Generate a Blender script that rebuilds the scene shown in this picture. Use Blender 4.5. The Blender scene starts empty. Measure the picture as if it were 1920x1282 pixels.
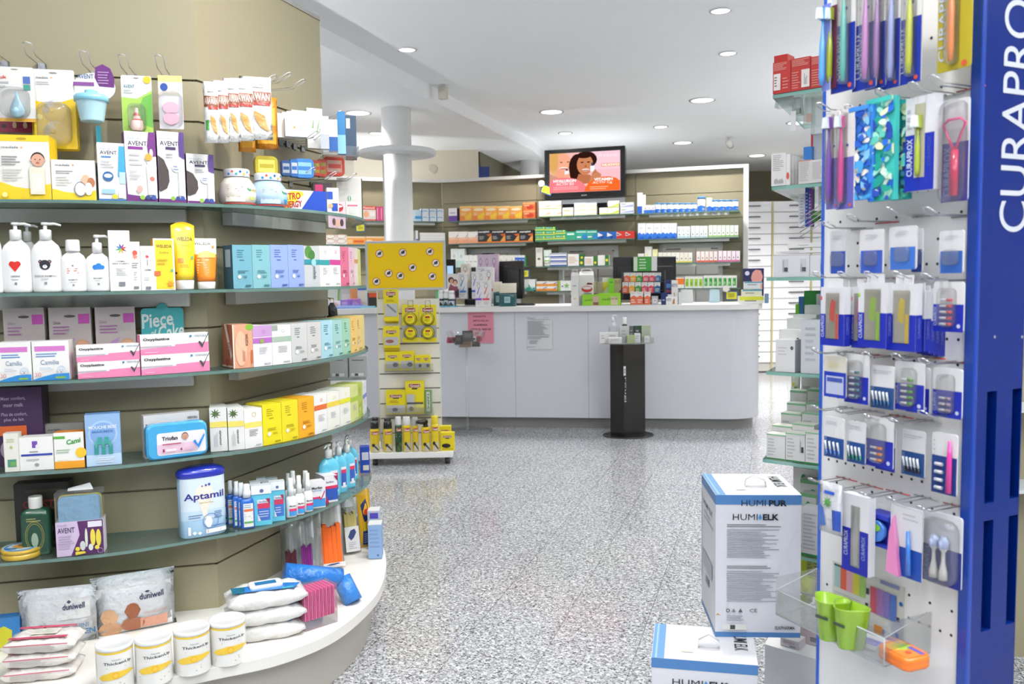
import bpy,math,random,bisect
from mathutils import Vector,Matrix
random.seed(7)
sc=bpy.context.scene
COL=sc.collection
PI=math.pi
# ------------------------------------------------------------ camera, world, exposure
FPX,CAMH=1600.0,1.35
ROLL,PITCH=math.radians(0.85),math.atan(120/1600.0)
_f=Vector((0,math.cos(PITCH),-math.sin(PITCH)))
_u=Vector((0,math.sin(PITCH),math.cos(PITCH)))
_r=Vector((1,0,0))
CR=_r*math.cos(ROLL)-_u*math.sin(ROLL)
CU=_r*math.sin(ROLL)+_u*math.cos(ROLL)
cam=bpy.data.cameras.new('camera')
cam.sensor_fit='HORIZONTAL'
cam.sensor_width=36.0
cam.lens=36.0*FPX/1920.0
cam.clip_start=0.05
cam.clip_end=60
cam.dof.use_dof=True
cam.dof.focus_distance=3.3
cam.dof.aperture_fstop=4.6
co=bpy.data.objects.new('camera',cam)
COL.objects.link(co)
m3=Matrix((CR,CU,-_f)).transposed()
co.matrix_world=Matrix.Translation((0,0,CAMH))@m3.to_4x4()
sc.camera=co
w=bpy.data.worlds.new('shop_window_daylight')
sc.world=w
w.use_nodes=True
bg=w.node_tree.nodes['Background']
bg.inputs[0].default_value=(0.92,0.95,1.0,1)
bg.inputs[1].default_value=0.35
sc.view_settings.view_transform='Standard'
sc.view_settings.look='None'
sc.view_settings.gamma=1.0
sc.view_settings.use_curve_mapping=False
sc.view_settings.exposure=0.0
sc.cycles.max_bounces=8
sc.cycles.diffuse_bounces=5
sc.cycles.glossy_bounces=3
sc.cycles.transparent_max_bounces=16
sc.cycles.transmission_bounces=4
sc.cycles.caustics_reflective=False
sc.cycles.caustics_refractive=False
sc.cycles.sample_clamp_indirect=6.0
sc.cycles.use_denoising=True
def area(name,loc,size,watt,col=(1,1,1),aim=None,spread=150,parent=None,shape='DISK',sy=None):
 l=bpy.data.lights.new(name,'AREA')
 l.shape=shape
 l.size=size
 if sy:l.size_y=sy
 l.energy=watt
 l.color=col
 l.spread=math.radians(spread)
 o=bpy.data.objects.new(name,l)
 COL.objects.link(o)
 d=Vector((0,0,-1))if aim is None else(Vector(aim)-Vector(loc)).normalized()
 q=d.to_track_quat('-Z','Y')
 if parent:
  o.parent=parent
  o.location=Vector(loc)-parent.location
 else:
  o.location=loc
 o.rotation_euler=q.to_euler()
 return o
 # ------------------------------------------------------------ pixel helpers (frame 1920x1282)
def ray(px,py):
 return CR*((px-960)/FPX)-CU*((py-641)/FPX)+_f
def onz(px,py,z):
 d=ray(px,py)
 return Vector((0,0,CAMH))+d*((z-CAMH)/d.z)
def ony(px,py,Y):
 d=ray(px,py)
 return Vector((0,0,CAMH))+d*(Y/d.y)
def zat(px,py,P):
 """height at pixel (px,py) over the plan point P"""
 d=ray(px,py)
 t=math.hypot(P[0],P[1])/math.hypot(d.x,d.y)
 return CAMH+d.z*t
def catmull(pts,n=6):
 out=[]
 P=[Vector(p)for p in pts]
 P=[P[0]*2-P[1]]+P+[P[-1]*2-P[-2]]
 for i in range(1,len(P)-2):
  for k in range(n):
   t=k/n
   a,b,c,d=P[i-1],P[i],P[i+1],P[i+2]
   out.append(0.5*((2*b)+(c-a)*t+(2*a-5*b+4*c-d)*t*t+(-a+3*b-3*c+d)*t**3))
 out.append(P[-2])
 return out
class Cv:
 """a plan curve running from left to right as the camera sees it; inset moves it away from the viewer's side"""
 def __init__(s,pts,smooth=False):
  s.p=catmull(pts)if smooth else[Vector(p)for p in pts]
 def off(s,d):
  q=[]
  n=len(s.p)
  for i,p in enumerate(s.p):
   a=s.p[max(0,i-1)];b=s.p[min(n-1,i+1)]
   t=(b-a).normalized()
   q.append(p+Vector((-t.y,t.x))*d)
  a,b=q[0],q[-1]
  q[0:0]=[a+(a-q[1]).normalized()*2]
  q.append(b+(b-q[-2]).normalized()*2)
  return q
 def hit(s,px,py,d=0.0):
  r=ray(px,py)
  best=None
  q=s.off(d)
  for i in range(len(q)-1):
   a,b=q[i],q[i+1]
   e=b-a
   den=r.x*(-e.y)+e.x*r.y
   if abs(den)<1e-9:continue
   t=(a.x*(-e.y)+e.x*a.y)/den
   k=(r.x*a.y-r.y*a.x)/den
   if t>0 and-1e-6<=k<=1+1e-6 and(best is None or t<best[0]):
    best=(t,Vector((r.x*t,r.y*t)))
  if best is None:
   u=Vector((r.x,r.y)).normalized()
   c=min(q[1:-1],key=lambda p:abs(p.x*u.y-p.y*u.x)/p.length)
   return u*c.length
  return best[1]
class Fr:
 """a standing frame: origin at bottom centre of the front, yaw, width, height"""
 def __init__(s,o,yaw,w,h):
  s.o,s.yaw,s.w,s.h=Vector(o),yaw,w,h
def frame(cv,x0,x1,yt,yb=None,z=None,inset=0.0,yaw=None):
 ym=yb if yb is not None else yt+60
 P0=cv.hit(x0,ym,inset);P1=cv.hit(x1,ym,inset)
 m=(P0+P1)/2
 if z is None:z=zat((x0+x1)/2,yb,m)
 top=zat((x0+x1)/2,yt,m)
 d=P1-P0
 w_=d.length
 a=math.atan2(d.y,d.x)
 if yaw is not None:
 # keep the seen width, turn the front
  v=Vector((m.x,m.y)).normalized()
  perp=abs(d.x*v.y-d.y*v.x)
  t=Vector((math.cos(yaw),math.sin(yaw)))
  w_=perp/max(0.2,abs(t.x*v.y-t.y*v.x))
  a=yaw
 return Fr((m.x,m.y,z),a,w_,top-z)
 # ------------------------------------------------------------ colours and materials
def C(h):
 if not isinstance(h,str):return h
 h=h.lstrip('#')
 if len(h)==3:h=''.join(c*2 for c in h)
 r=[int(h[i:i+2],16)/255 for i in(0,2,4)]
 return tuple((c/12.92 if c<=0.04045 else((c+0.055)/1.055)**2.4)for c in r)+(1.0,)
def newmat(name):
 m=bpy.data.materials.new(name)
 m.use_nodes=True
 nt=m.node_tree
 nt.nodes.clear()
 out=nt.nodes.new('ShaderNodeOutputMaterial')
 return m,nt,out
def principled(nt,**k):
 p=nt.nodes.new('ShaderNodeBsdfPrincipled')
 for a,b in k.items():
  p.inputs[a.replace('_',' ')].default_value=b
 return p
def printed(name,rough,spec=0.5,metal=0.0,coat=0.0,bump=0.0,emit=0.0,ink=1.0):
 m,nt,out=newmat(name)
 at=nt.nodes.new('ShaderNodeAttribute');at.attribute_name='Col'
 if emit:
  e=nt.nodes.new('ShaderNodeEmission');e.inputs[1].default_value=emit
  nt.links.new(at.outputs[0],e.inputs[0]);nt.links.new(e.outputs[0],out.inputs[0])
  return m
 p=principled(nt,Roughness=rough,Metallic=metal)
 p.inputs['Specular IOR Level'].default_value=spec
 p.inputs['Coat Weight'].default_value=coat
 p.inputs['Coat Roughness'].default_value=0.08
 vm=nt.nodes.new('ShaderNodeVectorMath');vm.operation='SCALE';vm.inputs['Scale'].default_value=ink
 nt.links.new(at.outputs[0],vm.inputs[0]);nt.links.new(vm.outputs[0],p.inputs[0])
 if bump:
  tc=nt.nodes.new('ShaderNodeTexCoord')
  nz=nt.nodes.new('ShaderNodeTexNoise');nz.inputs['Scale'].default_value=25
  nz.inputs['Detail'].default_value=3
  bp=nt.nodes.new('ShaderNodeBump');bp.inputs['Strength'].default_value=bump;bp.inputs['Distance'].default_value=0.02
  nt.links.new(tc.outputs['Object'],nz.inputs['Vector'])
  nt.links.new(nz.outputs[0],bp.inputs['Height']);nt.links.new(bp.outputs[0],p.inputs['Normal'])
 nt.links.new(p.outputs[0],out.inputs[0])
 return m
def clearmat(name,tint,gloss=0.12,rough=0.05,body=0.0,bodycol=(1,1,1,1)):
 """clear sheet: mostly transparent, a little mirror and a little body colour"""
 m,nt,out=newmat(name)
 tr=nt.nodes.new('ShaderNodeBsdfTransparent');tr.inputs[0].default_value=tint
 gl=nt.nodes.new('ShaderNodeBsdfGlossy');gl.inputs['Roughness'].default_value=rough
 fr=nt.nodes.new('ShaderNodeLayerWeight');fr.inputs[0].default_value=0.25
 mp=nt.nodes.new('ShaderNodeMath');mp.operation='MULTIPLY_ADD'
 mp.inputs[1].default_value=0.5;mp.inputs[2].default_value=gloss*0.4
 nt.links.new(fr.outputs['Fresnel'],mp.inputs[0])
 mx=nt.nodes.new('ShaderNodeMixShader')
 nt.links.new(mp.outputs[0],mx.inputs[0]);nt.links.new(tr.outputs[0],mx.inputs[1]);nt.links.new(gl.outputs[0],mx.inputs[2])
 last=mx
 if body:
  df=nt.nodes.new('ShaderNodeBsdfDiffuse');df.inputs[0].default_value=bodycol
  m2=nt.nodes.new('ShaderNodeMixShader');m2.inputs[0].default_value=body
  nt.links.new(last.outputs[0],m2.inputs[1]);nt.links.new(df.outputs[0],m2.inputs[2])
  last=m2
 nt.links.new(last.outputs[0],out.inputs[0])
 return m
M={}
M['paper']=printed('printed_carton',0.42,0.4,ink=0.8)
M['plas']=printed('glossy_plastic',0.22,0.5,coat=0.3,ink=0.84)
M['soft']=printed('soft_pouch_film',0.32,0.5,bump=0.6,ink=0.8)
M['panel']=printed('deep_gloss_panel',0.13,0.3,ink=0.9)
M['matte']=printed('matte_paint',0.6,0.3)
M['lam']=printed('laminate',0.35,0.4)
M['metal']=printed('brushed_metal',0.3,0.5,metal=1.0)
M['screen']=printed('lit_screen',0,emit=1.15)
M['lamp']=printed('lamp_diffuser',0,emit=5.0)
M['acryl']=clearmat('clear_acrylic',(0.96,0.975,0.975,1),0.18,0.04,0.04)
M['film']=clearmat('clear_film',(0.97,0.97,0.97,1),0.12,0.12,0.04)
M['milk']=clearmat('frosted_plastic',(0.9,0.92,0.93,1),0.2,0.2,0.22,C('dfe6e8'))
M['glass']=clearmat('shelf_glass',(0.80,0.88,0.85,1),0.35,0.03,0.06,C('a8c4bd'))
M['gedge']=clearmat('shelf_glass_edge',(0.35,0.55,0.5,1),0.5,0.08,0.55,C('6f9088'))
M['pedge']=clearmat('pale_glass_edge',(0.45,0.75,0.68,1),0.5,0.08,0.6,C('8fc4b8'))
M['blueliq']=clearmat('blue_liquid_plastic',(0.30,0.72,0.85,1),0.3,0.08,0.6,C('52b6d8'))
# ------------------------------------------------------------ text outlines
_tc={}
def glyphs(s,bold=0.0):
 k=(s,bold)
 if k not in _tc:
  cu=bpy.data.curves.new('t','FONT')
  cu.body=s;cu.resolution_u=8 if s=='CURAPROX' and not bold else 2;cu.offset=bold
  ob=bpy.data.objects.new('t',cu)
  me=ob.to_mesh()
  me.calc_loop_triangles()
  v=[(a.co.x,a.co.y)for a in me.vertices]
  t=[tuple(l.vertices)for l in me.loop_triangles]
  ob.to_mesh_clear()
  bpy.data.objects.remove(ob);bpy.data.curves.remove(cu)
  if not v:v=[(0,0),(1,1)]
  x0=min(a[0]for a in v);x1=max(a[0]for a in v)
  y0=min(a[1]for a in v);y1=max(a[1]for a in v)
  sx=max(1e-6,x1-x0);sy=max(1e-6,y1-y0)
  _tc[k]=([((a[0]-x0)/sx,(a[1]-y0)/sy)for a in v],t)
 return _tc[k]
 # ------------------------------------------------------------ mesh builder
class MB:
 def __init__(s):
  s.v=[];s.f=[];s.c=[];s.m=[];s.s=[]
 def add(s,vs,fs,col,mat=0,smooth=False):
  b=len(s.v)
  s.v+=[tuple(v)for v in vs]
  for f in fs:
   s.f.append(tuple(b+i for i in f));s.c.append(C(col));s.m.append(mat);s.s.append(smooth)
 def box(s,x0,x1,y0,y1,z0,z1,col,mat=0,front=None,side=None,top=None,taper=0.0,bk=0.0):
  t=taper
  v=[(x0,y0,z0),(x1,y0,z0),(x1-bk,y1,z0),(x0+bk,y1,z0),(x0+t,y0+t,z1),(x1-t,y0+t,z1),(x1-t-bk,y1-t,z1),(x0+t+bk,y1-t,z1)]
  fs=[((0,3,2,1),col),((4,5,6,7),top or col),((0,1,5,4),front or col),((1,2,6,5),side or col),((2,3,7,6),col),((3,0,4,7),side or col)]
  b=len(s.v);s.v+=v
  for f,c in fs:
   s.f.append(tuple(b+i for i in f));s.c.append(C(c));s.m.append(mat);s.s.append(False)
 def loft(s,rings,col,mat=0,smooth=True,caps=True,closed=True):
  """rings: lists of points with equal length"""
  b=len(s.v);n=len(rings[0])
  for r in rings:s.v+=[tuple(p)for p in r]
  cc=col if callable(col)else(lambda i:col)
  for i in range(len(rings)-1):
   for j in range(n if closed else n-1):
    k=(j+1)%n
    s.f.append((b+i*n+j,b+i*n+k,b+(i+1)*n+k,b+(i+1)*n+j))
    s.c.append(C(cc(i)));s.m.append(mat);s.s.append(smooth)
  if caps:
   s.f.append(tuple(b+j for j in range(n))[::-1]);s.c.append(C(cc(0)));s.m.append(mat);s.s.append(False)
   e=b+(len(rings)-1)*n
   s.f.append(tuple(e+j for j in range(n)));s.c.append(C(cc(len(rings)-2)));s.m.append(mat);s.s.append(False)
 def lathe(s,prof,col,n=24,cx=0,cy=0,ky=1.0,pw=2.0,mat=0,caps=True,smooth=True):
  rings=[]
  for r,z in prof:
   ring=[]
   for j in range(n):
    a=2*PI*j/n
    c_,s_=math.cos(a),math.sin(a)
    e=2.0/pw
    ring.append((cx+r*math.copysign(abs(c_)**e,c_),cy+r*ky*math.copysign(abs(s_)**e,s_),z))
   rings.append(ring)
  s.loft(rings,col,mat,smooth,caps)
 def tube(s,pts,r,col,n=6,mat=0,caps=True):
  pts=[Vector(p)for p in pts]
  rings=[]
  up=Vector((0,0,1))
  for i,p in enumerate(pts):
   a=pts[max(0,i-1)];b=pts[min(len(pts)-1,i+1)]
   t=(b-a).normalized()
   x=t.cross(up)
   if x.length<0.1:x=t.cross(Vector((0,1,0)))
   x.normalize();y=x.cross(t)
   rr=r[i]if isinstance(r,(list,tuple))else r
   rings.append([p+x*math.cos(2*PI*k/n)*rr+y*math.sin(2*PI*k/n)*rr for k in range(n)])
  s.loft(rings,col,mat,True,caps)
 def prism(s,poly,z0,z1,col,mat=0,side=None,sidemat=None):
  """extrude a plan polygon (ccw) between heights"""
  n=len(poly)
  vs=[(p[0],p[1],z0)for p in poly]+[(p[0],p[1],z1)for p in poly]
  s.add(vs,[tuple(range(n))[::-1],tuple(range(n,2*n))],col,mat)
  b=len(s.v)-2*n
  for i in range(n):
   j=(i+1)%n
   s.f.append((b+i,b+j,b+n+j,b+n+i));s.c.append(C(side or col));s.m.append(mat if sidemat is None else sidemat);s.s.append(False)
 def slab(s,poly,y0,y1,col,mat=0,edge=None):
  """extrude an x-z outline (ccw seen from the front) from y0 (front) to y1"""
  n=len(poly)
  vs=[(p[0],y0,p[1])for p in poly]+[(p[0],y1,p[1])for p in poly]
  s.add(vs,[tuple(range(n)),tuple(range(n,2*n))[::-1]],col,mat)
  b=len(s.v)-2*n
  for i in range(n):
   j=(i+1)%n
   s.f.append((b+i,b+n+i,b+n+j,b+j));s.c.append(C(edge or col));s.m.append(mat);s.s.append(False)
 def build(s,name,parent=None,mats=('paper',),bevel=0.0,loc=None,rz=0.0,sub=0):
  me=bpy.data.meshes.new(name)
  me.from_pydata(s.v,[],s.f)
  at=me.attributes.new('Col','FLOAT_COLOR','CORNER')
  buf=[]
  for f,c in zip(s.f,s.c):buf+=list(c)*len(f)
  at.data.foreach_set('color',buf)
  for m in((mats,)if isinstance(mats,str)else mats):me.materials.append(M[m]if isinstance(m,str)else m)
  me.polygons.foreach_set('material_index',s.m)
  me.polygons.foreach_set('use_smooth',s.s)
  me.update()
  o=bpy.data.objects.new(name,me)
  COL.objects.link(o)
  if parent:o.parent=parent
  if loc is not None:o.location=loc
  o.rotation_euler[2]=rz
  if bevel:
   b=o.modifiers.new('edge','BEVEL');b.width=bevel;b.segments=2;b.limit_method='ANGLE';b.angle_limit=math.radians(50)
   b.harden_normals=False
  if sub:
   b=o.modifiers.new('smooth','SUBSURF');b.levels=sub;b.render_levels=sub
  return o
  # ------------------------------------------------------------ artwork on a face
class Flat:
 curved=False
 clip=False
 def __init__(s,O,U,V,N,w,h):
  s.O,s.U,s.V,s.N,s.w,s.h=Vector(O),Vector(U),Vector(V),Vector(N),w,h
 def __call__(s,u,v,o):
  if s.clip:u,v=min(1,max(0,u)),min(1,max(0,v))
  return s.O+s.U*(u*s.w)+s.V*(v*s.h)+s.N*o
class Wrap:
 """wraps art round the front of an upright oval body; halfangle is how far it reaches"""
 curved=True
 def __init__(s,r,ky,z0,z1,half=1.25,cx=0,cy=0,pw=2.0,a0=-PI/2):
  s.r,s.ky,s.z0,s.h,s.half,s.cx,s.cy,s.pw,s.a0=r,ky,z0,z1-z0,half,cx,cy,pw,a0
  n=120
  A=[a0-half+2*half*i/n for i in range(n+1)]
  e=2.0/pw
  P=[(r*math.copysign(abs(math.cos(a))**e,math.cos(a)),r*ky*math.copysign(abs(math.sin(a))**e,math.sin(a)))for a in A]
  D=[0.0]
  for i in range(n):D.append(D[-1]+math.hypot(P[i+1][0]-P[i][0],P[i+1][1]-P[i][1]))
  s.A,s.D,s.w=A,D,D[-1]
 def __call__(s,u,v,o):
  d=min(1,max(0,u))*s.w
  i=min(len(s.D)-2,max(0,bisect.bisect_right(s.D,d)-1))
  a=s.A[i]+(s.A[i+1]-s.A[i])*(d-s.D[i])/max(1e-9,s.D[i+1]-s.D[i])
  c_,s_=math.cos(a),math.sin(a);e=2.0/s.pw
  return Vector((s.cx+(s.r+o)*math.copysign(abs(c_)**e,c_),s.cy+(s.r*s.ky+o)*math.copysign(abs(s_)**e,s_),s.z0+v*s.h))
def front(w_,h_,y=0.0,z=0.0):
 return Flat((-w_/2,y,z),(1,0,0),(0,0,1),(0,-1,0),w_,h_)
def leftside(w_,h_,d,z=0.0):
 return Flat((-w_/2,d,z),(0,-1,0),(0,0,1),(-1,0,0),d,h_)
def rightside(w_,h_,d,z=0.0):
 return Flat((w_/2,0,z),(0,1,0),(0,0,1),(1,0,0),d,h_)
def topside(w_,d,h_):
 return Flat((-w_/2,0,h_),(1,0,0),(0,1,0),(0,0,1),w_,d)
def strips(mb,F,poly,o,c,mat):
 """a convex outline laid on a curved face as narrow upright strips"""
 us=[p[0]for p in poly];a,b=min(us),max(us)
 n=max(2,int((b-a)/0.035))
 cols=[]
 for i in range(n+1):
  u=min(b-1e-6,max(a+1e-6,a+(b-a)*i/n));vv=[]
  for j in range(len(poly)):
   p,q=poly[j],poly[(j+1)%len(poly)]
   if(p[0]-u)*(q[0]-u)<=0 and abs(p[0]-q[0])>1e-9:vv.append(p[1]+(q[1]-p[1])*(u-p[0])/(q[0]-p[0]))
  cols.append((u,min(vv),max(vv))if vv else(u,poly[0][1],poly[0][1]))
 vs=[]
 for u,v0,v1 in cols:vs+=[F(u,v0,o),F(u,v1,o)]
 mb.add(vs,[(2*i,2*i+2,2*i+3,2*i+1)for i in range(n)],c,mat,True)
def art(mb,F,ops,mat=0,gap=0.0005,start=1):
 k=start
 if F.curved:gap=min(gap,0.0003)
 asp=F.w/F.h
 for op in ops:
  o=0.0004+gap*k if F.curved else gap*k
  k+=1
  t=op[0]
  if t=='r':
   _,x0,y0,x1,y1,c=op
   n=24 if F.curved else 1
   vs=[];fs=[]
   for i in range(n+1):
    u=x0+(x1-x0)*i/n
    vs+=[F(u,y0,o),F(u,y1,o)]
   for i in range(n):fs.append((2*i,2*i+2,2*i+3,2*i+1))
   mb.add(vs,fs,c,mat,F.curved)
  elif t=='p' and F.curved:strips(mb,F,op[1],o,op[2],mat)
  elif t=='p':
   mb.add([F(u,v,o)for u,v in op[1]],[tuple(range(len(op[1])))],op[2],mat)
  elif t in('c','e','o'):
   _,cx,cy,rx,ry,c=op[:6]if t!='c' else(0,op[1],op[2],op[3],op[3]*asp,op[4])
   n=18
   if t=='o':
    wd=op[6]
    vs=[]
    for i in range(n):
     a=2*PI*i/n
     vs+=[F(cx+rx*math.cos(a),cy+ry*math.sin(a),o),F(cx+rx*(1-wd)*math.cos(a),cy+ry*(1-wd)*math.sin(a),o)]
    mb.add(vs,[(2*i,2*((i+1)%n),2*((i+1)%n)+1,2*i+1)for i in range(n)],c,mat)
   elif F.curved:strips(mb,F,[(cx+rx*math.cos(2*PI*i/n),cy+ry*math.sin(2*PI*i/n))for i in range(n)],o,c,mat)
   else:
    mb.add([F(cx+rx*math.cos(2*PI*i/n),cy+ry*math.sin(2*PI*i/n),o)for i in range(n)],[tuple(range(n))],c,mat)
  elif t in('t','v','V','i'):
   _,x0,x1,y0,y1,s,c=op[:7]
   bold=op[7]if len(op)>7 else 0.0
   v,tr=glyphs(s,bold)
   if t=='t':pts=[F(x0+(x1-x0)*a,y0+(y1-y0)*b,o)for a,b in v]
   elif t=='i':pts=[F(x0+(x1-x0)*a,y0+(y1-y0)*b+op[8]*(a-0.5),o)for a,b in v]
   elif t=='v':pts=[F(x1-(x1-x0)*b,y0+(y1-y0)*a,o)for a,b in v]
   else:pts=[F(x0+(x1-x0)*b,y1-(y1-y0)*a,o)for a,b in v]
   mb.add(pts,tr,c,mat)
  elif t=='l':
   _,x0,x1,y0,y1,n,c=op
   dy=(y1-y0)/max(1,n)
   for i in range(n):
    e=x0+(x1-x0)*(0.6+0.4*random.random())
    y=y1-dy*(i+0.5)
    q=dy*0.2
    mb.add([F(x0,y-q,o),F(e,y-q,o),F(e,y+q,o),F(x0,y+q,o)],[(0,1,2,3)],c,mat)
  elif t=='L':
   _,x0,x1,y0,y1,n,c=op
   dx=(x1-x0)/max(1,n)
   for i in range(n):
    e=y0+(y1-y0)*(0.6+0.4*random.random())
    x=x0+dx*(i+0.5);q=dx*0.2
    mb.add([F(x-q,y0,o),F(x+q,y0,o),F(x+q,e,o),F(x-q,e,o)],[(0,1,2,3)],c,mat)
  elif t=='s':
   _,cx,cy,r,n,cols=op
   for i in range(n):
    a=2*PI*i/n+0.3;b=PI/n*0.9
    P_=[(cx,cy),(cx+r*.42*math.cos(a-b),cy+r*asp*.42*math.sin(a-b)),(cx+r*math.cos(a),cy+r*asp*math.sin(a)),(cx+r*.42*math.cos(a+b),cy+r*asp*.42*math.sin(a+b))]
    mb.add([F(u,v,o)for u,v in P_],[(0,1,2,3)],cols[i%len(cols)],mat)
  elif t=='baby':
   _,cx,cy,r,skin,hair=op
   A=asp
   sub=[('e',cx,cy+.08*r*A,r,r*A*1.12,hair),('e',cx,cy-.1*r*A,r*.93,r*A,skin),('c',cx-r*.98,cy-.1*r*A,r*.16,skin),('c',cx+r*.98,cy-.1*r*A,r*.16,skin),('e',cx-r*.35,cy,r*.1,r*A*.09,'3a2a22'),('e',cx+r*.35,cy,r*.1,r*A*.09,'3a2a22'),('e',cx,cy-.28*r*A,r*.1,r*A*.08,'c98f78'),('e',cx,cy-.55*r*A,r*.26,r*A*.1,'b0483f')]
   art(mb,F,sub,mat,gap,k)
   k+=len(sub)
 return k
 # ------------------------------------------------------------ tagging
def tag(o,label,cat,group=None,kind=None):
 if label:o['label']=label
 if cat:o['category']=cat
 if group:o['group']=group
 if kind:o['kind']=kind
 return o
def root(name,label,cat,loc,rz=0.0,group=None):
 o=bpy.data.objects.new(name,None)
 COL.objects.link(o)
 o.location=loc;o.rotation_euler[2]=rz
 o.empty_display_size=0.05
 return tag(o,label,cat,group)
def structure(name,mb,mats=('matte',),**k):
 o=mb.build(name,None,mats,**k)
 o['kind']='structure'
 return o
ORD=['','second','third','fourth','fifth','sixth','seventh','eighth','ninth','tenth','eleventh','twelfth','thirteenth','fourteenth']
def nth(i,n):
 if n==1:return ''
 if i==0:return 'leftmost'
 if i==n-1:return 'rightmost'
 if i<=(n-1)/2:return ORD[i]+' from left'
 return ORD[n-1-i]+' from right'
def carton(name,label,cat,fr,dp,base='f4f3ef',ops=(),side=None,sops=(),rops=(),top=None,tops=(),group=None,mat='paper',tuck=True,bk=0.0):
 """a folded carton with printed faces"""
 m=MB()
 m.box(-fr.w/2,fr.w/2,0,dp,0,fr.h,base,side=side,top=top,bk=bk)
 if tuck and not bk and fr.h>0.05:
  art(m,topside(fr.w,dp,fr.h),[('r',0.04,0.03,0.96,0.05,'9a9a96')])
 art(m,front(fr.w,fr.h),ops)
 if sops:art(m,leftside(fr.w,fr.h,dp),sops)
 if rops:art(m,rightside(fr.w,fr.h,dp),rops)
 if tops:art(m,topside(fr.w,dp,fr.h),tops,start=2)
 o=m.build(name,None,mat,loc=fr.o,rz=fr.yaw)
 return tag(o,label,cat,group)
 # ------------------------------------------------------------ the room
UPW=178
ZC,ZS=3.02,2.90
DV=Vector((490,1600)).normalized()
DW=Vector((-DV.y,DV.x))
def granite():
 m,nt,out=newmat('speckled_granite')
 tc=nt.nodes.new('ShaderNodeTexCoord')
 mp=nt.nodes.new('ShaderNodeMapping');mp.inputs['Rotation'].default_value=(0,0,math.atan2(490,1600))
 A=onz(1201,1200,0)
 ca,sa=math.cos(math.atan2(490,1600)),math.sin(math.atan2(490,1600))
 mp.inputs['Location'].default_value=(-(A.x*ca-A.y*sa),0.2,0)
 nt.links.new(tc.outputs['Object'],mp.inputs['Vector'])
 def noise(sc_,det,rough=0.6):
  n=nt.nodes.new('ShaderNodeTexNoise');n.inputs['Scale'].default_value=sc_;n.inputs['Detail'].default_value=det;n.inputs['Roughness'].default_value=rough
  nt.links.new(mp.outputs[0],n.inputs['Vector']);return n
 def ramp(src,stops):
  r=nt.nodes.new('ShaderNodeValToRGB')
  e=r.color_ramp.elements
  while len(e)<len(stops):e.new(0.5)
  for i,(p,c)in enumerate(stops):e[i].position=p;e[i].color=C(c)
  nt.links.new(src,r.inputs[0]);return r
 v=nt.nodes.new('ShaderNodeTexVoronoi');v.inputs['Scale'].default_value=180
 nt.links.new(mp.outputs[0],v.inputs['Vector'])
 sep=nt.nodes.new('ShaderNodeSeparateColor');nt.links.new(v.outputs['Color'],sep.inputs[0])
 r1=ramp(sep.outputs[0],[(0.0,'3a3b40'),(0.07,'63646a'),(0.18,'98999c'),(0.42,'bcbdc0'),(0.7,'d4d5d7'),(1.0,'e9e9ea')])
 n2=noise(60,3)
 r2=ramp(n2.outputs[0],[(0.36,'8c8d92'),(0.5,'c9cacd'),(0.64,'ffffff')])
 mx=nt.nodes.new('ShaderNodeMix');mx.data_type='RGBA';mx.blend_type='MULTIPLY';mx.inputs[0].default_value=0.75
 nt.links.new(r1.outputs[0],mx.inputs[6]);nt.links.new(r2.outputs[0],mx.inputs[7])
 br=nt.nodes.new('ShaderNodeTexBrick')
 br.offset=0.5;br.inputs['Scale'].default_value=1.0
 br.inputs['Mortar Size'].default_value=0.0014;br.inputs['Brick Width'].default_value=0.60;br.inputs['Row Height'].default_value=0.317
 br.inputs['Color1'].default_value=(1,1,1,1);br.inputs['Color2'].default_value=(0.93,0.93,0.93,1);br.inputs['Mortar'].default_value=(0.35,0.34,0.33,1)
 sw=nt.nodes.new('ShaderNodeMapping');sw.inputs['Rotation'].default_value=(0,0,-PI/2)
 nt.links.new(mp.outputs[0],sw.inputs[0]);nt.links.new(sw.outputs[0],br.inputs['Vector'])
 m2=nt.nodes.new('ShaderNodeMix');m2.data_type='RGBA';m2.blend_type='MULTIPLY';m2.inputs[0].default_value=1
 nt.links.new(mx.outputs[2],m2.inputs[6]);nt.links.new(br.outputs[0],m2.inputs[7])
 p=principled(nt,Roughness=0.16);p.inputs['Specular IOR Level'].default_value=0.5
 rr=ramp(sep.outputs[1],[(0,'545454'),(1,'6c6c6c')])
 nt.links.new(rr.outputs[0],p.inputs['Roughness'])
 nt.links.new(m2.outputs[2],p.inputs[0]);nt.links.new(p.outputs[0],out.inputs[0])
 return m
M['granite']=granite()
def plaster(name,col,rough=0.7):
 m,nt,out=newmat(name)
 tc=nt.nodes.new('ShaderNodeTexCoord')
 n=nt.nodes.new('ShaderNodeTexNoise');n.inputs['Scale'].default_value=6;n.inputs['Detail'].default_value=4
 r=nt.nodes.new('ShaderNodeValToRGB')
 c=C(col)
 r.color_ramp.elements[0].color=tuple(x*0.97 for x in c[:3])+(1,);r.color_ramp.elements[1].color=c
 p=principled(nt,Roughness=rough)
 nt.links.new(tc.outputs['Object'],n.inputs['Vector']);nt.links.new(n.outputs[0],r.inputs[0]);nt.links.new(r.outputs[0],p.inputs[0])
 nt.links.new(p.outputs[0],out.inputs[0])
 return m
M['ceil']=plaster('ceiling_plaster','eef0f2')
M['cream']=plaster('cream_wall_plaster','e4dac8')
M['olive']=plaster('dim_olive_plaster','6f6a58')
M['board']=plaster('beige_display_board','928a70',0.45)
b=MB();b.box(-7,7,-3,15,-0.1,0,'fff');structure('floor',b,('granite',))
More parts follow.
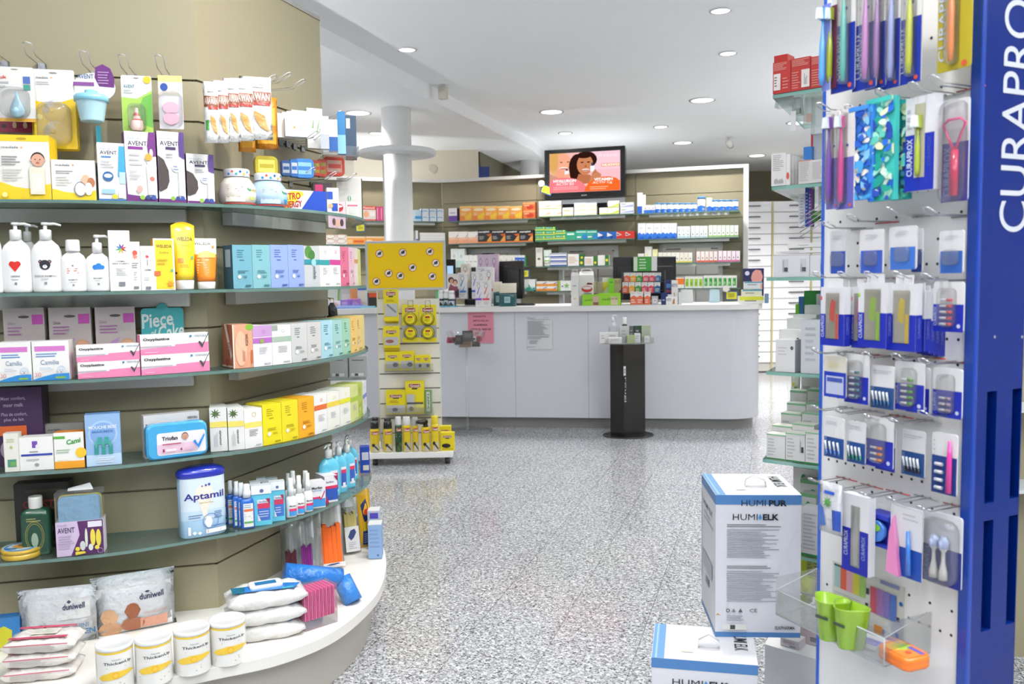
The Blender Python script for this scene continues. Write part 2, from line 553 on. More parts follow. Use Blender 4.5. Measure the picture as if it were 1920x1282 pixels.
# main ceiling and the lower one left of the diagonal step
E1=onz(598,82,ZS);E2=onz(977,271,ZS)
d=(E2-E1).normalized()
A0=E1-d*7;A1=E1+d*((10.6-E1.y)/d.y)
b=MB();b.box(-7,7,-3,15,ZC,ZC+0.15,'fff');structure('ceiling',b,('ceil',))
b=MB()
lo=[(-7,A0.y),(A0.x,A0.y),(A1.x,A1.y),(A1.x+0.15,11.4),(A1.x+0.5,15),(-7,15)]
b.prism(lo,ZS,ZC,'fff');structure('trim_1',b,('ceil',))
b=MB();b.box(-7,7,14.0,14.1,0,ZC,'fff');structure('wall_back',b,('olive',))
# cream wall seen above the shelf wall
q0=ony(896,288,10.45);q1=ony(977,318,12.3)
b=MB();b.prism([(-7,10.5),(q0.x,10.45),(q0.x,10.6),(-7,10.6)],0,ZS,'fff');structure('wall_cream',b,('cream',))
b=MB();b.prism([(q0.x,10.62),(q0.x+.02,10.61),(q1.x+.3,13.9),(q1.x+.2,13.95)],0,ZS,'fff')
structure('wall_recess',b,('olive',))
b=MB();b.box(-7.1,-7,-3,15,0,ZC,'fff');structure('wall_left',b,('cream',))
b=MB();b.box(7,7.1,-3,15,0,ZC,'fff');structure('wall_right',b,('cream',))
b=MB();q=ony(897.5,346,10.6);q2=ony(918,346,10.6)
b.box(q.x,q2.x,10.6,10.64,0.9,zat(905,312,q),'13388f');tag(b.build('blue_notice_board',None,'plas'),'dark blue board standing in the gap beyond the cream wall','board')
def colm(px,Y,wpx,ytop,ring):
 c=ony(px,400,Y)
 r=wpx*Y/FPX/2
 o=root('round_column' if ring else 'slim_column','white round column with a flat ring, rising behind the yellow display' if ring else 'short glimpse of a white round column beside the television','column',(c.x,c.y,0))
 b=MB();b.lathe([(r,0),(r,ZS)],'f0f0f0',48);b.build('shaft',o,'matte')
 if ring:
  z=zat(748,288,c);R=72*Y/FPX
  b=MB();b.lathe([(R-.012,z-.02),(R,z-.012),(R,z+.02),(R-.01,z+.028)],'dedfe0',64);b.build('ring_shelf',o,'matte')
  b=MB();b.lathe([(r+.006,.0),(r+.006,.12)],'b9b9b9',48);b.build('foot_band',o,'matte')
 return o
colm(747,7.9,54,195,True)
colm(994,11.5,35,304,False)
# ------------------------------------------------------------ lamps
def downlight(px,py,r,watt,label,z=ZC,tilt=None,on=True,pos=None):
 p=Vector(pos)if pos else onz(px,py,z)
 o=root('ceiling_downlight',label,'ceiling light',(p.x,p.y,z))
 b=MB();b.lathe([(r*1.22,-.001),(r*1.2,-.008),(r*1.02,-.010),(r,-.003)],'d8d8dc',32,caps=False);b.build('trim_ring',o,'plas')
 b=MB();b.lathe([(0.0005,-.005),(r,-.005)],'ffffff',28,caps=False);b.build('lamp_disc',o,'lamp')
 if watt:
  l=area('downlight_beam',(p.x,p.y,z-.03),r*1.9,watt,(1.0,0.975,0.95),aim=tilt,spread=125 if not tilt else 100,parent=o)
 return o
DL=[(1034,209,'bright round downlight nearest above the television'),(1317,187,'bright round downlight over the middle of the counter'),(1280,267,'round downlight deep in the room beside the security camera'),(1419,291,'farthest round downlight above the drawer cabinets')]
for x,y,l in DL:downlight(x,y,.105,26,l)
for x,y,l in[(1351,19,'small tilting spot in the ceiling, closest to the top edge'),(1365,99,'small tilting spot, second one down the ceiling'),(1239,237,'faint small spot between two bright downlights'),(1060,249,'faint small spot just above the television'),(763,92,'unlit small spot beside the diagonal ceiling step')]:
 downlight(x,y,.058 if y<150 else.07,6 if y<150 else 6,l)
downlight(671,211,.105,30,'bright downlight in the lower ceiling left of the column',ZS)
downlight(706,249,.07,8,'small spot in the lower ceiling touching the column',ZS)
# fittings outside the picture, over the aisle and aimed at the two displays
for i,(x,y,t)in enumerate([(-.2,1.75,(-1.15,2.75,1.75)),(0.35,2.3,(-.82,3.2,1.75)),(.25,1.3,(-1.5,2.6,1.6)),(-.1,2.6,(-1.0,2.8,1.5))]):
 downlight(0,0,.058,5,'ceiling spot aimed at the curved display, '+['closest to the camera','over the middle of the aisle','lowest on the camera side','nearest to the display corner'][i],pos=(x,y,ZC),tilt=t)
for i,(x,y,W_)in enumerate([(1.6,4.6,26),(.55,2.9,18),(3.2,9.6,75),(0.3,-.6,10),(1.8,.6,10),(-2.2,.2,16),(3.6,3.0,12),(-3.2,5.5,20),(-3.0,8.2,24),(.3,1.3,12)]):  # unseen downlights, some added to brighten the near floor and mid-room
 downlight(0,0,.105,W_,'round ceiling downlight '+['added over the middle of the shop floor','added above the open granite floor by the display','between the counter end and the drawers','just behind the camera','above the toothbrush display','above the near display face','over the far right aisle','over the far side of the curved display','over the counter wing','added almost straight above the camera'][i],pos=(x,y,ZC if x>-1 else ZS))
 # made-up unseen uplighters, added only to brighten the ceiling
for x,y,l in[(-1.0,-1.0,'behind the camera on the display side'),(2.7,.7,'beside the toothbrush display'),(-3.7,5.0,'behind the curved display'),(4.9,6.8,'far along the drawer side'),(1.2,-1.6,'straight behind the camera'),(1.0,10.5,'hidden behind the shelf wall'),(-1.7,9.95,'hidden behind the left arm of the shelf wall')]:
 o=root('added_uplighter','added unseen white uplighter standing '+l,'lamp',(x,y,0))
 b=MB();b.lathe([(.14,0),(.14,.02),(.015,.03),(.015,1.7)],'e6e6e6',20);b.build('pole',o,'matte')
 b=MB();b.lathe([(.02,1.7),(.16,1.82),(.165,1.82),(.03,1.69)],'e6e6e6',28,caps=False);b.build('lamp_bowl',o,'matte')
 area('added_uplight_beam',(x,y,1.825),.28,UPW if y<8 else 11,(.95,.98,1),aim=(x,y,3),spread=170,parent=o)
o=root('security_camera','small white security camera hanging under the ceiling','camera',onz(1367,257,ZC))
b=MB();b.tube([(0,0,0),(0.0,0,-.07)],.02,'e6e6e2',10);b.build('bracket',o,'plas')
b=MB();b.lathe([(.0,-.06),(.036,-.06),(.042,0),(.036,.10),(0,.105)],'f0f0ea',20);bo=b.build('housing',o,'plas');bo.location=(0.01,-.0,-.085);bo.rotation_euler=(math.radians(78),0,math.radians(-25))
b=MB();b.lathe([(.0,-.064),(.027,-.064),(.027,-.05)],'101014',20);bo=b.build('lens',o,'plas');bo.location=(0.01,-.0,-.085);bo.rotation_euler=(math.radians(78),0,math.radians(-25))
p=onz(822,187,ZS);b=MB();b.box(-.02,.05,-.03,.03,0,.10,'d9d4c4');tag(b.build('motion_sensor',None,'plas',loc=(p.x+.03,p.y-.02,ZS+.0),rz=-.3),'small pale sensor on the diagonal ceiling step','sensor')
p=ony(812,317,10.18);b=MB();b.lathe([(.05,0),(.06,.01),(.045,.02)],'e6ddca',24);bo=b.build('wall_ring',None,'plas');bo.location=p;bo.rotation_euler=(PI/2,0,0);tag(bo,'small cream oval fitting on the cream wall','fitting')
# ------------------------------------------------------------ curved display on the left
ZL=[None,1.603,1.327,1.061,.787,.515]
CP,EP=Vector((-1.035,2.90)),Vector((-.79,3.68))
L0=CP+(CP-Vector((0,3.155))).normalized()*-0.0
dir1=Vector((6380,1600)).normalized()
L0=CP-dir1*1.35
E3=EP+Vector((-.62,.78)).normalized()*.7
S1=Cv([(-2.35,2.30),(-1.95,2.41),(-1.56,2.515),(-1.30,2.585),(-1.13,2.67),(-.99,2.765),(-.93,2.80)],True)
S2=Cv([(-.96,2.80),(-.90,2.825),(-.82,2.91),(-.72,3.06),(-.64,3.27),(-.605,3.46),(-.62,3.66),(-.69,3.86),(-.84,4.06)],True)
PAN1=Cv([tuple(L0),tuple(CP)]);PAN2=Cv([tuple(CP),tuple(EP)])
deck=catmull([(-2.5,2.33),(-2.1,2.22),(-1.7,2.20),(-1.3,2.25),(-1.08,2.335),(-.89,2.43),(-.73,2.515),(-.6,2.66),(-.525,2.87),(-.497,3.1),(-.53,3.42),(-.62,3.72),(-.8,4.0),(-1.1,4.3),(-1.5,4.5)],8)
disp=root('curved_shelf_display','curved beige wall display with glass shelves and white plinth','display unit',(CP.x-.3,CP.y+.4,0))
DL0=Vector(disp.location)
def local(o_,pts):return[(p[0]-o_.location.x,p[1]-o_.location.y)for p in pts]
def panel(a,b_,z0,z1,name,grooves):
 m=MB();t=.03
 dd=(b_-a).normalized();n=Vector((-dd.y,dd.x))
 zz=[z0]+[g for g in grooves if z0<g<z1]+[z1]
 for i in range(len(zz)-1):
  q=[a,b_,b_+n*t,a+n*t]
  m.prism(local(disp,[tuple(x)for x in q]),zz[i]+(.0035 if i else 0),zz[i+1]-(.0035 if i<len(zz)-2 else 0),'fff')
 q=[a+n*.012,b_+n*.012,b_+n*t,a+n*t]
 m.prism(local(disp,[tuple(x)for x in q]),z0,z1,'fff')
 o=m.build(name,disp,'board');return o
G=[.377+.2685*i for i in range(0,7)]
G=[.377,.651,.925,1.196,1.47,1.738,1.885,2.02]
panel(L0,CP,.22,2.44,'back_panel',G)
panel(CP,EP,.22,2.44,'back_panel',G)
panel(EP,E3,.22,2.44,'back_panel',G)
m=MB()
for a,b_ in((L0,CP),(CP,EP),(EP,E3)):
 dd=(b_-a).normalized();n=Vector((-dd.y,dd.x))
 m.prism(local(disp,[tuple(x)for x in(a-n*.004,b_-n*.004,b_+n*.034,a+n*.034)]),2.44,2.455,'8e8b86')
m.build('top_edge',disp,'lam')
m=MB();back=[tuple(E3),tuple(L0+Vector((0,.3)))]
poly=[tuple(p)for p in deck]+back
m.prism(local(disp,poly),.185,.22,'e0ddd6');m.build('plinth_deck',disp,'lam')
cen=Vector((-1.45,3.3))
poly2=[tuple(cen+(Vector(p)-cen)*.93)for p in deck]+back
m=MB();m.prism(local(disp,poly2),0,.185,'b6b1a6');m.build('plinth_kick',disp,'lam')
def glass_shelf(curve,z,back,label,n0=0,n1=None):
 pts=curve.p[n0:n1]
 poly=[tuple(p)for p in pts]+back
 cx=sum(p[0]for p in poly)/len(poly);cy=sum(p[1]for p in poly)/len(poly)
 o=root('glass_shelf',label,'shelf',(cx,cy,z),0,'glass shelves of the curved display')
 m=MB();m.prism(local(o,poly),-.010,0,'fff',0,sidemat=1)
 m.build('glass_pane',o,('glass','gedge'))
 return o
def rail(o_,a,b_,z):
 """aluminium bracket rail just under the pane"""
 dd=(b_-a).normalized();n=Vector((-dd.y,dd.x))
 m=MB();q=[a-n*.045,b_-n*.045,b_-n*.004,a-n*.004]
 m.prism(local(o_,[tuple(x)for x in q]),-.055,-.012,'c4c2bd');m.build('support_rail',o_,'lam')
for k,nm in((1,'top'),(2,'second'),(3,'third'),(4,'fourth'),(5,'lowest')):
 e=CP-dir1*.008
 g=glass_shelf(S1,ZL[k],[(CP.x-.0,CP.y-.004),tuple(L0+Vector((0,-.004)))],nm+' glass shelf on the wide front face of the curved display')
 if k<4:rail(g,L0,CP-dir1*.05,0)
 g=glass_shelf(S2,ZL[k],[tuple(EP+Vector((-.2,.3))),tuple(EP+Vector((.006,0))),(CP.x+.006,CP.y-.002)],nm+' glass shelf wrapping round the right face of the curved display')
 dd=(EP-CP).normalized()
 if k<4:rail(g,CP+dd*.1,EP-dd*.08,0)
 # ------------------------------------------------------------ shelf wall behind the counter
WR=Vector((2.387,8.8));WL=WR+DW*3.30
WLL=Vector((-3.0,8.9))
BW=Cv([tuple(WL),tuple(WR)]);BWL=Cv([tuple(WLL),tuple(WL)])
ZB=[None,2.0,1.742,1.483,1.222]
n_=DV
wall=root('shelf_wall','long beige panelled shelf wall behind the counter','shelf wall',(WR.x,WR.y,0))
ZT=2.43
def wpt(px,py=480,dep=0.0):
 return BW.hit(px,py,dep)
def wbox(a,b_,z0,z1,t,name,mat='board',col='fff',dep=0.0,par=wall):
 m=MB();A=a+n_*dep;B=b_+n_*dep
 m.prism(local(par,[tuple(x)for x in(A,B,B+n_*t,A+n_*t)]),z0,z1,col)
 return m.build(name,par,mat)
ops_=[]
for x0,x1,yt,yb in((878,976,468,600),(1048,1160,461,600),(1236,1355,456,600)):
 a,b_=wpt(x0),wpt(x1)
 ops_.append((a,b_,zat((x0+x1)/2,yt,(a+b_)/2)))
xs=[WL]+[p for o_ in ops_ for p in o_[:2]]+[WR]
WG=[.1+.262*i for i in range(10)]
def wpanel(a,b_,z0,z1):
 m=MB()
 zz=[z0]+[g for g in WG if z0+.03<g<z1-.03]+[z1]
 for i in range(len(zz)-1):
  m.prism(local(wall,[tuple(x)for x in(a,b_,b_+n_*.03,a+n_*.03)]),zz[i]+.004,zz[i+1]-.003,'fff')
 m.prism(local(wall,[tuple(x)for x in(a+n_*.014,b_+n_*.014,b_+n_*.034,a+n_*.034)]),z0,z1,'fff')
 m.build('wall_panel',wall,'board')
zo=ops_[1][2]
for i in range(0,len(xs)-1,2):wpanel(xs[i],xs[i+1],0,zo)
s1,s2=wpt(1008),wpt(1192)
for a,b_ in((WL,s1),(s1,s2),(s2,WR)):wpanel(a-DW*.002,b_+DW*.002,zo,ZT)
for a,b_,z in ops_:
 e=-DW*.045
 m=MB()
 for A,B,z0,z1 in((a,a+e,.9,zo),(b_-e,b_,.9,zo),(a,b_,zo-.05,zo)):
  m.prism(local(wall,[tuple(x)for x in(A-n_*.012,B-n_*.012,B+n_*.05,A+n_*.05)]),z0,z1,'dcdcdc')
 m.build('hatch_frame',wall,'lam')
wbox(WL,WR,ZT,ZT+.035,.09,'top_rail','lam','e8e6e2',-.06)
a=WR+DW*.0
wbox(WR,WR-DW*.05,0,ZT+.035,.09,'end_post','lam','d9d8d4',-.06)
# left arm of the wall, bending towards the viewer
armw=root('shelf_wall','left arm of the beige shelf wall, bending towards the white column','shelf wall',(WLL.x,WLL.y,0))
dL=(WL-WLL).normalized();nL=Vector((-dL.y,dL.x))
m=MB()
for i in range(9):m.prism(local(armw,[tuple(x)for x in(WLL,WL,WL+nL*.03,WLL+nL*.03)]),.1+.262*i-.26 if i else 0,.1+.262*i-.005,'fff')
m.prism(local(armw,[tuple(x)for x in(WLL+nL*.012,WL+nL*.012,WL+nL*.034,WLL+nL*.034)]),0,ZT,'fff');m.build('wall_panel',armw,'board')
m=MB();m.prism(local(armw,[tuple(x)for x in(WLL-nL*.06,WL-nL*.06,WL+nL*.03,WLL+nL*.03)]),ZT,ZT+.035,'e8e6e2');m.build('top_rail',armw,'lam')
SD=.26
BF=Cv([tuple(WL-n_*SD),tuple(WR-n_*SD)])
BFL=Cv([tuple(WLL-nL*SD),tuple(WL-nL*SD)])
def wshelf(x0,x1,y,label,cv=BF,par_n=None):
 nn=par_n or n_
 a,b_=cv.hit(x0,y),cv.hit(x1,y)
 m_=(a+b_)/2
 z=zat((x0+x1)/2,y,m_)
 o=root('glass_shelf',label,'shelf',(m_.x,m_.y,z),0,'glass shelves behind the counter')
 m=MB();m.prism(local(o,[tuple(p)for p in(a,b_,b_+nn*(SD-.005),a+nn*(SD-.005))]),-.010,0,'fff',0,sidemat=1);m.build('glass_pane',o,('glass','gedge'))
 t=(b_-a).normalized()
 m=MB();m.prism(local(o,[tuple(p)for p in(a+t*.12+nn*.05,b_-t*.1+nn*.05,b_-t*.1+nn*.1,a+t*.12+nn*.1)]),-.038,-.012,'d4d4d0');m.build('light_rail',o,'lam')
 return z
ZW={}
for key,x0,x1,y,l in[('B1',838,1004,412,'top glass shelf with orange remedy boxes'),('B2',838,1000,455,'second glass shelf with black and orange remedy boxes'),('B3',842,990,500,'third glass shelf behind the lilac boxes'),('B4',846,1000,545,'lowest glass shelf behind the counter monitor'),('C1',1008,1188,403,'top glass shelf under the television'),('C2',1004,1190,449,'second glass shelf with the green boxes'),('C3',1004,1180,498,'third glass shelf crossing the middle hatch'),('C4',1003,1150,545,'lowest glass shelf across the middle hatch'),('D1',1194,1386,397,'top glass shelf with blue and white tubs'),('D2',1194,1386,446,'second glass shelf with slim white boxes'),('D3',1196,1388,492,'third glass shelf with yellow and pink striped boxes'),('D4',1230,1388,540,'lowest glass shelf with green printed boxes')]:
 ZW[key]=wshelf(x0,x1,y,l)
for key,x0,x1,y,l in[('A1',640,834,414,'top glass shelf on the left arm of the wall'),('A2',610,834,458,'second glass shelf on the left arm of the wall')]:
 ZW[key]=wshelf(x0,x1,y,l,BFL,nL)
 # ------------------------------------------------------------ counter
ZK=1.095
F0=ony(822,640,7.72);F1=ony(1395,640,7.33)
cd=Vector((F1.x-F0.x,F1.y-F0.y)).normalized();cn=Vector((-cd.y,cd.x))
CF=Cv([(F0.x,F0.y),(F1.x,F1.y)])
cnt=root('sales_counter','long white sales counter with a rounded end','counter',(F0.x,F0.y,0))
def cpoly(ex,rad,depth=.75):
 a=Vector((F0.x,F0.y))-cn*ex;e=ony(1434,640,7.35)
 L=(Vector((e.x,e.y))-Vector((F0.x,F0.y))).dot(cd)-.02+ex
 b_=a+cd*L
 pts=[a]
 c=a+cd*(L-rad)+cn*rad
 for i in range(13):
  t=PI/2*i/12
  pts.append(c+cd*math.sin(t)*rad-cn*math.cos(t)*rad)
 pts+=[b_+cn*depth,a+cn*depth]
 return[tuple(p)for p in pts]
m=MB();m.prism(local(cnt,cpoly(0,.30)),.098,ZK-.045,'c9cad1')
for px in(966,1103):
 h_=CF.hit(px,700,-.001);t=Vector((h_.x,h_.y))
 m.prism(local(cnt,[tuple(x)for x in(t,t+cd*.004,t+cd*.004+cn*.002,t+cn*.002)]),.10,ZK-.05,'9a9a9e')
m.build('front_panel',cnt,'lam')
m=MB();m.prism(local(cnt,cpoly(.03,.33,.78)),ZK-.045,ZK,'dcdbda');m.build('worktop',cnt,'lam')
m=MB();m.prism(local(cnt,[tuple(Vector(p)+cn*.04)for p in cpoly(-.04,.28,.7)]),0,.098,'8f8e8c');m.build('kick_board',cnt,'lam')
KT=Cv([(F0.x,F0.y),(F1.x,F1.y)])
# left wing
G0=ony(560,640,7.45);G1=ony(722,640,7.75)
gd=Vector((G1.x-G0.x,G1.y-G0.y)).normalized();gn=Vector((-gd.y,gd.x))
KL=Cv([(G0.x,G0.y),(G1.x,G1.y)])
cn2=root('sales_counter','white counter wing partly hidden by the curved display','counter',(G0.x,G0.y,0))
a,b_=Vector((G0.x,G0.y)),Vector((G1.x,G1.y))
for nm,e,z0,z1,c in(('front_panel',0,.098,ZK-.045,'c9cad1'),('worktop',.03,ZK-.045,ZK,'dcdbda'),('kick_board',-.04,0,.098,'8f8e8c')):
 m=MB();m.prism(local(cn2,[tuple(x)for x in(a-gn*e,b_-gn*e,b_+gn*.6,a+gn*.6)]),z0,z1,c);m.build(nm,cn2,'lam')
 # ------------------------------------------------------------ drawer cabinets
def drawer_cab(xa,xb,Y,n,z0,z1,label,hl,name='drawer_cabinet',cv=None):
 a=ony(xa,540,Y);b_=ony(xb,540,Y)
 w_=b_.x-a.x
 o=root(name,label,'cabinet',(a.x,Y,0),0,None)
 m=MB();m.box(0,w_,.02,.6,z0-.12,z1,'c9c7bf');m.box(0,w_,.04,.6,0,z0-.1,'1c1b1a');m.build('carcass',o,'lam')
 dh=(z1-z0)/n
 for i in range(n):
  z=z0+dh*i
  m=MB();m.box(.004,w_-.026,0,.02,z+.006,z+dh-.006,'f2f2f6')
  d_=m.build('drawer',o,'lam')
  m=MB();hw=.10;hx=hl*w_
  hc=z+dh*.58
  m.tube([(hx-hw,0,hc),(hx-hw+.01,-.02,hc),(hx+hw-.01,-.02,hc),(hx+hw,0,hc)],.008,'2c2c2e',6)
  m.build('handle',d_,'plas')
 m=MB();m.box(w_-.022,w_-.001,-.012,.018,0,z1,'cfc48e');m.build('gold_strip',o,'plas')
 return o
YD=11.7
drawer_cab(1396,1449,YD,15,.135,2.337,'tall white drawer cabinet beside the shelf wall end',.28)
drawer_cab(1449,1522,YD,15,.135,2.337,'tall white drawer cabinet half hidden by white medicine boxes',.60)
drawer_cab(1522,1600,YD,15,.135,2.337,'tall white drawer cabinet almost hidden by the toothbrush display',.4)
# low drawers seen through the hatches
for i,(o_,l)in enumerate(zip(ops_,('white drawers seen through the hatch behind the lilac boxes','white drawers seen through the middle hatch','white drawers seen through the hatch behind the black monitor'))):
 a,b_,z=o_
 a=a+n_*.45;b_=b_+n_*.45
 w_=(b_-a).length+.1
 o=root('drawer_cabinet',l,'cabinet',(a.x,a.y,0),math.atan2(-DW.y,-DW.x))
 m=MB();m.box(-.15,w_+.1,.02,.12,0,zo+.1,'c9c8c2');m.build('carcass',o,'lam')
 for r_ in range(5):
  for c_ in range(2):
   z0=.85+r_*.17;x0=-.14+c_*(w_+.22)/2;x1=x0+(w_+.22)/2-.01
   m=MB();m.box(x0,x1,0,.02,z0,z0+.16,'d6d6d6');d_=m.build('drawer',o,'lam')
   m=MB();m.tube([((x0+x1)/2-.08,-.01,z0+.11),((x0+x1)/2+.08,-.01,z0+.11)],.006,'2c2c2e');m.build('handle',d_,'plas')
   # ============================================================ products on the curved display
def yaw_of(cv,px,py=500,d=0.0):
 a,b_=cv.hit(px-6,py,d),cv.hit(px+6,py,d)
 return math.atan2(b_.y-a.y,b_.x-a.x)
BLK,GRY,LG='2b2b30','8a8c90','b9bbbf'
PUR,YEL='6d2a78','f2cf25'
def s1box(k,x0,x1,yt,dp,label,ops,name='carton_box',cat='box',ins=.02,**kw):
 fr=frame(S1,x0,x1,yt,z=ZL[k]+.001,yb=None,inset=ins)
 return carton(name,label,cat,fr,dp,ops=ops,**kw)
 # ---- top shelf, wide face
AV=lambda c,w=.62:[('t',.1,.55,.885,.91,'PHILIPS','7d9cc4'),('t',.1,.1+w,.80,.865,'AVENT','3b3350',.01)]
BUB=[('c',.5,.06,.085,'8fb64a'),('c',.68,.06,.085,'2f3f7d'),('c',.86,.06,.085,'2f4f9d')]
wave=lambda y:[('p',[(0,0),(1,0),(1,y+.05),(.8,y+.01),(.55,y-.03),(.3,y),(.1,y+.06),(0,y+.07)],YEL)]
fr=frame(S1,-6,94,253,z=ZL[1]+.001,inset=.02)
carton('breast_care_box','large white and yellow breastfeeding box with yellow hanging top','box',fr,.09,'f5f2ea',[('r',0,.90,1,1,YEL),('e',.48,.94,.1,.02,'b99b20')]+wave(.2)+[('t',.1,.42,.79,.825,'medela','6a6f78',.01),('s',.48,.805,.03,6,['e9953a']),('l',.1,.5,.52,.68,4,GRY),('l',.1,.55,.28,.48,5,'d2d0c8'),('baby',.78,.62,.13,'dca88c','35231f'),('r',.62,.08,.9,.5,'ece6cf'),('r',.66,.12,.86,.4,'f6f3e2'),('c',.14,.07,.05,'f8ef9a')],side='f0c81f')
s1box(1,98,180,300,.07,'small white and yellow breast pad box beside the large one',wave(.2)+[('t',.1,.42,.84,.90,'medela','6a6f78',.01),('s',.5,.87,.035,6,['e9953a']),('l',.1,.6,.64,.74,2,GRY),('l',.1,.5,.34,.6,4,'d0cfc9'),('e',.78,.5,.1,.14,'e8b899'),('e',.9,.44,.09,.13,'b5744f'),('o',.65,.27,.14,.19,'777a88',.1),('e',.65,.27,.12,.16,'efefe8'),('e',.84,.28,.09,.16,'f3f1ea')],name='breast_pad_box',base='f5f2ea')
s1box(1,184,235,268,.06,'slim white and blue baby bottle box, its tuck flap up',AV(0)+[('r',.14,.745,.5,.77,'3a78b8'),('p',[(.8,.95),(1,.95),(1,.45),(.72,.42)],'3d9fd2'),('r',.78,.3,1,.5,'b7dcea'),('c',.36,.42,.2,'2c5f98'),('e',.36,.43,.15,.035,'e8eef5'),('l',.1,.6,.56,.7,3,LG),('r',0,0,1,.03,'2c6cad'),('r',.1,.12,.6,.2,'9cc3e2'),('c',.58,.07,.1,'e8c832'),('r',.72,.05,.95,.2,'f0f3ea')],name='baby_bottle_box')
b2=AV(0)+[('r',.1,.745,.58,.785,'7c2a83'),('p',[(.78,1),(1,1),(1,.66),(.76,.66),(.72,.8)],PUR),('p',[(0,.0),(.0,.5),(.04,.1),(1,.05),(1,0)],PUR),('l',.12,.55,.5,.7,3,LG),('e',.84,.7,.06,.06,'e6dbe2'),('e',.84,.57,.16,.06,'dcd6cf'),('p',[(.66,.53),(1,.53),(.97,.1),(.7,.1)],'e6e8dd'),('c',.84,.33,.08,'d8756b'),('l',.1,.5,.3,.45,3,LG)]+BUB
s1box(1,235,293,247,.06,'tall white and purple baby bottle box with orange seal',b2+[('c',.74,.64,.12,'e8a23e'),('e',.42,.18,.1,.05,'e0a9a0')],side=PUR,name='baby_bottle_box')
b3=AV(0,.68)+[('r',.3,.745,.68,.785,'4a3566'),('p',[(.82,1),(1,1),(1,.62),(.8,.66),(.78,.82)],'5a3f86'),('p',[(0,.66),(.22,.6),(.38,.45),(.4,.3),(.3,.2),(.06,.15),(0,.17)],'4b423f'),('l',.3,.7,.62,.7,2,LG),('c',.66,.49,.16,'dfe2ea'),('l',.56,.76,.45,.53,2,'8b93b5'),('p',[(.74,.45),(.98,.45),(.95,.1),(.74,.1)],'e8e8e4'),('r',0,0,1,.05,PUR)]+BUB
s1box(1,296,346,247,.06,'tall white and lilac baby bottle box with dark round window',b3,side=PUR,name='baby_bottle_box')
s1box(1,351,402,289,.06,'short white and purple baby bottle box at the shelf corner',b3,side=PUR,name='baby_bottle_box')
# ---- things hanging on wire hooks on the wide face
def hookw(x,y,cv,label,d0=0.0,L=.15,rise=.025,half=.012,grp='wire hooks on the curved display'):
 """double wire display hook starting in the panel at pixel (x,y)"""
 p=cv.hit(x,y,-.004);z=zat(x,y,p);yw=yaw_of(cv,x,y)
 o=root('wire_hook',label,'display hook',(p.x,p.y,z),yw,grp)
 m=MB()
 for s_ in(-half,half):
  m.tube([(s_,0,-.02),(s_,-.004,0),(s_,-L*.75,0),(s_,-L,rise)],.0016,'d5d5d8',5)
 m.tube([(-half,-L,rise),(0,-L-.003,rise+.004),(half,-L,rise)],.0016,'e4e4e6',5);m.build('wires',o,'metal')
 m=MB();m.box(-half-.002,half+.002,-.002,.003,-.022,.002,'77777a');m.build('clip',o,'metal')
 return o,Vector((p.x,p.y)),z
def hangfr(cv,x0,x1,yt,yb,out):return frame(cv,x0,x1,yt,yb=yb,inset=-out)
def rcorner(w_,h_,r,n=4,x=0,z=0):
 pts=[]
 for cx,cz,a0 in((x+w_/2-r,z+h_-r,0),(x-w_/2+r,z+h_-r,PI/2),(x-w_/2+r,z+r,PI),(x+w_/2-r,z+r,3*PI/2)):
  for i in range(n+1):
   a=a0+PI/2*i/n
   pts.append((cx+r*math.cos(a),cz+r*math.sin(a)))
 return pts
def hangcard(name,label,cat,fr,ops,base='f4f3ef',t=.0025,r=.006,group=None,hole=True,mat='paper',hcol='8d8a80'):
 o=root(name,label,cat,fr.o,fr.yaw,group)
 m=MB();m.slab(rcorner(fr.w,fr.h,r),0,t,base)
 art(m,front(fr.w,fr.h),([('e',.5,.955,.1,.012,hcol)]if hole else[])+ops)
 m.build('backing_card',o,mat)
 return o
def bubble(o,w_,h_,z,dp,mat='film',x=0,col='fff',r=None,name='blister'):
 r=r or min(w_,h_)*.3
 m=MB();a=rcorner(w_,h_,r,4,x,z);b_=rcorner(w_*.86,h_*.9,r*.8,4,x,z+h_*.05)
 m.loft([[(p[0],-.0012,p[1])for p in a],[(p[0],-dp*.7,p[1])for p in a],[(p[0],-dp,p[1])for p in b_]],col,0,True,True)
 return m.build(name,o,mat)
for x,y,l in[(8,108,'wire hook holding the baby aspirator card'),(78,112,'wire hook holding the yellow nipple shield card'),(178,128,'wire hook holding the blue powder dispenser'),(247,133,'wire hook holding the green drinking spout card'),(312,134,'wire hook holding the pink soother pack')]:
 hookw(x,y+8,PAN1,l)
f_=hangfr(PAN1,-4,68,126,228,.11)
o=hangcard('aspirator_card','white card with pale blue rubber nose aspirator for babies','baby product',f_,[('r',0,0,1,.06,'e0a93a'),('t',.02,.3,.78,.84,'nuk','d8452f',.02),('r',.72,.7,.9,.83,'4c6fb8'),('r',.72,.58,.9,.68,'3f9a88'),('l',.02,.4,.6,.75,2,LG)],base='f0eeea')
m=MB();m.lathe([(.004,.085),(.006,.07),(.017,.045),(.021,.03),(.017,.014),(.006,.008)],'a9d3e6',20,cx=.008,cy=-.02,ky=.8);m.build('rubber_bulb',o,'plas')
bubble(o,.08,.09,.01,.035)
f_=hangfr(PAN1,-8,72,226,248,.03);hangcard('pacifier_card','dark red card with small teats, only its foot showing','baby product',f_,[('c',.2,.5,.05,'2c2c38'),('e',.45,.6,.05,.3,'d8b79b'),('e',.7,.6,.05,.3,'d8b79b'),('r',0,0,1,.35,'a32c4c')],base='8f2440',hole=False)
f_=hangfr(PAN1,67,146,131,279,.10)
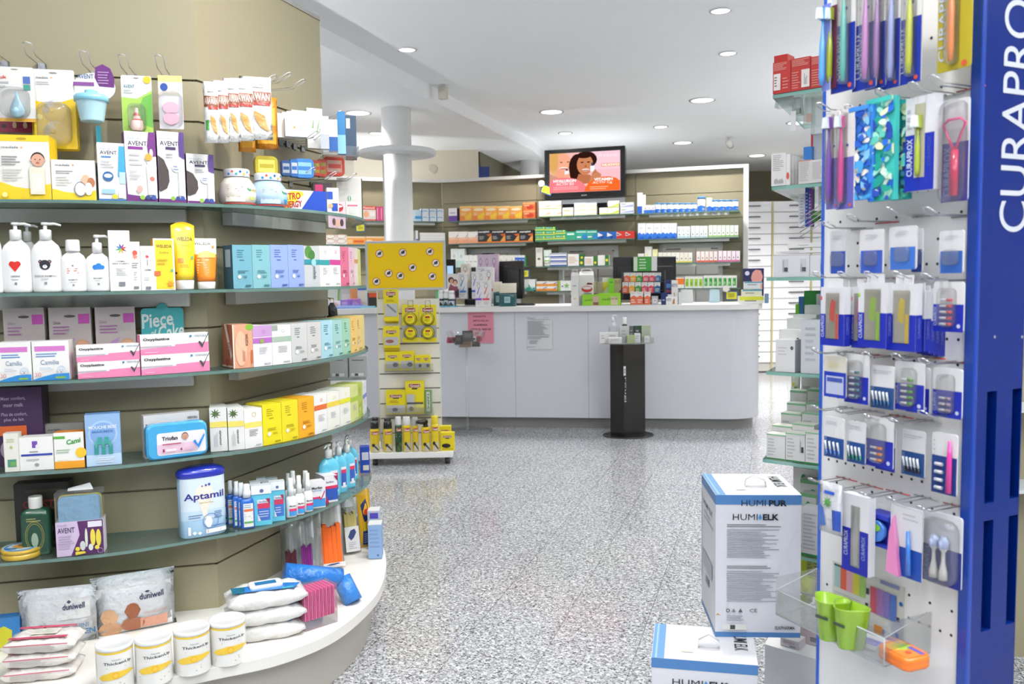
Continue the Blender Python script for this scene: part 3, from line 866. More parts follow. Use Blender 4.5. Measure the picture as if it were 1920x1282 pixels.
o=hangcard('nipple_shield_card','tall white and yellow card with clear nipple shields','baby product',f_,[('p',[(0,0),(1,0),(1,.65),(.7,.6),(.35,.57),(0,.61)],'f1c916'),('t',.1,.38,.88,.91,'medela','6a6f78',.01),('s',.46,.895,.03,6,['e9953a']),('l',.1,.55,.8,.85,2,LG),('c',.14,.4,.07,'f8e88a')])
for z in(.085,.02):
 m=MB();m.lathe([(.006,0),(.010,-.012),(.03,-.016),(.034,-.022)],'e9d25a',24,caps=False);s_=m.build('shield',o,'film');s_.rotation_euler=(PI/2,0,0);s_.location=(0,-.03,z+.03)
bubble(o,.095,.13,.01,.03,'film')
f_=hangfr(PAN1,63,150,185,283,.05);hangcard('nipple_shield_card','second yellow card just behind the tall white one','baby product',f_,[],base='e9bd14',hole=False)
f_=hangfr(PAN1,137,217,125,176,.10)
o=root('powder_dispenser','round white and purple card holding a pale blue stacking milk powder cup','baby product',f_.o,f_.yaw)
m=MB();m.slab([(f_.w/2*math.cos(a),.02+.045*math.sin(a))for a in[2*PI*i/28 for i in range(28)]],0,.003,'f1efec')
art(m,front(f_.w,f_.h),[('p',[(.55,.98),(.72,1.1),(.9,.95),(.985,.6),(.97,.25),(.62,.28),(.52,.6)],'6a2379'),('r',.02,.28,.5,.42,'8a4a98'),('t',.12,.5,.55,.72,'AVENT','53739a',.01),('l',.6,.9,.35,.85,5,'b48fc0')]);m.build('backing_card',o,'paper')
z0=-.095
m=MB();m.lathe([(.032,z0),(.034,z0+.004),(.044,z0+.06),(.046,z0+.062)],'bfe6f2',32,cy=-.05);m.build('cup',o,'plas')
m=MB();m.lathe([(.049,z0+.060),(.050,z0+.074),(.044,z0+.080),(.018,z0+.083),(.018,z0+.094),(.012,z0+.096)],'8fd3ea',32,cy=-.05);m.build('lid',o,'plas')
f_=hangfr(PAN1,231,288,142,250,.11)
o=hangcard('drinking_spout_card','white and lime green card with red and clear bottle spout','baby product',f_,[('p',[(0,0),(1,0),(1,.75),(.5,.6),(0,.62)],'a8d05a'),('p',[(.4,.2),(1,.1),(1,.7),(.7,.62)],'6db54a'),('t',.08,.45,.78,.84,'AVENT','4f8a9a',.01),('c',.86,.93,.13,'e3c62c'),('l',.08,.4,.68,.76,2,LG)])
m=MB();m.lathe([(.004,.075),(.007,.06),(.010,.05),(.012,.04),(.018,.035),(.020,.015),(.014,.005)],lambda i:'d2504a' if i in(1,3)else 'e9c8c0',20,cy=-.02);m.build('spout',o,'plas')
bubble(o,.05,.085,.004,.035)
f_=hangfr(PAN1,300,345,142,242,.12)
o=hangcard('soother_pack','white soother pack with pink pacifiers, blue round mark and yellow top','baby product',f_,[('r',0,.88,1,1,'ead98a'),('r',0,.62,1,.88,'efe9d8'),('e',.24,.78,.16,.075,'2b4fa2'),('r',0,0,1,.62,'e6e4ea')])
for z in(.045,.012):
 m=MB();m.lathe([(.024,-.004),(.02,-.010),(.008,-.012),(.007,-.02)],lambda i:'efb6cb' if i<1 else 'f4d9e2',20,ky=.8);s_=m.build('pacifier',o,'plas');s_.rotation_euler=(PI/2,0,0);s_.location=(0,-.012,z+.02)
bubble(o,.07,.11,.005,.03)
f_=hangfr(PAN1,181,190,236,272,.02)
m=MB();m.box(-f_.w/2,f_.w/2,0,.01,-.03,f_.h,'3aa5bb');tag(m.build('teal_strip',None,'plas',loc=f_.o,rz=f_.yaw),'narrow teal strip hanging behind the blue powder cup','strip')
# ---- top shelf, right face
hw=[(486,150),(527,170),(597,165),(628,218)]
def pouch(name,label,cat,fr,ops,base='f1f1ee',th=.012,group=None,mat='soft',lean=0.0):
 o=root(name,label,cat,fr.o,fr.yaw,group)
 m=MB();n=8
 w_,h_=fr.w,fr.h
 rings=[]
 for i in range(n+1):
  t=i/n
  bul=th*max(0.06,max(0,math.sin(PI*min(1,t*1.12)))**.6)if t<.88 else th*.06
  ww=w_/2*(1.0 if t in(0,1)else.965+.01*math.sin(i*2.1))
  z=h_*t
  rings.append([(-ww,0+lean*t,z),(-ww*.55,-bul+lean*t,z),(0,-bul*1.15+lean*t,z),(ww*.55,-bul+lean*t,z),(ww,0+lean*t,z),(ww*.55,bul+lean*t,z),(0,bul*1.15+lean*t,z),(-ww*.55,bul+lean*t,z)])
 m.loft(rings,base,0,True,True)
 class PF(Flat):
  curved=True
  def __call__(s,u,v,o_):
   bul=th*max(0.06,max(0,math.sin(PI*min(1,v*1.12)))**.6)if v<.88 else th*.06
   x=(u-.5)*w_
   a=abs(u-.5)*2
   yy=-bul*(1.15-.15*a/.55 if a<.55 else max(0,(1-a)/.45))
   return Vector((x*.97,yy-o_-.0012+lean*v,h_*v))
 art(m,PF((0,0,0),(1,0,0),(0,0,1),(0,-1,0),w_,h_),ops,gap=.0004)
 m.build('pouch',o,mat)
 return o
hook_o={}
for i,(x,y)in enumerate([(430,176),(470,182),(505,226),(560,232)]):
 pass
pops=[('r',.02,.58,.98,.76,'8a4a2e'),('t',.06,.94,.62,.74,'ARAWAN','e9dcd0',.02),('r',.3,.54,.95,.58,'b5342c'),('r',.1,.2,.32,.36,'4d9a3f'),('p',[(.4,.45),(.75,.38),(.85,.2),(.9,.12),(.6,.2),(.45,.32)],'e0a35e'),('l',.3,.8,.8,.9,1,LG)]
for i,(x0,x1,yt,yb,l)in enumerate([(384,413,152,268,'white snack pouch with brown band hanging at the far left of five'),(403,432,150,268,'second white snack pouch with brown band from the panel corner'),(422,452,146,266,'middle one of five white snack pouches with brown band'),(434,478,146,264,'fourth white snack pouch with brown band, just behind the front one'),(452,512,143,262,'front white snack pouch with brown band showing ginger root')]):
 f_=frame(PAN1 if 0 else PAN2,x0,x1,yt,yb=yb,inset=-.17+.0*i,yaw=math.radians(20))
 pouch('snack_pouch',l,'pouch',f_,pops,group='white snack pouches',lean=.01)
hookw(422,165,PAN2,'wire hook holding the two outer snack pouches',L=.2)
hookw(452,160,PAN2,'wire hook holding the front snack pouch',L=.2)
hookw(480,172,PAN2,'bare wire hook tip between the pouches and the white boxes',L=.2)
hookw(556,228,PAN2,'bare wire hook next to the blue boxes',L=.2)
for x0,x1,yt,yb,l in[(447,480,205,285,'orange sweet bag hanging below the white pouches'),(478,522,182,280,'yellow orange sweet bag behind the front white pouch')]:
 f_=frame(PAN2,x0,x1,yt,yb=yb,inset=-.10,yaw=math.radians(25));pouch('sweet_bag',l,'pouch',f_,[('r',.1,.1,.9,.3,'e9a72e'),('r',.1,.45,.9,.8,'e3b338')],base='d98a1e')
 # white cartons hanging in a row
for i,x in enumerate([548,539,530,521]):
 f_=frame(PAN2,x,x+30,207+i*2,yb=258,inset=-.10-.0*i,yaw=math.radians(35))
 carton('hanging_carton',['front','second','third','last'][i]+' of the pinkish white cartons hanging in a tight row','box',f_,.016,'f0e6e0',[],group='white hanging cartons')
 if i:pass
f_=frame(PAN2,577,606,203,yb=278,inset=-.13,yaw=math.radians(30));carton('hanging_carton','tall white hanging carton with green aloe leaf drawing','box',f_,.03,'f6f6f2',[('p',[(.3,.5),(.45,.8),(.4,.5)],'7aa86a'),('p',[(.55,.4),(.85,.8),(.68,.4)],'8cb67a'),('r',.2,.25,.4,.28,'9a9a98')])
f_=frame(PAN2,535,576,222,yb=256,inset=-.14,yaw=math.radians(25));carton('hanging_carton','flat white hanging carton with small orange flower print','box',f_,.05,'f7f7f5',[('s',.42,.5,.1,6,['e5a43c','d9b96a']),('l',.6,.9,.4,.6,2,LG)])
for i,(x,y)in enumerate([(548,262),(562,266),(575,270),(590,274)]):
 hookw(x-22,y,PAN2,['first','second','third','last'][i]+' in the row of empty wire hooks under the white hanging cartons',L=.17)
gl=0
for x0,x1,yt,yb,c,c2,l in[(478,522,292,330,'a99a2a','d9cf5e','olive yellow pastille tin hanging by the jars'),(528,546,300,330,'24487c','9aa2a8','dark blue pastille tin seen edge on, leftmost of the blue pair'),(545,560,298,332,'2b62a4','b5bcc2','dark blue pastille tin edge, next to the fish print tin'),(552,590,297,334,'3c7fc4','8fc3e8','blue and gold pastille tin facing out'),(584,602,300,330,'b9402e','9b8f25','red and olive pastille tin edge'),(596,614,298,332,'c2452f','8f8a2a','second red pastille tin edge beside the front one'),(608,647,293,330,'d84a35','e8b6a0','front red and silver pastille tin hanging outermost')]:
 f_=frame(PAN2,x0,x1,yt,yb=yb,inset=-.15,yaw=math.radians(28))
 m=MB();pl=rcorner(f_.w,f_.h,min(f_.w,f_.h)*.25,4)
 m.loft([[(p[0]*.92,0,p[1]*.95+.002)for p in pl],[(p[0],.004,p[1])for p in pl],[(p[0],.022,p[1])for p in pl],[(p[0]*.92,.026,p[1]*.95+.002)for p in pl]],c,0,True)
 art(m,front(f_.w,f_.h),[('r',.15,.2,.85,.8,c2),('r',.2,.4,.8,.6,c)])
 tag(m.build('pastille_tin',None,'plas',loc=f_.o,rz=f_.yaw),l,'tin','pastille tins on hooks')
hookw(512,332,PAN2,'wire hook under the olive yellow tin',L=.18)
hookw(545,340,PAN2,'wire hook under the blue tins',L=.2)
hookw(585,342,PAN2,'wire hook under the red tins',L=.2)
# acrylic corner tray with blue boxes
T0=S2.hit(640,290,.02);f_=frame(S2,600,670,215,yb=292,inset=.03)
o=root('acrylic_tray','clear acrylic corner tray carrying dark blue and white boxes','tray',f_.o,math.radians(20))
m=MB();m.box(-.07,.07,-.03,.10,-.004,0,'fff');m.box(-.07,.07,-.033,-.03,-.004,.035,'fff');m.box(.067,.07,-.03,.10,-.004,.035,'fff');m.box(-.07,.07,.1,.104,-.06,.10,'fff');m.build('tray',o,'acryl')
for x0,x1,yt,c,c2,l in[(648,669,209,'3f5873','f2f2f0','dark slate blue box with white barcode label on the acrylic tray'),(634,649,212,'2f7fb8','8fc8ea','bright blue box beside the dark one on the acrylic tray'),(617,634,232,'dfe3ea','2c5fa8','white and blue box on the acrylic tray'),(602,618,230,'e6e8ec','b9bdc6','plain white box at the inner end of the acrylic tray')]:
 f2=frame(S2,x0,x1,yt,yb=291,inset=.03,yaw=math.radians(12))
 f2.o.z=f_.o.z+.001
 carton('skincare_box',l,'box',f2,.035,c,[('r',.1,.7,.45,.93,c2)]if x0==648 else[('r',0,.0,1,.45,c2)])
 # jars, energy box, white boxes
def jar(cx,w_,yt,label,c1,c2,c3):
 f_=frame(S2,cx-w_/2,cx+w_/2,yt,z=ZL[1]+.001,inset=.07)
 r=f_.w/2;h=f_.h
 o=root('sweet_jar',label,'jar',f_.o,f_.yaw)
 m=MB();m.lathe([(r*.7,0),(r*.95,h*.12),(r,h*.33),(r*.9,h*.58),(r*.66,h*.76)],c1,28)
 art(m,Wrap(r*.96,1,h*.1,h*.62,1.2),[('r',.05,.0,.5,.9,c2),('c',.7,.35,.12,c3),('c',.82,.6,.08,'d8b04a'),('c',.62,.7,.07,'4f9f6e'),('e',.72,.75,.17,.1,'f3e9ef'),('l',.1,.45,.2,.8,6,'b5a9a0'),('r',0,-.12,1,-.05,'b03c34')],gap=.0012)
 m.build('body',o,'plas')
 m=MB();m.lathe([(r*.66,h*.78),(r*.69,h*.8),(r*.69,h*.96),(r*.64,h)],'e8eef4',28)
 art(m,Wrap(r*.69,1,h*.8,h*.96,1.5),[('c',.15+.1*i,.3+.4*(i%2),.04,['3f86c4','d9603e','3aa0a8','2c5fa8','e0a83c'][i%5])for i in range(8)]);m.build('lid',o,'plas')
 return o
jar(445,66,318,'round sweet jar with cream and green print at the panel corner','e6dfd2','efe9dc','b5c267')
jar(503,58,326,'round sweet jar with blue print beside the energy drink box','a9c4e2','bcd2ea','2c8fb8')
f_=frame(S2,528,612,357,z=ZL[1]+.001,inset=.03,yaw=math.radians(38))
carton('energy_tablet_box','long white and blue energy tablet box with yellow flash','box',f_,.05,'e9ebec',[('p',[(.42,0),(.72,1),(1,1),(1,0)],'1f49b4'),('p',[(0,.1),(.1,.0),(.5,.8),(.45,.95),(.2,.95)],'e8d22e'),('i',.0,.42,.5,.85,'EKTRO','b02a2a',.03,.1),('i',.02,.45,.12,.45,'ENERGY','b02a2a',.03,.1)],tuck=False)
f_=frame(S2,614,636,352,z=ZL[1]+.001,inset=.03,yaw=math.radians(20));carton('energy_tablet_box','white box with blue squares at the end of the energy tablets','box',f_,.05,'eceef0',[('r',.0,.55,.5,.85,'2450b8'),('r',.4,.1,.9,.4,'2450b8'),('c',.3,.3,.2,'e7b98a')])
f_=frame(S2,632,678,333,z=ZL[1]+.001,inset=.10,yaw=math.radians(5));carton('supplement_box','tall plain white box with small green leaf mark beyond the energy tablets','box',f_,.06,'f3f2ec',[('e',.5,.5,.07,.07,'3f9a6a'),('e',.5,.5,.03,.07,'eef3ec')],side='3a4038')
f_=frame(S2,626,648,378,z=ZL[1]+.001,inset=.02,yaw=math.radians(15));carton('lip_balm_box','small pale pink box with glossy red lips print','box',f_,.03,'e9c8cc',[('e',.5,.5,.36,.32,'b5242e'),('e',.5,.62,.3,.1,'f1d9d6')])
f_=frame(S2,650,674,378,z=ZL[1]+.001,inset=.02,yaw=math.radians(12));carton('plaster_box','small white box with pink writing at the shelf tip','box',f_,.03,'f2ece6',[('r',.1,.7,.9,.8,'d97a8a'),('r',.25,.2,.75,.6,'e3e6e0')])
f_=frame(S2,588,625,343,z=ZL[1]+.001,inset=.09,yaw=math.radians(20));carton('cosmetic_box','pink and black cosmetic box in the shadow behind the energy tablets','box',f_,.05,'3a3030',[('r',.1,.5,.5,.95,'c22f6a')])
f_=frame(S2,608,660,384,z=ZL[1]-.055,inset=-.003,yaw=None)
m=MB();m.slab(rcorner(.13,.045,.002),0,.002,'d8c4cc');art(m,front(.13,.045),[('r',0,0,1,1,'c9b2c0'),('e',.3,.5,.1,.3,'5a3f3a'),('e',.5,.4,.12,.35,'d8ab94'),('e',.75,.5,.1,.3,'4a3531')])
p_=S2.hit(632,405,.004);tag(m.build('shelf_talker',None,'paper',loc=(p_.x,p_.y,ZL[1]-.056),rz=yaw_of(S2,632,400,.004)),'pale pink photo strip hung under the tip of the top shelf','shelf label')
# ---- second shelf, wide face: bottles
def oval_bottle(fr,col,label,name='shampoo_bottle',cat='bottle',ops=(),pump=True,cap='f2f2f0',ky=.55,ph=.26,neck=.22,pump_yaw=0.0,mat='plas',group=None,capr=.4,bodymat=None,z1=None):
 """shouldered bottle with oval body; ph is the share of the height taken by the pump or cap"""
 o=root(name,label,cat,fr.o+Vector((-math.sin(fr.yaw),math.cos(fr.yaw),0))*(fr.w*ky/2),fr.yaw,group)
 w_,h_=fr.w/2,fr.h
 b1=h_*(1-ph)
 m=MB()
 m.lathe([(w_*.9,0),(w_*.98,h_*.02),(w_,h_*.06),(w_,b1*.72),(w_*.96,b1*.8),(w_*.82,b1*.89),(w_*.58,b1*.95),(w_*.4,b1),],col,28,ky=ky,pw=2.4)
 art(m,Wrap(w_,ky,0,h_,.95,pw=2.4),ops,gap=.0006)
 m.build('body',o,bodymat or mat)
 m=MB()
 if pump:
  r=w_*capr
  m.lathe([(r,b1-.001),(r,b1+h_*ph*.5),(r*.85,b1+h_*ph*.55),(r*.35,b1+h_*ph*.56),(r*.35,b1+h_*ph*.8)],cap,20)
  m.build('collar',o,mat)
  m=MB();zt=h_*.985
  m.lathe([(r*.6,b1+h_*ph*.8),(r*.75,zt-.004),(r*.6,zt),],cap,16)
  L_=w_*1.05
  c_,s_=math.cos(pump_yaw),math.sin(pump_yaw)
  m.tube([(0,0,zt-.005),(L_*.6*c_,L_*.6*s_,zt-.004),(L_*c_,L_*s_,zt-.009)],[.0048,.0042,.003],cap,8)
  m.build('pump_head',o,mat)
 else:
  r=w_*capr
  m.lathe([(r,b1-.001),(r*1.02,b1+.004),(r*.98,h_-.003),(r*.85,h_)],cap,22);m.build('cap',o,mat)
 return o
BT=lambda s,s2=None:[('t',.5-.028*len(s),.5+.028*len(s),.215,.24,s,'4a4c55',.01),('r',.46,.11,.55,.145,'8a8d94'),('l',.35,.65,.17,.20,1,LG)]
Z2=ZL[2]+.001
def s1b(k,x0,x1,yt,ins=.02):return frame(S1,x0,x1,yt,z=ZL[k]+.001,inset=ins)
oval_bottle(s1b(2,-34,0,400),'f6f6f5','white pump bottle cut off at the very edge of the shelf','pump_bottle')
f_=s1b(2,-2,55,414)
oval_bottle(f_,'f6f6f5','large white pump bottle printed with a red heart','pump_bottle',ops=[('c',.39,.40,.12,'d4332a'),('c',.60,.40,.12,'d4332a'),('p',[(.275,.39),(.495,.29),(.715,.39),(.6,.43),(.39,.43)],'d4332a')]+BT('SAPONE'),ph=.26)
f_=s1b(2,54,112,414)
oval_bottle(f_,'f6f6f5','large white pump bottle printed with a dark bear head','pump_bottle',ops=[('c',.33,.43,.075,'33323c'),('c',.67,.43,.075,'33323c'),('c',.33,.43,.04,'c98a8a'),('c',.67,.43,.04,'c98a8a'),('c',.5,.385,.2,'33323c'),('e',.5,.36,.09,.026,'f4f4f4'),('c',.5,.372,.025,'33323c')]+BT('DOCCIA SHAMPOO'),ph=.26)
oval_bottle(frame(S1,30,70,418,z=Z2,inset=.11),'ecece9','white pump bottle behind, its head between the heart and bear bottles','pump_bottle',ph=.26)
f_=s1b(2,112,161,449)
oval_bottle(f_,'f6f6f5','small white capped bottle with orange fish print','shampoo_bottle',ops=[('l',.25,.8,.34,.46,3,'e2714f'),('s',.5,.50,.07,5,['8a8d94'])]+BT('SHAMPOO'),pump=False,ph=.22,capr=.56)
f_=s1b(2,159,207,438)
oval_bottle(f_,'f6f6f5','small white pump bottle with blue cloud print','pump_bottle',ops=[('c',.38,.42,.12,'2f7fce'),('c',.54,.44,.14,'2f7fce'),('c',.70,.42,.10,'2f7fce'),('r',.32,.385,.76,.42,'2f7fce')]+BT('BALSAMO'),ph=.33)
s1box(2,205,245,432,.045,'tall white face cream box with rainbow star print',[('s',.58,.70,.3,8,['d9432f','8a3f9a','3f4fa8','2f8fc0','3fa86a','9ab83a','e0a02e','8a4a3a']),('t',.3,.75,.48,.5,'CREMA','4a4c55',.01),('t',.12,.92,.44,.465,'VISO CORPO','4a4c55',.01),('l',.3,.8,.25,.38,5,LG),('r',.4,.08,.7,.15,'7c7f86')],name='face_cream_box')
s1box(2,245,264,453,.035,'narrow white box with small red octopus print',[('e',.5,.77,.25,.055,'d9573f'),('s',.5,.69,.35,6,['d98a78']),('l',.15,.85,.45,.58,3,GRY),('l',.3,.7,.2,.4,4,LG),('r',.25,.04,.75,.09,'7c7f86')],name='baby_cream_box')
s1box(2,265,290,461,.035,'narrow white box with small red flower on a stem',[('s',.5,.76,.2,6,['c83f5a']),('r',.48,.56,.52,.7,'4a4c55'),('t',.25,.78,.44,.48,'CREMA','4a4c55',.01),('l',.2,.8,.22,.3,2,LG),('r',.3,.03,.7,.09,'7c7f86')],name='baby_cream_box')
s1box(2,289,328,447,.04,'white framed yellow calendula cream box',[('r',.08,.02,.92,.97,'f0cf35'),('t',.14,.88,.82,.88,'WELEDA','3d3a34',.01),('t',.3,.75,.70,.75,'baby','8a8a30',.0),('r',.0,.28,.3,.37,'df6a3c'),('c',.85,.38,.07,'5fae7a'),('s',.75,.12,.22,7,['e8942a']),('l',.15,.7,.48,.62,2,'c9a828')],name='calendula_box',side='e0a82c')
def tube_pack(fr,label,body,low,ops,lowops=(),name='cream_tube',wave=0,capc='ecebe6'):
 o=root(name,label,'tube',fr.o,fr.yaw)
 w_,h_=fr.w,fr.h;hc=h_*.155
 m=MB();m.lathe([(w_*.36,0),(w_*.38,.003),(w_*.40,hc*.9),(w_*.38,hc)],capc,22,cy=w_*.38,ky=.9);m.build('cap',o,'plas')
 m=MB();rings=[]
 N=8
 for i in range(N+1):
  t=i/N
  hw_=w_*(.40+.10*min(1,t*1.5));dp=w_*.36*(1-t)**.7+.0008
  z=hc+(h_-hc)*t
  ring=[]
  for j in range(20):
   a=2*PI*j/20
   zz=z+(wave*(1-(math.cos(a))**2)if i==N else 0)
   ring.append((hw_*math.cos(a),w_*.38+dp*math.sin(a),zz))
  rings.append(ring)
 m.loft(rings,lambda i:low if i<5 and low else body,0,True)
 class TF(Flat):
  curved=True
  def __call__(s,u,v,o_):
   t=max(0,(v*h_-hc)/(h_-hc))
   hw_=w_*(.40+.10*min(1,t*1.5));dp=w_*.36*max(0,1-t)**.7+.0008
   x=(u-.5)*w_
   q=max(0,1-(x/hw_)**2)**.5
   return Vector((x,w_*.38-dp*q-o_-.0006,v*h_))
 art(m,TF((0,0,0),(1,0,0),(0,0,1),(0,-1,0),w_,h_),ops,gap=.0005)
 m.build('body',o,'plas')
 return o
tube_pack(s1b(2,326,371,422),'tall yellow baby cream tube with scalloped top edge','f0cd2c',None,[('t',.2,.86,.76,.82,'WELEDA','3d3a34',.01),('t',.38,.72,.67,.71,'baby','b59a20',0),('r',.2,.42,.42,.49,'e08a3c'),('c',.8,.50,.07,'5fae7a'),('l',.25,.75,.34,.4,2,'d9a428'),('c',.12,.26,.05,'3a3020')],wave=.012)
tube_pack(s1b(2,368,411,446),'white and orange cream tube at the shelf corner','f0ead8','ef8a26',[('t',.03,.72,.87,.92,'WELEDA','3d3a34',.01),('c',.82,.83,.07,'e8843c'),('p',[(.1,.62),(.2,.72),(.5,.76),(.9,.7),(.92,.62)],'f0c25e'),('l',.1,.6,.3,.6,6,'f7c48a')])
# ---- rows of cartons on the right face
def s2row(k,items,ins=.02,dp=.07,name='herbal_tea_box',suffix='',yaws=None):
 for it in items:
  x0,x1,yt,base,ops,l=it[:6]
  kw=it[6]if len(it)>6 else{}
  d_=kw.pop('dp',dp);nm=kw.pop('name',name)
  fr=frame(S2,x0,x1,yt,z=ZL[k]+.001,inset=kw.pop('ins',ins))
  fr.w-=.0012
  kw['bk']=min(fr.w*.42,fr.w*d_*.62)
  carton(nm,l,'box',fr,d_,base,ops,**kw)
TX=lambda c:[('l',.22,.62,.70,.9,4,c),('l',.35,.6,.62,.68,1,c),('l',.25,.8,.34,.42,3,c),('c',.32,.27,.09,'f4f0ea'),('l',.5,.8,.24,.30,2,c),('r',.6,.05,.9,.085,c)]
BAND=lambda c,y=.53:[('r',0,y,1,y+.13,c),('l',.3,.8,.3,.48,5,LG),('r',.55,.05,.9,.08,LG),('o',.55,.85,.09,.04,c,.25)]
s2row(2,[(437,474,459,'6fa6b5',TX('40727f'),'blue-green tea box at the near end of the second shelf row',dict(side='39667a',sops=[('r',.3,.5,.8,.9,'b9d4dc')])),(474,508,459,'7fb4bb',TX('47808a'),'lighter blue-green tea box, second in the second shelf row'),(508,541,459,'8fa6dc',TX('4c64a8'),'periwinkle blue tea box beside the green one on the second shelf'),(541,571,459,'92a6df',TX('4c64a8'),'periwinkle blue tea box beside the grey plant box'),(571,600,461,'c3c7c9',[('c',.3,.85,.25,'4f8a3f'),('c',.5,.78,.2,'3f7a38'),('r',0,.55,1,.67,'2c8f9a'),('c',.6,.6,.15,'9ad0d6'),('V',.55,.75,.2,.5,'weleda','4a4c55',.01)],'grey tea box with green leaves and teal band'),(600,619,461,'f0f0ec',BAND('2f9aa0'),'white tea box with teal band'),(619,639,461,'f2f0ee',BAND('c9408f'),'white tea box with magenta band'),(639,655,463,'d9708f',TX('a83f62'),'rose pink tea box on the second shelf'),(655,665,464,'e6bccb',TX('b07a90'),'pale pink tea box on the second shelf'),(665,672,465,'e9dcd0',[('r',0,.6,1,.7,'d9a05e')],'narrow cream tea box on the second shelf'),(672,677,467,'dfe08a',[],'last pale yellow tea box at the tip of the second shelf')],dp=.08)
s2row(3,[(437,475,608,'dba080',[('r',0,0,.06,1,'efe6d4'),('e',.85,.93,.2,.07,'7fae3a'),('e',.4,.45,.3,.4,'e6b698'),('V',.62,.76,.5,.78,'WELEDA','5a4030',.01),('L',.45,.6,.15,.5,2,'b05a38'),('r',.88,.1,.98,.4,'c9683c')],'orange cream box standing first on the third shelf',dict(name='care_oil_box',side='b9674a',sops=[('r',.02,.02,.98,.06,'e8d9c4'),('p',[(.3,1),(.5,1),(.95,.3),(.8,.2)],'e9d8c8'),('v',.6,.8,.3,.6,'WELEDA','4a3428',.01),('c',.5,.12,.12,'a8442e')])),(475,511,610,'f0eef0',[('r',0,.72,1,1,'c29ac8')]+BAND('b06ab5',.57)+[('c',.45,.62,.1,'8fb04a')],'white tea box with lilac top and purple band'),(511,547,609,'eeeeea',[('r',0,.86,.3,1,'9aa49a')]+BAND('a3b8a6',.58),'white tea box with sage green band'),(547,577,606,'c9cac8',TX('7b7d80'),'first plain grey tea box on the third shelf'),(577,603,604,'cccac8',TX('7b7d80'),'second plain grey tea box on the third shelf'),(603,625,601,'a9d3de',TX('4a8496'),'light blue tea box on the third shelf'),(625,643,600,'a3cfc9',TX('46857e'),'pale teal tea box on the third shelf'),(643,658,597,'9fccb0',TX('468a5e'),'mint green tea box on the third shelf'),(658,669,594,'edc470',TX('b5802c'),'first amber tea box on the third shelf'),(669,678,592,'efd07a',TX('b5802c'),'middle amber tea box on the third shelf'),(678,684,591,'f0d886',[],'outermost amber tea box on the third shelf')],dp=.10)
PALM=[('s',.35,.86,.34,9,['3f5f2a','5a7a35','2f4a22']),('r',0,.55,1,.68,'e8d467'),('V',.5,.68,.15,.48,'alpinamed','4a4c55',.01),('L',.2,.45,.1,.45,3,LG)]
PALM2=[('r',0,.52,1,.66,'ecd96e'),('o',.55,.85,.12,.06,'e0bd4a',.2),('l',.25,.85,.3,.48,5,GRY),('r',.6,.05,.9,.08,LG)]
s2row(4,[(394,427,764,'e6e6e2',PALM,'white and yellow palm print tea box, nearest on the fourth shelf',dict(dp=.1)),(428,459,764,'e6e6e2',PALM,'palm print side of the second white tea box on the fourth shelf',dict(dp=.1)),(459,493,766,'ecebe8',PALM2,'white tea box with pale yellow band beside the palm boxes',dict(dp=.1)),(493,529,757,'e8d822',TX('a89a10'),'bright yellow tea box, first of two',dict(side='c9b91a')),(529,560,751,'ead628',TX('a89a10'),'bright yellow tea box, second of two'),(560,590,745,'efab22',TX('b06f10'),'deep orange tea box'),(590,614,739,'f0efec',BAND('dd6a34',.6),'white tea box with orange-red band'),(614,638,735,'f0efe6',BAND('ecd14a',.62),'white tea box with yellow band and flowers'),(638,658,728,'f0f0e4',BAND('e3e032',.6),'white tea box with lemon band'),(658,672,722,'d6dc8f',BAND('a9c33c',.55),'pale green tea box with green band'),(672,681,718,'bccb52',TX('7f9428'),'olive green tea box near the shelf tip'),(681,688,716,'e8e8ea',BAND('6f86c4',.5),'last white tea box at the tip of the fourth shelf')],dp=.10)
# ---- third shelf, wide face
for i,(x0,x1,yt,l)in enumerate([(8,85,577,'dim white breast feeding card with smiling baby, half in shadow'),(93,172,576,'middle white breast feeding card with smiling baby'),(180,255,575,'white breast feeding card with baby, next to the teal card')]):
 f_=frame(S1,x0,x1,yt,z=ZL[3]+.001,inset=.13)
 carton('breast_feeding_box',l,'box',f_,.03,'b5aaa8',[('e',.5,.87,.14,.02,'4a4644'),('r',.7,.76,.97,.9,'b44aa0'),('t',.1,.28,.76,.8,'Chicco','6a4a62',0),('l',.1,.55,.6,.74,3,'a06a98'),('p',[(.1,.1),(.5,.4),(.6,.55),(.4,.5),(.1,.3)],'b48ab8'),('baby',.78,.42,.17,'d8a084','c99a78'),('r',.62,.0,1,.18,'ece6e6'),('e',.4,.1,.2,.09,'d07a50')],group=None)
f_=frame(S1,266,346,577,z=ZL[3]+.001,inset=.13)
o=hangcard('cupcake_card','teal card with curly white lettering behind the pink boxes','card',f_,[('i',.02,.75,.70,.93,'Piece','e6ecea',.02,.05),('i',.22,.34,.56,.66,'of','e6ecea',.02,0),('i',.38,1.0,.50,.74,'Cake','e6ecea',.02,.05),('r',0,0,.4,.42,'d8dadc'),('c',.22,.33,.14,'5fb0b8')],base='3fa7ab',hole=False,r=.012)
m=MB();m.slab([(.022*math.cos(a),f_.h*.93+.03*math.sin(a))for a in[PI*i/12 for i in range(13)]],.0001,.0025,'3fa7ab');m.build('rounded_tab',o,'paper')
CAM=[('r',.07,.74,.9,.87,'cf7ac2'),('l',.1,.9,.58,.7,2,'4a86c0'),('t',.22,.72,.40,.52,'Camilia','6a86a8',0),('baby',.78,.25,.11,'dfe6ee','c6d3e2'),('p',[(0,.0),(1,0),(1,.17),(.6,.16),(.3,.1),(0,.02)],'2f86c8'),('t',.06,.24,.10,.2,'30','d08a8a',.01),('r',.62,.04,.9,.09,'7fb04a'),('l',.2,.6,.26,.34,2,'b9c4d4')]
s1box(3,-2,60,641,.06,'white teething drops box with violet bar, cut by the picture edge',CAM,name='teething_drops_box')
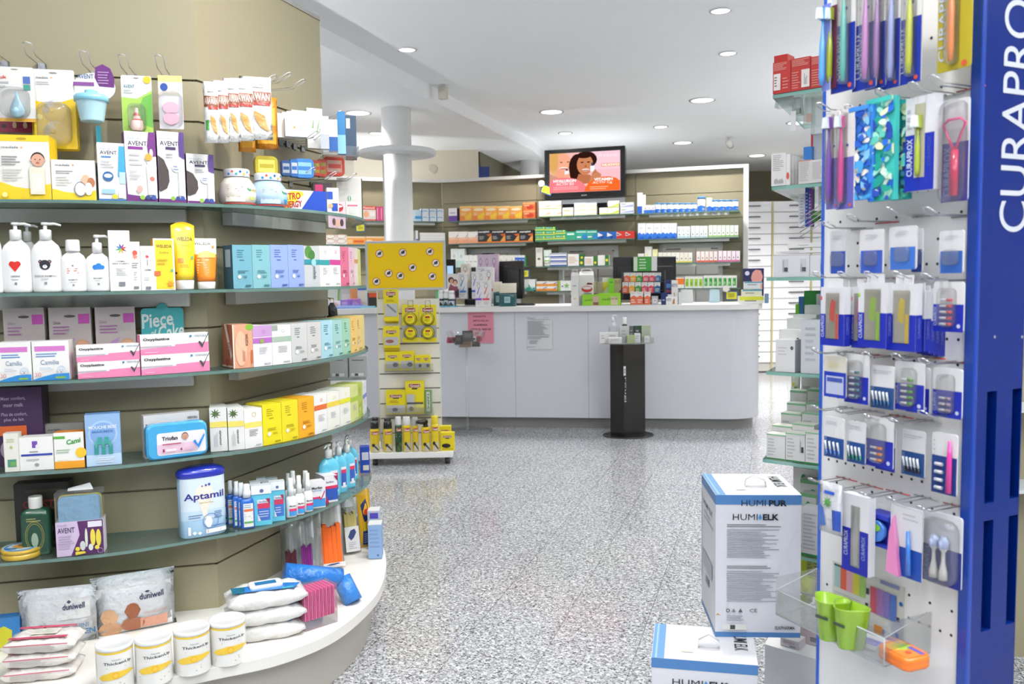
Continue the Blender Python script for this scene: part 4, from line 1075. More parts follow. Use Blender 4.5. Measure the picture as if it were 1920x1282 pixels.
s1box(3,62,131,639,.06,'white teething drops box with violet bar, beside the pink cream boxes',CAM,name='teething_drops_box')
OXY=[('p',[(0,0),(1,0),(1,.52),(.5,.46),(.5,.38),(0,.30)],'e585ad'),('r',0,.36,.45,.44,'b9b0b8'),('t',.04,.42,.66,.84,'Oxyplastine','1e1e22',.03),('t',.78,.97,.80,.9,'VERFORA','6a8a9a',.01),('e',.73,.85,.02,.06,'3a8ab0'),('p',[(.84,.55),(.87,.58),(.905,.4),(1,.92),(1,1),(.9,.22)],'3f4a48'),('l',.06,.25,.08,.16,1,'f3c6d8')]
for i,(x0,x1,yt,yb,l)in enumerate([(147,264,681,713,'pink and white zinc cream box, lower one of the left pile'),(144,263,652,683,'pink and white zinc cream box, upper one of the left pile'),(266,394,667,704,'pink and white zinc cream box, lower one of the right pile'),(264,392,633,670,'pink and white zinc cream box, upper one of the right pile')]):
 f_=frame(S1,x0,x1,yt,z=None,yb=yb,inset=.012,yaw=yaw_of(S1,210,700)if i<2 else yaw_of(S1,330,690))
 f_.o.z=ZL[3]+.001+(f_.h+.0 if i%2 else 0)
 carton('zinc_cream_box',l,'box',f_,.045,'f2efee',OXY,side='e07aa4',tuck=False)
 # ---- fourth shelf, wide face
f_=frame(S1,-30,80,727,z=ZL[4]+.001,inset=.10)
carton('breast_pump_box','large dark purple breast pump box at the shelf edge','box',f_,.08,'42294e',[('t',.3,.72,.84,.89,'Meer comfort,','a99ab0',.01),('t',.34,.68,.76,.81,'meer melk','a99ab0',.01),('t',.3,.74,.64,.69,'Plus de confort,','a99ab0',.01),('t',.34,.68,.57,.62,'plus de lait','a99ab0',.01),('r',.2,.40,.72,.52,'d2622a'),('e',.5,.22,.25,.16,'9a8f9a'),('e',.6,.3,.12,.08,'b9b0ba')],side='35203f')
s1box(4,9,37,812,.035,'slim cream box with small green picture',[('r',.2,.12,.8,.32,'4f8f7a'),('r',.4,.15,.8,.26,'6fa05a'),('l',.2,.8,.75,.88,2,'c9c4a0'),('c',.5,.64,.1,'a9b86a')],base='e9e7dc',name='ointment_box')
s1box(4,38,102,819,.05,'white box with violet emblem and dark blue line',[('r',.38,.68,.54,.88,'6f4aa8'),('c',.55,.72,.07,'f0eef0'),('r',.05,.44,.97,.5,'2f3fa0'),('l',.3,.7,.53,.6,1,GRY),('e',.5,.17,.07,.05,'9a9ca0'),('l',.2,.8,.28,.38,1,LG)],name='cream_box')
s1box(4,103,159,810,.045,'white and orange chamomile box with green lettering',[('r',0,0,1,.2,'eba028'),('r',.0,.83,.38,.9,'5aa83e'),('i',.42,.9,.68,.82,'Cami','3f9a3a',.03,.06),('c',.9,.42,.19,'efc031'),('l',.08,.6,.42,.55,2,'9ab89a'),('l',.1,.7,.22,.26,1,'f5e6b0')],name='chamomile_box',top='e0861f',side='e8a028')
s1box(4,161,227,776,.05,'light blue nasal aspirator box with green vials picture',[('c',.5,.62,.42,'a9c6e6'),('r',.0,.0,1,.22,'b9d2ea'),('c',.5,.62,.36,'7fa6d6'),('t',.1,.9,.72,.78,'MOUCHE BEBE','eaf0f8',.02),('t',.2,.8,.64,.69,'MARIMER','4a78b0',.01)]+[('r',x-.06,.22,x+.06,.4,'2f8f8a')for x in(.3,.5,.7)]+[('e',x,.42,.04,.07,'4fa59c')for x in(.3,.5,.7)]+[('r',x-.06,.42,x+.06,.56,'3a9a92')for x in(.4,.6)]+[('l',.3,.8,.06,.18,3,'e6eef6')],base='8fb2da',name='nasal_aspirator_box',top='6f9acb')
f_=frame(S1,85,160,793,z=ZL[4]+.001,inset=.12)
carton('nipple_cover_box','grey box with round cushions print, behind the chamomile box','box',f_,.02,'8f8c88',[('t',.1,.4,.82,.88,'medela','3a3a3c',.01),('c',.52,.75,.09,'b9b5b0'),('c',.82,.75,.09,'b9b5b0'),('c',.25,.45,.1,'b0aca6')])
f_=frame(S1,272,376,775,yb=850,z=ZL[4]+.001,inset=.055)
carton('nasal_spray_box','white box with black lettering behind the blue case','box',f_,.04,'dcd8d6',[('t',.03,.40,.70,.80,'Triofan','26262a',.03),('t',.04,.35,.60,.66,'Cooling','b05a5a',.01),('t',.78,.97,.84,.9,'VERFORA','4a4c50',.01),('c',.5,.68,.06,'5a4a44')],tuck=False)
f_=frame(S1,276,391,792,yb=860,z=ZL[4]+.001,inset=.006)
o=root('travel_case','rounded bright blue plastic case with white and pink label','case',f_.o,f_.yaw)
m=MB();a_=rcorner(f_.w,f_.h,.022,6);b_=rcorner(f_.w*.93,f_.h*.9,.02,6,0,f_.h*.05)
m.loft([[(p[0],.0,p[1])for p in b_],[(p[0],.006,p[1])for p in a_],[(p[0],.034,p[1])for p in a_],[(p[0],.04,p[1])for p in b_]],'3f9fd0',0,False)
m.build('case_shell',o,'plas')
m=MB();m.slab(rcorner(f_.w*.8,f_.h*.62,.008,4,.012,f_.h*.12),-.0012,0,'eceaf0')
art(m,Flat((-f_.w*.4+.012,-.0012,f_.h*.12),(1,0,0),(0,0,1),(0,-1,0),f_.w*.8,f_.h*.62),[('r',.01,.06,.8,.5,'e6c6d8'),('t',.1,.42,.66,.84,'Triofan','26262a',.03),('baby',.57,.78,.07,'c99a86','5a4038'),('l',.1,.7,.44,.56,1,'b03a5a'),('t',.1,.14,.16,.3,'1','8a3050',.02),('t',.45,.5,.16,.3,'4','8a3050',.02),('r',.17,.18,.38,.28,'f0e6ee'),('r',.54,.18,.75,.28,'d9b8cc'),('p',[(.72,.52),(.77,.6),(.82,.36),(.96,.85),(.97,.75),(.84,.2)],'2a84d8')])
m.build('label',o,'paper')
# ---- fifth shelf, wide face
f_=frame(S1,28,132,905,z=ZL[5]+.001,inset=.12)
carton('herbal_liquor_box','dark carton with red lettering hidden in shadow behind the green bottle','box',f_,.06,'23201c',[('t',.15,.95,.62,.74,'CRESTAL','7a2a1e',.02),('e',.62,.35,.3,.3,'4a3a24'),('e',.62,.35,.26,.26,'1c1a18'),('e',.6,.3,.08,.12,'8a8a88'),('l',.2,.9,.84,.93,1,'3f382a')])
f_=frame(S1,31,87,934,z=ZL[5]+.001,inset=.04)
o=root('herbal_bottle','dark green square bottle with white screw cap','bottle',f_.o+Vector((0,.03,0)),f_.yaw)
r=f_.w/2;h=f_.h
m=MB();m.lathe([(r*.95,0),(r,.006),(r,h*.68),(r*.9,h*.76),(r*.5,h*.80),(r*.42,h*.82)],'174a34',28,ky=.6,pw=5)
art(m,Flat((-r*.85,-r*.6-.0008,h*.06),(1,0,0),(0,0,1),(0,-1,0),r*1.7,h*.62),[('r',.05,.0,.95,1,'14402e'),('o',.5,.45,.38,.42,'8f8a3a',.05),('o',.5,.45,.32,.36,'8f8a3a',.05),('e',.5,.35,.14,.2,'8fa08a'),('l',.2,.8,.85,.97,2,'9a9a5a')])
m.build('body',o,'plas')
m=MB();m.lathe([(r*.46,h*.80),(r*.48,h*.81),(r*.48,h*.97),(r*.44,h)],'deded8',24);m.build('cap',o,'plas')
p=onz(42,1042,ZL[5]);o=root('ointment_tin','flat round gold tin with blue and white lid','tin',(p.x,p.y,ZL[5]+.001),0)
m=MB();m.lathe([(.054,0),(.057,.002),(.057,.018)],'c9a63a',40);m.build('body',o,'plas')
m=MB();m.lathe([(.058,.018),(.058,.027),(.056,.029)],'c4a035',40)
F_=Flat((-.056,-.056,.029),(1,0,0),(0,1,0),(0,0,1),.112,.112)
art(m,F_,[('c',.5,.5,.47,'dfe8ee'),('o',.5,.5,.44,.44,'3a8ec8',.2),('e',.5,.5,.24,.2,'d8a84a'),('e',.5,.55,.12,.1,'c97a5a'),('r',.2,.2,.5,.3,'2f7ab8')]);m.build('lid',o,'plas')
f_=frame(S1,107,196,922,yb=1046,z=ZL[5]+.001,inset=.01)
o=root('baby_care_set','clear boxed baby care set with pale blue case and purple sleeve','baby care set',f_.o,f_.yaw)
h=f_.h;w_=f_.w
m=MB();m.box(-w_/2,w_/2,0,.06,0,h*.54,'e8e4ee',front='cfbcd8')
art(m,front(w_,h*.54),[('p',[(.45,0),(1,0),(1,1),(.46,1),(.5,.6),(.4,.3),(.3,0)],'57295f'),('r',.68,.8,.98,.97,'e9e2ec'),('t',.04,.4,.68,.84,'AVENT','3b3350',.01),('t',.04,.24,.88,.93,'PHILIPS','7d86b4',0),('l',.05,.4,.2,.62,6,'b0a0b8'),('e',.64,.5,.03,.28,'d8e0d0'),('e',.78,.5,.055,.25,'e6d24e'),('e',.9,.48,.055,.25,'e6d24e'),('c',.86,.2,.05,'e6d24e'),('e',.56,.28,.06,.14,'cfd0d0'),('e',.73,.22,.05,.1,'d8d8da'),('c',.45,.2,.05,'e0ca40'),('p',[(.4,.02),(.62,.06),(.6,.12),(.4,.12)],'e0ca40'),('o',.93,.1,.06,.08,'b9a8c4',.15)]);m.build('printed_sleeve',o,'paper')
m=MB();a_=rcorner(w_*.9,h*.52,.014,6,0,h*.40);m.loft([[(p[0]*.95,.006,p[1]*.99)for p in a_],[(p[0],.012,p[1])for p in a_],[(p[0],.05,p[1])for p in a_]],'7fb2d4',0,True);m.build('zip_case',o,'soft')
m=MB();a_=rcorner(w_*.94,h*.55,.016,6,0,h*.38);m.slab(a_,.035,.045,'e6d24e');m.build('case_rim',o,'plas')
m=MB();m.box(-w_/2+.0005,w_/2-.0005,.0005,.06,h*.54,h,'fff');m.build('clear_box',o,'film')
m=MB();m.add([(-w_*.25,.03,h),(w_*.3,.03,h),(w_*.22,.045,h+.018),(-w_*.25,.04,h+.006)],[(0,1,2,3)],'f2f2f2');m.build('lid_flap',o,'paper')
f_=frame(S1,325,416,878,yb=1013,z=ZL[5]+.001,inset=.012)
o=root('milk_powder_tub','tall pale blue milk powder tub with dark blue lid','tub',f_.o+Vector((0,.045,0)),f_.yaw)
r=f_.w/2*.96;h=f_.h
m=MB();m.lathe([(r*.95,0),(r,.004),(r,h*.86)],'a9cde9',36,ky=.55,pw=3.2)
art(m,Wrap(r,.55,0,h*.86,1.22,pw=3.2),[('r',0,.45,1,1,'d9e7f2'),('r',0,.3,1,.45,'c3dcee'),('c',.5,.73,.2,'f0e9da'),('p',[(.37,.60),(.64,.60),(.52,.42),(.56,.34),(.5,.28)],'f0e9da'),('t',.09,.91,.605,.755,'Aptamil','2c2f86',.02),('t',.4,.68,.565,.59,'PRONUTRA','c2a94a',.01),('c',.46,.86,.022,'2f45a8'),('c',.53,.87,.028,'2f45a8'),('c',.6,.88,.032,'2f45a8'),('l',.17,.5,.32,.4,2,'6a86b0'),('l',.68,.92,.3,.42,4,'5a7ab0'),('o',.6,.26,.16,.13,'5a86c0',.08),('e',.56,.25,.08,.1,'f4f6f8'),('t',.16,.21,.06,.2,'1','f4f8fc',.04),('c',.28,.09,.045,'f0f5fa'),('c',.38,.08,.04,'f0f5fa'),('r',.5,.06,.92,.13,'eef2f6'),('l',.52,.9,.07,.12,2,'c05a5a'),('l',.6,.9,.16,.19,1,'4a70b0')],gap=.0006)
m.build('body',o,'plas')
m=MB();m.lathe([(r*1.02,h*.86),(r*1.05,h*.87),(r*1.05,h*.93),(r*.95,h*.97),(r*.6,h),(r*.2,h)],'1f2fa6',36,ky=.56,pw=3);m.build('lid',o,'plas')
# ---- fifth shelf, right face: disinfectants
def spray(x0,x1,yt,ins,label,body,cap,ops=(),ky=.6,grp='blue spray bottles',ph=.3,name='spray_bottle',mat='plas',k=5):
 f_=frame(S2,x0,x1,yt,z=ZL[k]+.001,inset=ins,yaw=math.radians(22))
 r=f_.w/2;h=f_.h
 o=root(name,label,'bottle',f_.o+Vector((0,r*ky,0)),f_.yaw,grp)
 m=MB();m.lathe([(r*.93,0),(r,.003),(r,h*(1-ph)*.82),(r*.85,h*(1-ph)*.93),(r*.5,h*(1-ph))],body,20,ky=ky,pw=2.6)
 art(m,Wrap(r,ky,0,h*(1-ph),1.1,pw=2.6),ops,gap=.0005)
 m.build('body',o,mat)
 m=MB();zb=h*(1-ph)
 m.lathe([(r*.58,zb),(r*.58,zb+h*ph*.45),(r*.46,zb+h*ph*.55),(r*.46,h*.98),(r*.38,h)],cap,18);m.build('spray_cap',o,'plas')
 return o
SBO=[('r',.22,.06,.9,.82,'eeeeea'),('r',.25,.56,.88,.64,'e07a4a'),('l',.28,.85,.3,.5,3,LG),('r',.25,.18,.88,.24,'5aa85a'),('l',.28,.8,.67,.8,2,'7fa6c8')]
for x0,x1,yt,ins,l in[(414,424,899,.10,'blue spray bottle farthest back beside the milk tub'),(423,440,901,.085,'blue spray bottle with white label in the middle of the group'),(434,452,903,.05,'blue spray bottle third from the front one'),(442,462,906,.04,'blue spray bottle just behind the front one'),(448,475,909,.012,'front blue spray bottle with white and green label')]:
 spray(x0,x1,yt,ins,l,'2a66c0','eef1f5',SBO)
STO=[('r',.3,.12,.92,.55,'3f6fc4'),('r',.3,.42,.92,.55,'cf2f5a'),('r',.3,.55,.92,.64,'f0ecf0'),('p',[(.3,.12),(.45,.12),(.3,.3)],'e9e6ee'),('p',[(.92,.66),(.92,.5),(.7,.66)],'9a2048'),('p',[(.0,.78),(1,.78),(1,1),(0,1)],'eef1f2'),('c',.52,.86,.1,'5a6a94'),('t',.36,.8,.57,.62,'Sterillium','2f4a86',.01),('l',.36,.86,.2,.38,3,'b9cdea')]
for x0,x1,yt,ins,l in[(482,500,896,.14,'pale blue flat sanitiser bottle in the back row, nearer one'),(498,522,896,.13,'pale blue flat sanitiser bottle in the back row, farther one'),(470,490,903,.08,'pale blue flat sanitiser bottle in the middle row'),(472,510,909,.012,'front pale blue flat sanitiser bottle with red and blue label'),(506,535,902,.014,'second pale blue flat sanitiser bottle with red and blue label')]:
 f_=frame(S2,x0,x1,yt,z=ZL[5]+.001,inset=ins,yaw=math.radians(22))
 m=MB();m.box(-f_.w/2,f_.w/2,0,.025,0,f_.h,'5fc3dc',top='eef2f2');art(m,front(f_.w,f_.h),STO)
 o=m.build('sanitiser_bottle',None,'plas',loc=f_.o,rz=f_.yaw,bevel=.004);tag(o,l,'bottle','pale blue flat sanitiser bottles')
MEO=[('r',.3,.08,1,.3,'3f97d8'),('r',.3,.3,1,.42,'d8386a'),('t',.35,.9,.5,.58,'Merfen','2c2c30',.02)]
for x0,x1,yt,ins,l in[(532,548,888,.10,'white spray bottle behind, by the flat blue bottles'),(539,558,884,.075,'white spray bottle in the back, middle one'),(562,582,884,.05,'white spray bottle in the back beside the red and white box'),(533,554,898,.012,'front row white spray bottle, next to the blue sanitiser'),(550,569,893,.012,'front row white spray bottle, middle one'),(566,585,888,.014,'front row white spray bottle, beside the disinfectant box')]:
 spray(x0,x1,yt,ins,l,'f3f3f1','f4f4f2',MEO,ky=.85,grp='white wound spray bottles',ph=.45)
f_=frame(S2,583,611,903,z=ZL[5]+.001,inset=.014,yaw=math.radians(28));carton('disinfectant_box','white blue and pink disinfectant box with red tick','box',f_,.05,'f0eff0',[('r',.1,.05,1,.35,'3f97d8'),('r',.1,.35,.6,.43,'d8386a'),('t',.1,.8,.72,.82,'Merfen','26262a',.03),('t',.1,.75,.62,.69,'aqueous','5aa0d8',.01),('p',[(.55,.42),(.62,.46),(.7,.36),(.95,.66),(.97,.6),(.7,.28)],'c8284a')])
f_=frame(S2,610,634,892,z=ZL[5]+.001,inset=.016,yaw=math.radians(35));carton('sanitiser_wipes_box','white red and blue sanitiser box beside the pump bottles','box',f_,.09,'f0eef0',[('r',.05,.08,1,.6,'2f57b0'),('r',.05,.52,1,.63,'cf2f5a'),('t',.1,.7,.74,.82,'Sterillium','2f3f76',.01),('p',[(0,.0),(.3,0),(.1,.25)],'cf2f5a'),('p',[(.7,1),(1,1),(1,.78)],'9a2048')])
for x0,x1,yt,ins,l,yw in[(641,672,816,.05,'large blue pump bottle standing at the very back of the group',30),(602,637,832,.03,'large pale blue pump bottle, nearest of the pump bottles',30),(627,652,827,.025,'large pale blue pump bottle, second of the pump bottles',40),(643,668,823,.02,'large pale blue pump bottle, third of the pump bottles',45)]:
 f_=frame(S2,x0,x1,yt,z=ZL[5]+.001,inset=ins+.02,yaw=math.radians(yw))
 f_.w*=1.15
 oval_bottle(f_,'62c0dc',l,'sanitiser_pump_bottle',ops=[('r',.5,.1,.9,.5,'e9e6f0'),('r',.5,.14,.9,.38,'2f57b0'),('r',.5,.38,.9,.45,'cf2f5a'),('r',.6,.12,.8,.2,'f0f0f4')],ph=.27,capr=.36,ky=.5,pump_yaw=-2.2)
f_=frame(S2,676,694,838,z=ZL[5]+.001,inset=.07,yaw=math.radians(10));carton('first_aid_box','dark blue box half hidden behind the pump bottles','box',f_,.05,'2348b4',[('r',.2,.5,.9,.8,'d9d9e6'),('r',.3,.1,.9,.3,'e8e0d0')])
# ---- plinth
def at(px,py,z):return onz(px,py,z)
def can(x,yb,label):
 p=at(x,yb,.221);d_=math.hypot(p.x,p.y)
 r=33.5*p.y/FPX*1.0;h=.127
 o=root('thickener_can',label,'can',(p.x,p.y+r,.221),math.radians(16),'thickening powder cans')
 m=MB();m.lathe([(r*.98,0),(r,.002),(r,h-.012)],'efeadb',40)
 art(m,Wrap(r,1,0,h-.01,1.45),[('r',0,.93,1,.99,'e6c43a'),('r',.02,.0,1,.93,'f2f1ec'),('r',.02,.3,.12,.8,'e6e4ec'),('t',.34,.88,.66,.745,'ThickenUp','2a2c3c',.02),('t',.5,.66,.78,.81,'Nestle','5a5c66',.01),('l',.4,.85,.58,.63,1,LG),('p',[(.22,.36),(.3,.44),(.5,.52),(.85,.5),(.95,.44),(.6,.34),(.3,.3)],'ecc63e'),('c',.56,.42,.075,'e9b32a'),('c',.56,.42,.05,'f0c84a'),('l',.25,.85,.1,.26,3,'c9c8c4')],gap=.0005)
 m.build('tin_body',o,'plas')
 m=MB();m.lathe([(r*1.02,h-.012),(r*1.03,h-.008),(r*1.03,h-.001),(r*.99,h),(r*.94,h-.0025),(.001,h-.0025)],'eeeeee',40);m.build('plastic_lid',o,'plas')
for x,yb,l in[(203,1300,'white and yellow thickener can beside the red wipes packs'),(277,1287,'white and yellow thickener can, second from the red wipes packs'),(350,1268,'white and yellow thickener can, third from the red wipes packs'),(418,1250,'white and yellow thickener can nearest the white wipes packs')]:
 can(x,yb,l)
def wipes(px,py,w_,d_,h_,z,yaw,label,base,ops,fops=(),lid=None,group=None):
 """pillow pack with crimped ends; px,py is the centre of its footprint"""
 p=at(px,py,.221);p.z=z
 o=root('wipes_pack',label,'wipes pack',p,math.radians(yaw),group)
 m=MB();n=12;rings=[]
 for i in range(n+1):
  t=i/n;x=(t-.5)*w_
  e=min(1,min(t,1-t)*5.2)**.55
  hh=h_*max(.06,e);dd=d_/2*(1-.13*(1-e))*(1.04 if i in(0,n)else 1)
  zc=h_*.42
  ring=[]
  for k in range(16):
   a=2*PI*k/16;c_,s_=math.cos(a),math.sin(a)
   ring.append((x,dd*math.copysign(abs(c_)**.45,c_),max(0.0,zc+hh*.5*math.copysign(abs(s_)**.6,s_)+(.5*h_-zc)*0+.003*math.sin(i*1.7+k))))
  rings.append(ring)
 m.loft(rings,base,0,True)
 T=Flat((-w_*.36,-d_*.40,zc+h_*.5+.0025),(1,0,0),(0,1,0),(0,0,1),w_*.72,d_*.8)
 art(m,T,ops,gap=.0005)
 Ff=Flat((-w_*.36,-d_/2-.002,h_*.15),(1,0,0),(0,0,1),(0,-1,0),w_*.72,h_*.55)
 art(m,Ff,fops,gap=.0005)
 m.build('film_pack',o,'soft')
 if lid:
  m=MB();L_=rcorner(w_*.42,d_*.42,.012,5,0,-d_*.21)
  m.loft([[(q[0],q[1],zc+h_*.5+.002)for q in L_],[(q[0],q[1],zc+h_*.5+.009)for q in L_],[(q[0]*.95,q[1]*.95,zc+h_*.5+.011)for q in L_]],'f0f0f0',0,False)
  art(m,Flat((-w_*.15,-d_*.13,zc+h_*.5+.011),(1,0,0),(0,1,0),(0,0,1),w_*.3,d_*.26),[('r',.05,.1,.95,.9,lid)]);m.build('flip_lid',o,'plas')
 return o
RW=[('r',-.05,.0,1.05,.16,'c8506a'),('r',-.05,.84,1.05,1,'c8506a'),('r',.3,.3,.8,.75,'e6ddd0'),('r',.38,.42,.7,.62,'cfd6c8')]
FL=[('l',.02,.95,.05,.8,5,'b5b2ae'),('r',-.1,.88,1.1,1.0,'c8506a')]
for i,l in enumerate(['red and white baby wipes pack, lowest of the pile','red and white baby wipes pack, middle of the pile','red and white baby wipes pack, topmost of the pile']):
 wipes(82+i*2,1262,.20,.115,.043,.221+i*.041,12-i*2,l,'eae6e0',RW,FL)
 bpy.context.scene.objects[-1]
BWO=[('p',[(-.05,.2),(.4,.1),(.95,-.05),(1.1,.3),(.7,.55),(.1,.62)],'2d7fd0'),('p',[(-.1,.2),(.1,.1),(.15,.6),(-.1,.65)],'1f6f8c'),('r',.75,-.02,.95,.1,'49b3c4')]
for i,l in enumerate(['white wipes pack, lowest of three by the thickener cans','white wipes pack, middle of three by the thickener cans','white wipes pack with blue lid on top of the pile']):
 wipes(497+i*2,1186,.245,.145,.055,.221+i*.052,22+(i-1)*3,l,'ecebe9',BWO,(),'2b78ae' if i==2 else None)
def pillow_bag(x0,x1,yt,yb,label,ops,ins=.24,th=.03,base='d5d8dc',name='nappy_liner_pack'):
 f_=frame(S1,x0,x1,yt,yb=yb,z=.221,inset=ins)
 return pouch(name,label,'pack',f_,ops,base,th)
pillow_bag(36,186,1100,1195,'grey clear pack of baby liners with printed child face',[('r',.5,.45,.92,.8,'dcdcdc'),('t',.58,.86,.62,.72,'duniwell','2d2f52',.02),('e',.66,.75,.03,.03,'2d2f52'),('baby',.3,.25,.1,'c79478','5a3426'),('t',.6,.9,.28,.36,'BERNINI','6a86a8',.01),('t',.6,.98,.15,.25,'LAPPEN','2f6a9a',.02)],ins=.07,th=.02)
pillow_bag(174,333,1072,1198,'larger clear pack of nappy liners showing two babies from behind',[('r',.04,.03,.96,.8,'e9e9ea'),('t',.56,.86,.56,.66,'duniwell','2d2f52',.02),('e',.66,.68,.035,.02,'2d2f52'),('c',.19,.32,.11,'d8aa82'),('e',.2,.1,.15,.13,'d2a078'),('c',.47,.4,.1,'9a5a3a'),('e',.47,.15,.15,.13,'a8694a'),('t',.6,.9,.3,.34,'STRICHELEINGT','c99a8a',.01),('r',.56,.05,.9,.24,'e0a48c')],ins=.09,th=.028)
f_=frame(S1,-20,40,1158,z=.221,inset=.06);carton('insect_repellent_box','blue and yellow pack peeking out above the red wipes','box',f_,.04,'2f78b8',[('p',[(0,0),(.7,0),(.75,.6),(.5,.75),(0,.6)],'c9c62a')])
# things on the plinth, right face
def bag(x0,x1,yt,yb,ins,label,inner,ic,yaw,lean=.05,tagc=None,hd=None):
 f_=frame(S2,x0,x1,yt,z=.223,inset=ins,yaw=math.radians(yaw))
 o=root('elastic_bandage_bag',label,'bag',f_.o,f_.yaw)
 w_,h_=f_.w,f_.h
 lean=min(lean,.06)
 m=MB();rings=[]
 for i in range(7):
  t=i/6;b_=.016*math.sin(PI*min(1,t*1.3+.05))if t<.75 else.001
  rings.append([(-w_/2,lean*t,h_*t),(0,lean*t-b_,h_*t+.002*(i%2)),(w_/2,lean*t,h_*t),(0,lean*t+b_,h_*t)])
 m.loft(rings,'fff',0,True);m.build('clear_bag',o,'milk')
 if inner:
  m=MB();x0_,x1_,z1_=inner
  for k in range(5):
   xa=(x0_+(x1_-x0_)*k/5)*w_;xb=(x0_+(x1_-x0_)*(k+1)/5-.01)*w_
   zt_=h_*z1_*(1+.05*math.sin(k*2))
   m.add([(xa,-.018,.01),(xb,-.02,.01),(xb,-.02+lean*z1_,zt_),(xa,-.018+lean*z1_,zt_),(xa,.008,.01),(xb,.008,.01),(xb,.01+lean*z1_,zt_),(xa,.01+lean*z1_,zt_)],[(0,1,2,3),(4,7,6,5),(3,2,6,7),(0,3,7,4),(1,5,6,2)],ic)
  m.build('folded_band',o,'matte')
 if tagc:
  m=MB();u0,u1,v0,v1=tagc
  q=[(u0*w_,-.023+lean*v0,h_*v0),(u1*w_,-.023+lean*v0,h_*v0),(u1*w_,-.023+lean*v1,h_*v1),(u0*w_,-.023+lean*v1,h_*v1)]
  m.add(q,[(0,1,2,3)],'e9e8e6')
  n_l=(Vector(q[3])-Vector(q[0]));L_=n_l.length
  art(m,Flat(q[0],(1,0,0),n_l/L_,(0,-1,0),(u1-u0)*w_,L_),[('p',[(.2,.6),(.4,.85),(.7,.9),(.8,.75),(.6,.55),(.4,.45)],'3f4a7c'),('l',.2,.8,.1,.4,4,LG)]);m.build('paper_label',o,'paper')
 return o
bag(528,568,985,0,.15,'cloudy bag with dark red band at the back of the plinth',(-.3,.2,.5),'5a2030',20)
bag(548,592,980,0,.12,'cloudy bag with deep purple band',(-.1,.35,.55),'7a1f78',22)
bag(574,606,966,0,.105,'cloudy bag with green band beside the orange one',(-.4,-.1,.6),'3f7a2c',22)
bag(586,644,950,0,.085,'clear bag with folded bright orange exercise band',(-.32,.42,.66),'e8651c',25,tagc=(-.3,.5,.03,.1))
bag(642,676,938,0,.055,'clear bag with tan exercise band and white bird label',(-.35,.3,.72),'b8a868',28,tagc=(-.4,.38,.05,.5))
f_=frame(S2,668,700,920,z=.223,inset=.05,yaw=math.radians(40))
o=pouch('shoe_insole_pouch','tall glossy yellow pouch with dark blue picture standing near the plinth end','pouch',f_,[('p',[(.3,.75),(.7,.85),(.75,.5),(.4,.45)],'1f2c5a'),('c',.6,.62,.16,'c8402c'),('r',.3,.05,.8,.3,'2a3a6a'),('p',[(.35,.3),(.45,.3),(.4,.48)],'d4c832'),('l',.35,.75,.08,.26,5,'8a94b8')],'d3a21c',.018,mat='plas',lean=.03)
f_=frame(S2,640,684,925,z=.33,yb=None,inset=.10,yaw=math.radians(25))
f_.h=.07
pouch('shoe_insole_pouch','olive gold pouch lying back behind the clear bags','pouch',f_,[],'a88a22',.012)
for x0,x1,yt,c,l,zz in[(691,716,984,'8fb0dc','light blue box standing on the far end of the plinth',.223),(690,712,958,'c3cfe0','pale box with violet flap behind the light blue one',.223)]:
 f_=frame(S2,x0,x1,yt,z=zz,inset=(-.05 if yt>970 else-.01),yaw=math.radians(4));carton('mask_box',l,'box',f_,.07,c,[('l',.1,.9,.3,.9,5,'7f9cc8'),('c',.7,.1,.08,'4a5f8a')]if yt>970 else[('r',.2,.8,.9,.95,'5a4fc0')],top='e6e8ea')
 # pink band strip box and blue roll
p=at(592,1168,.221);o=root('pink_file_box','clear box of thin bright pink foam strips','box',p,math.radians(42))
m=MB();m.box(-.06,.06,-.04,.04,0,.13,'fff');m.build('clear_box',o,'film')
m=MB()
for i in range(17):m.box(-.057+i*.0066,-.057+i*.0066+.004,-.035,.035,.03,.125,'de3d86' if i%2 else 'f06aa6')
m.build('foam_strips',o,'matte')
p=at(640,1118,.221);o=root('blue_roll_pack','plastic wrapped blue foam roll propped across the plinth','roll',(p.x-.02,p.y+.02,.221),math.radians(0))
A=ony(533,1075,p.y-.1);B=ony(640,1085,p.y-.03);Cc=ony(663,1140,p.y-.06)
m=MB();L0_=Vector(o.location)
m.tube([A-L0_,A.lerp(B,.5)-L0_,B-L0_],.037,'2f7bd0',14);m.tube([B-L0_+Vector((0,0,.002)),Cc-L0_+Vector((0,0,.022))],.034,'3a86d8',14);m.build('foam_roll',o,'soft')
m=MB();a1=A-L0_+Vector((.0,-.03,-.0));b1=B-L0_+Vector((.03,-.03,0))
m.add([a1,b1,(b1.x+.01,b1.y-.02,.004),(a1.x+.04,a1.y-.01,.02)],[(0,1,2,3)],'fff');m.build('wrap_film',o,'film')
p=at(618,1142,.221);o=root('folded_leaflet','small grey-green card pack leaning between pink strips and blue roll','card',(p.x,p.y+.01,.221),math.radians(30))
m=MB();m.add([(-.02,0,0),(.025,0,0),(.02,.03,.06),(-.02,.03,.06),(-.02,.004,0),(.025,.004,0),(.02,.034,.06),(-.02,.034,.06)],[(0,1,2,3),(4,7,6,5),(3,2,6,7),(0,3,7,4),(1,5,6,2)],'9aa89a');m.build('card',o,'paper')
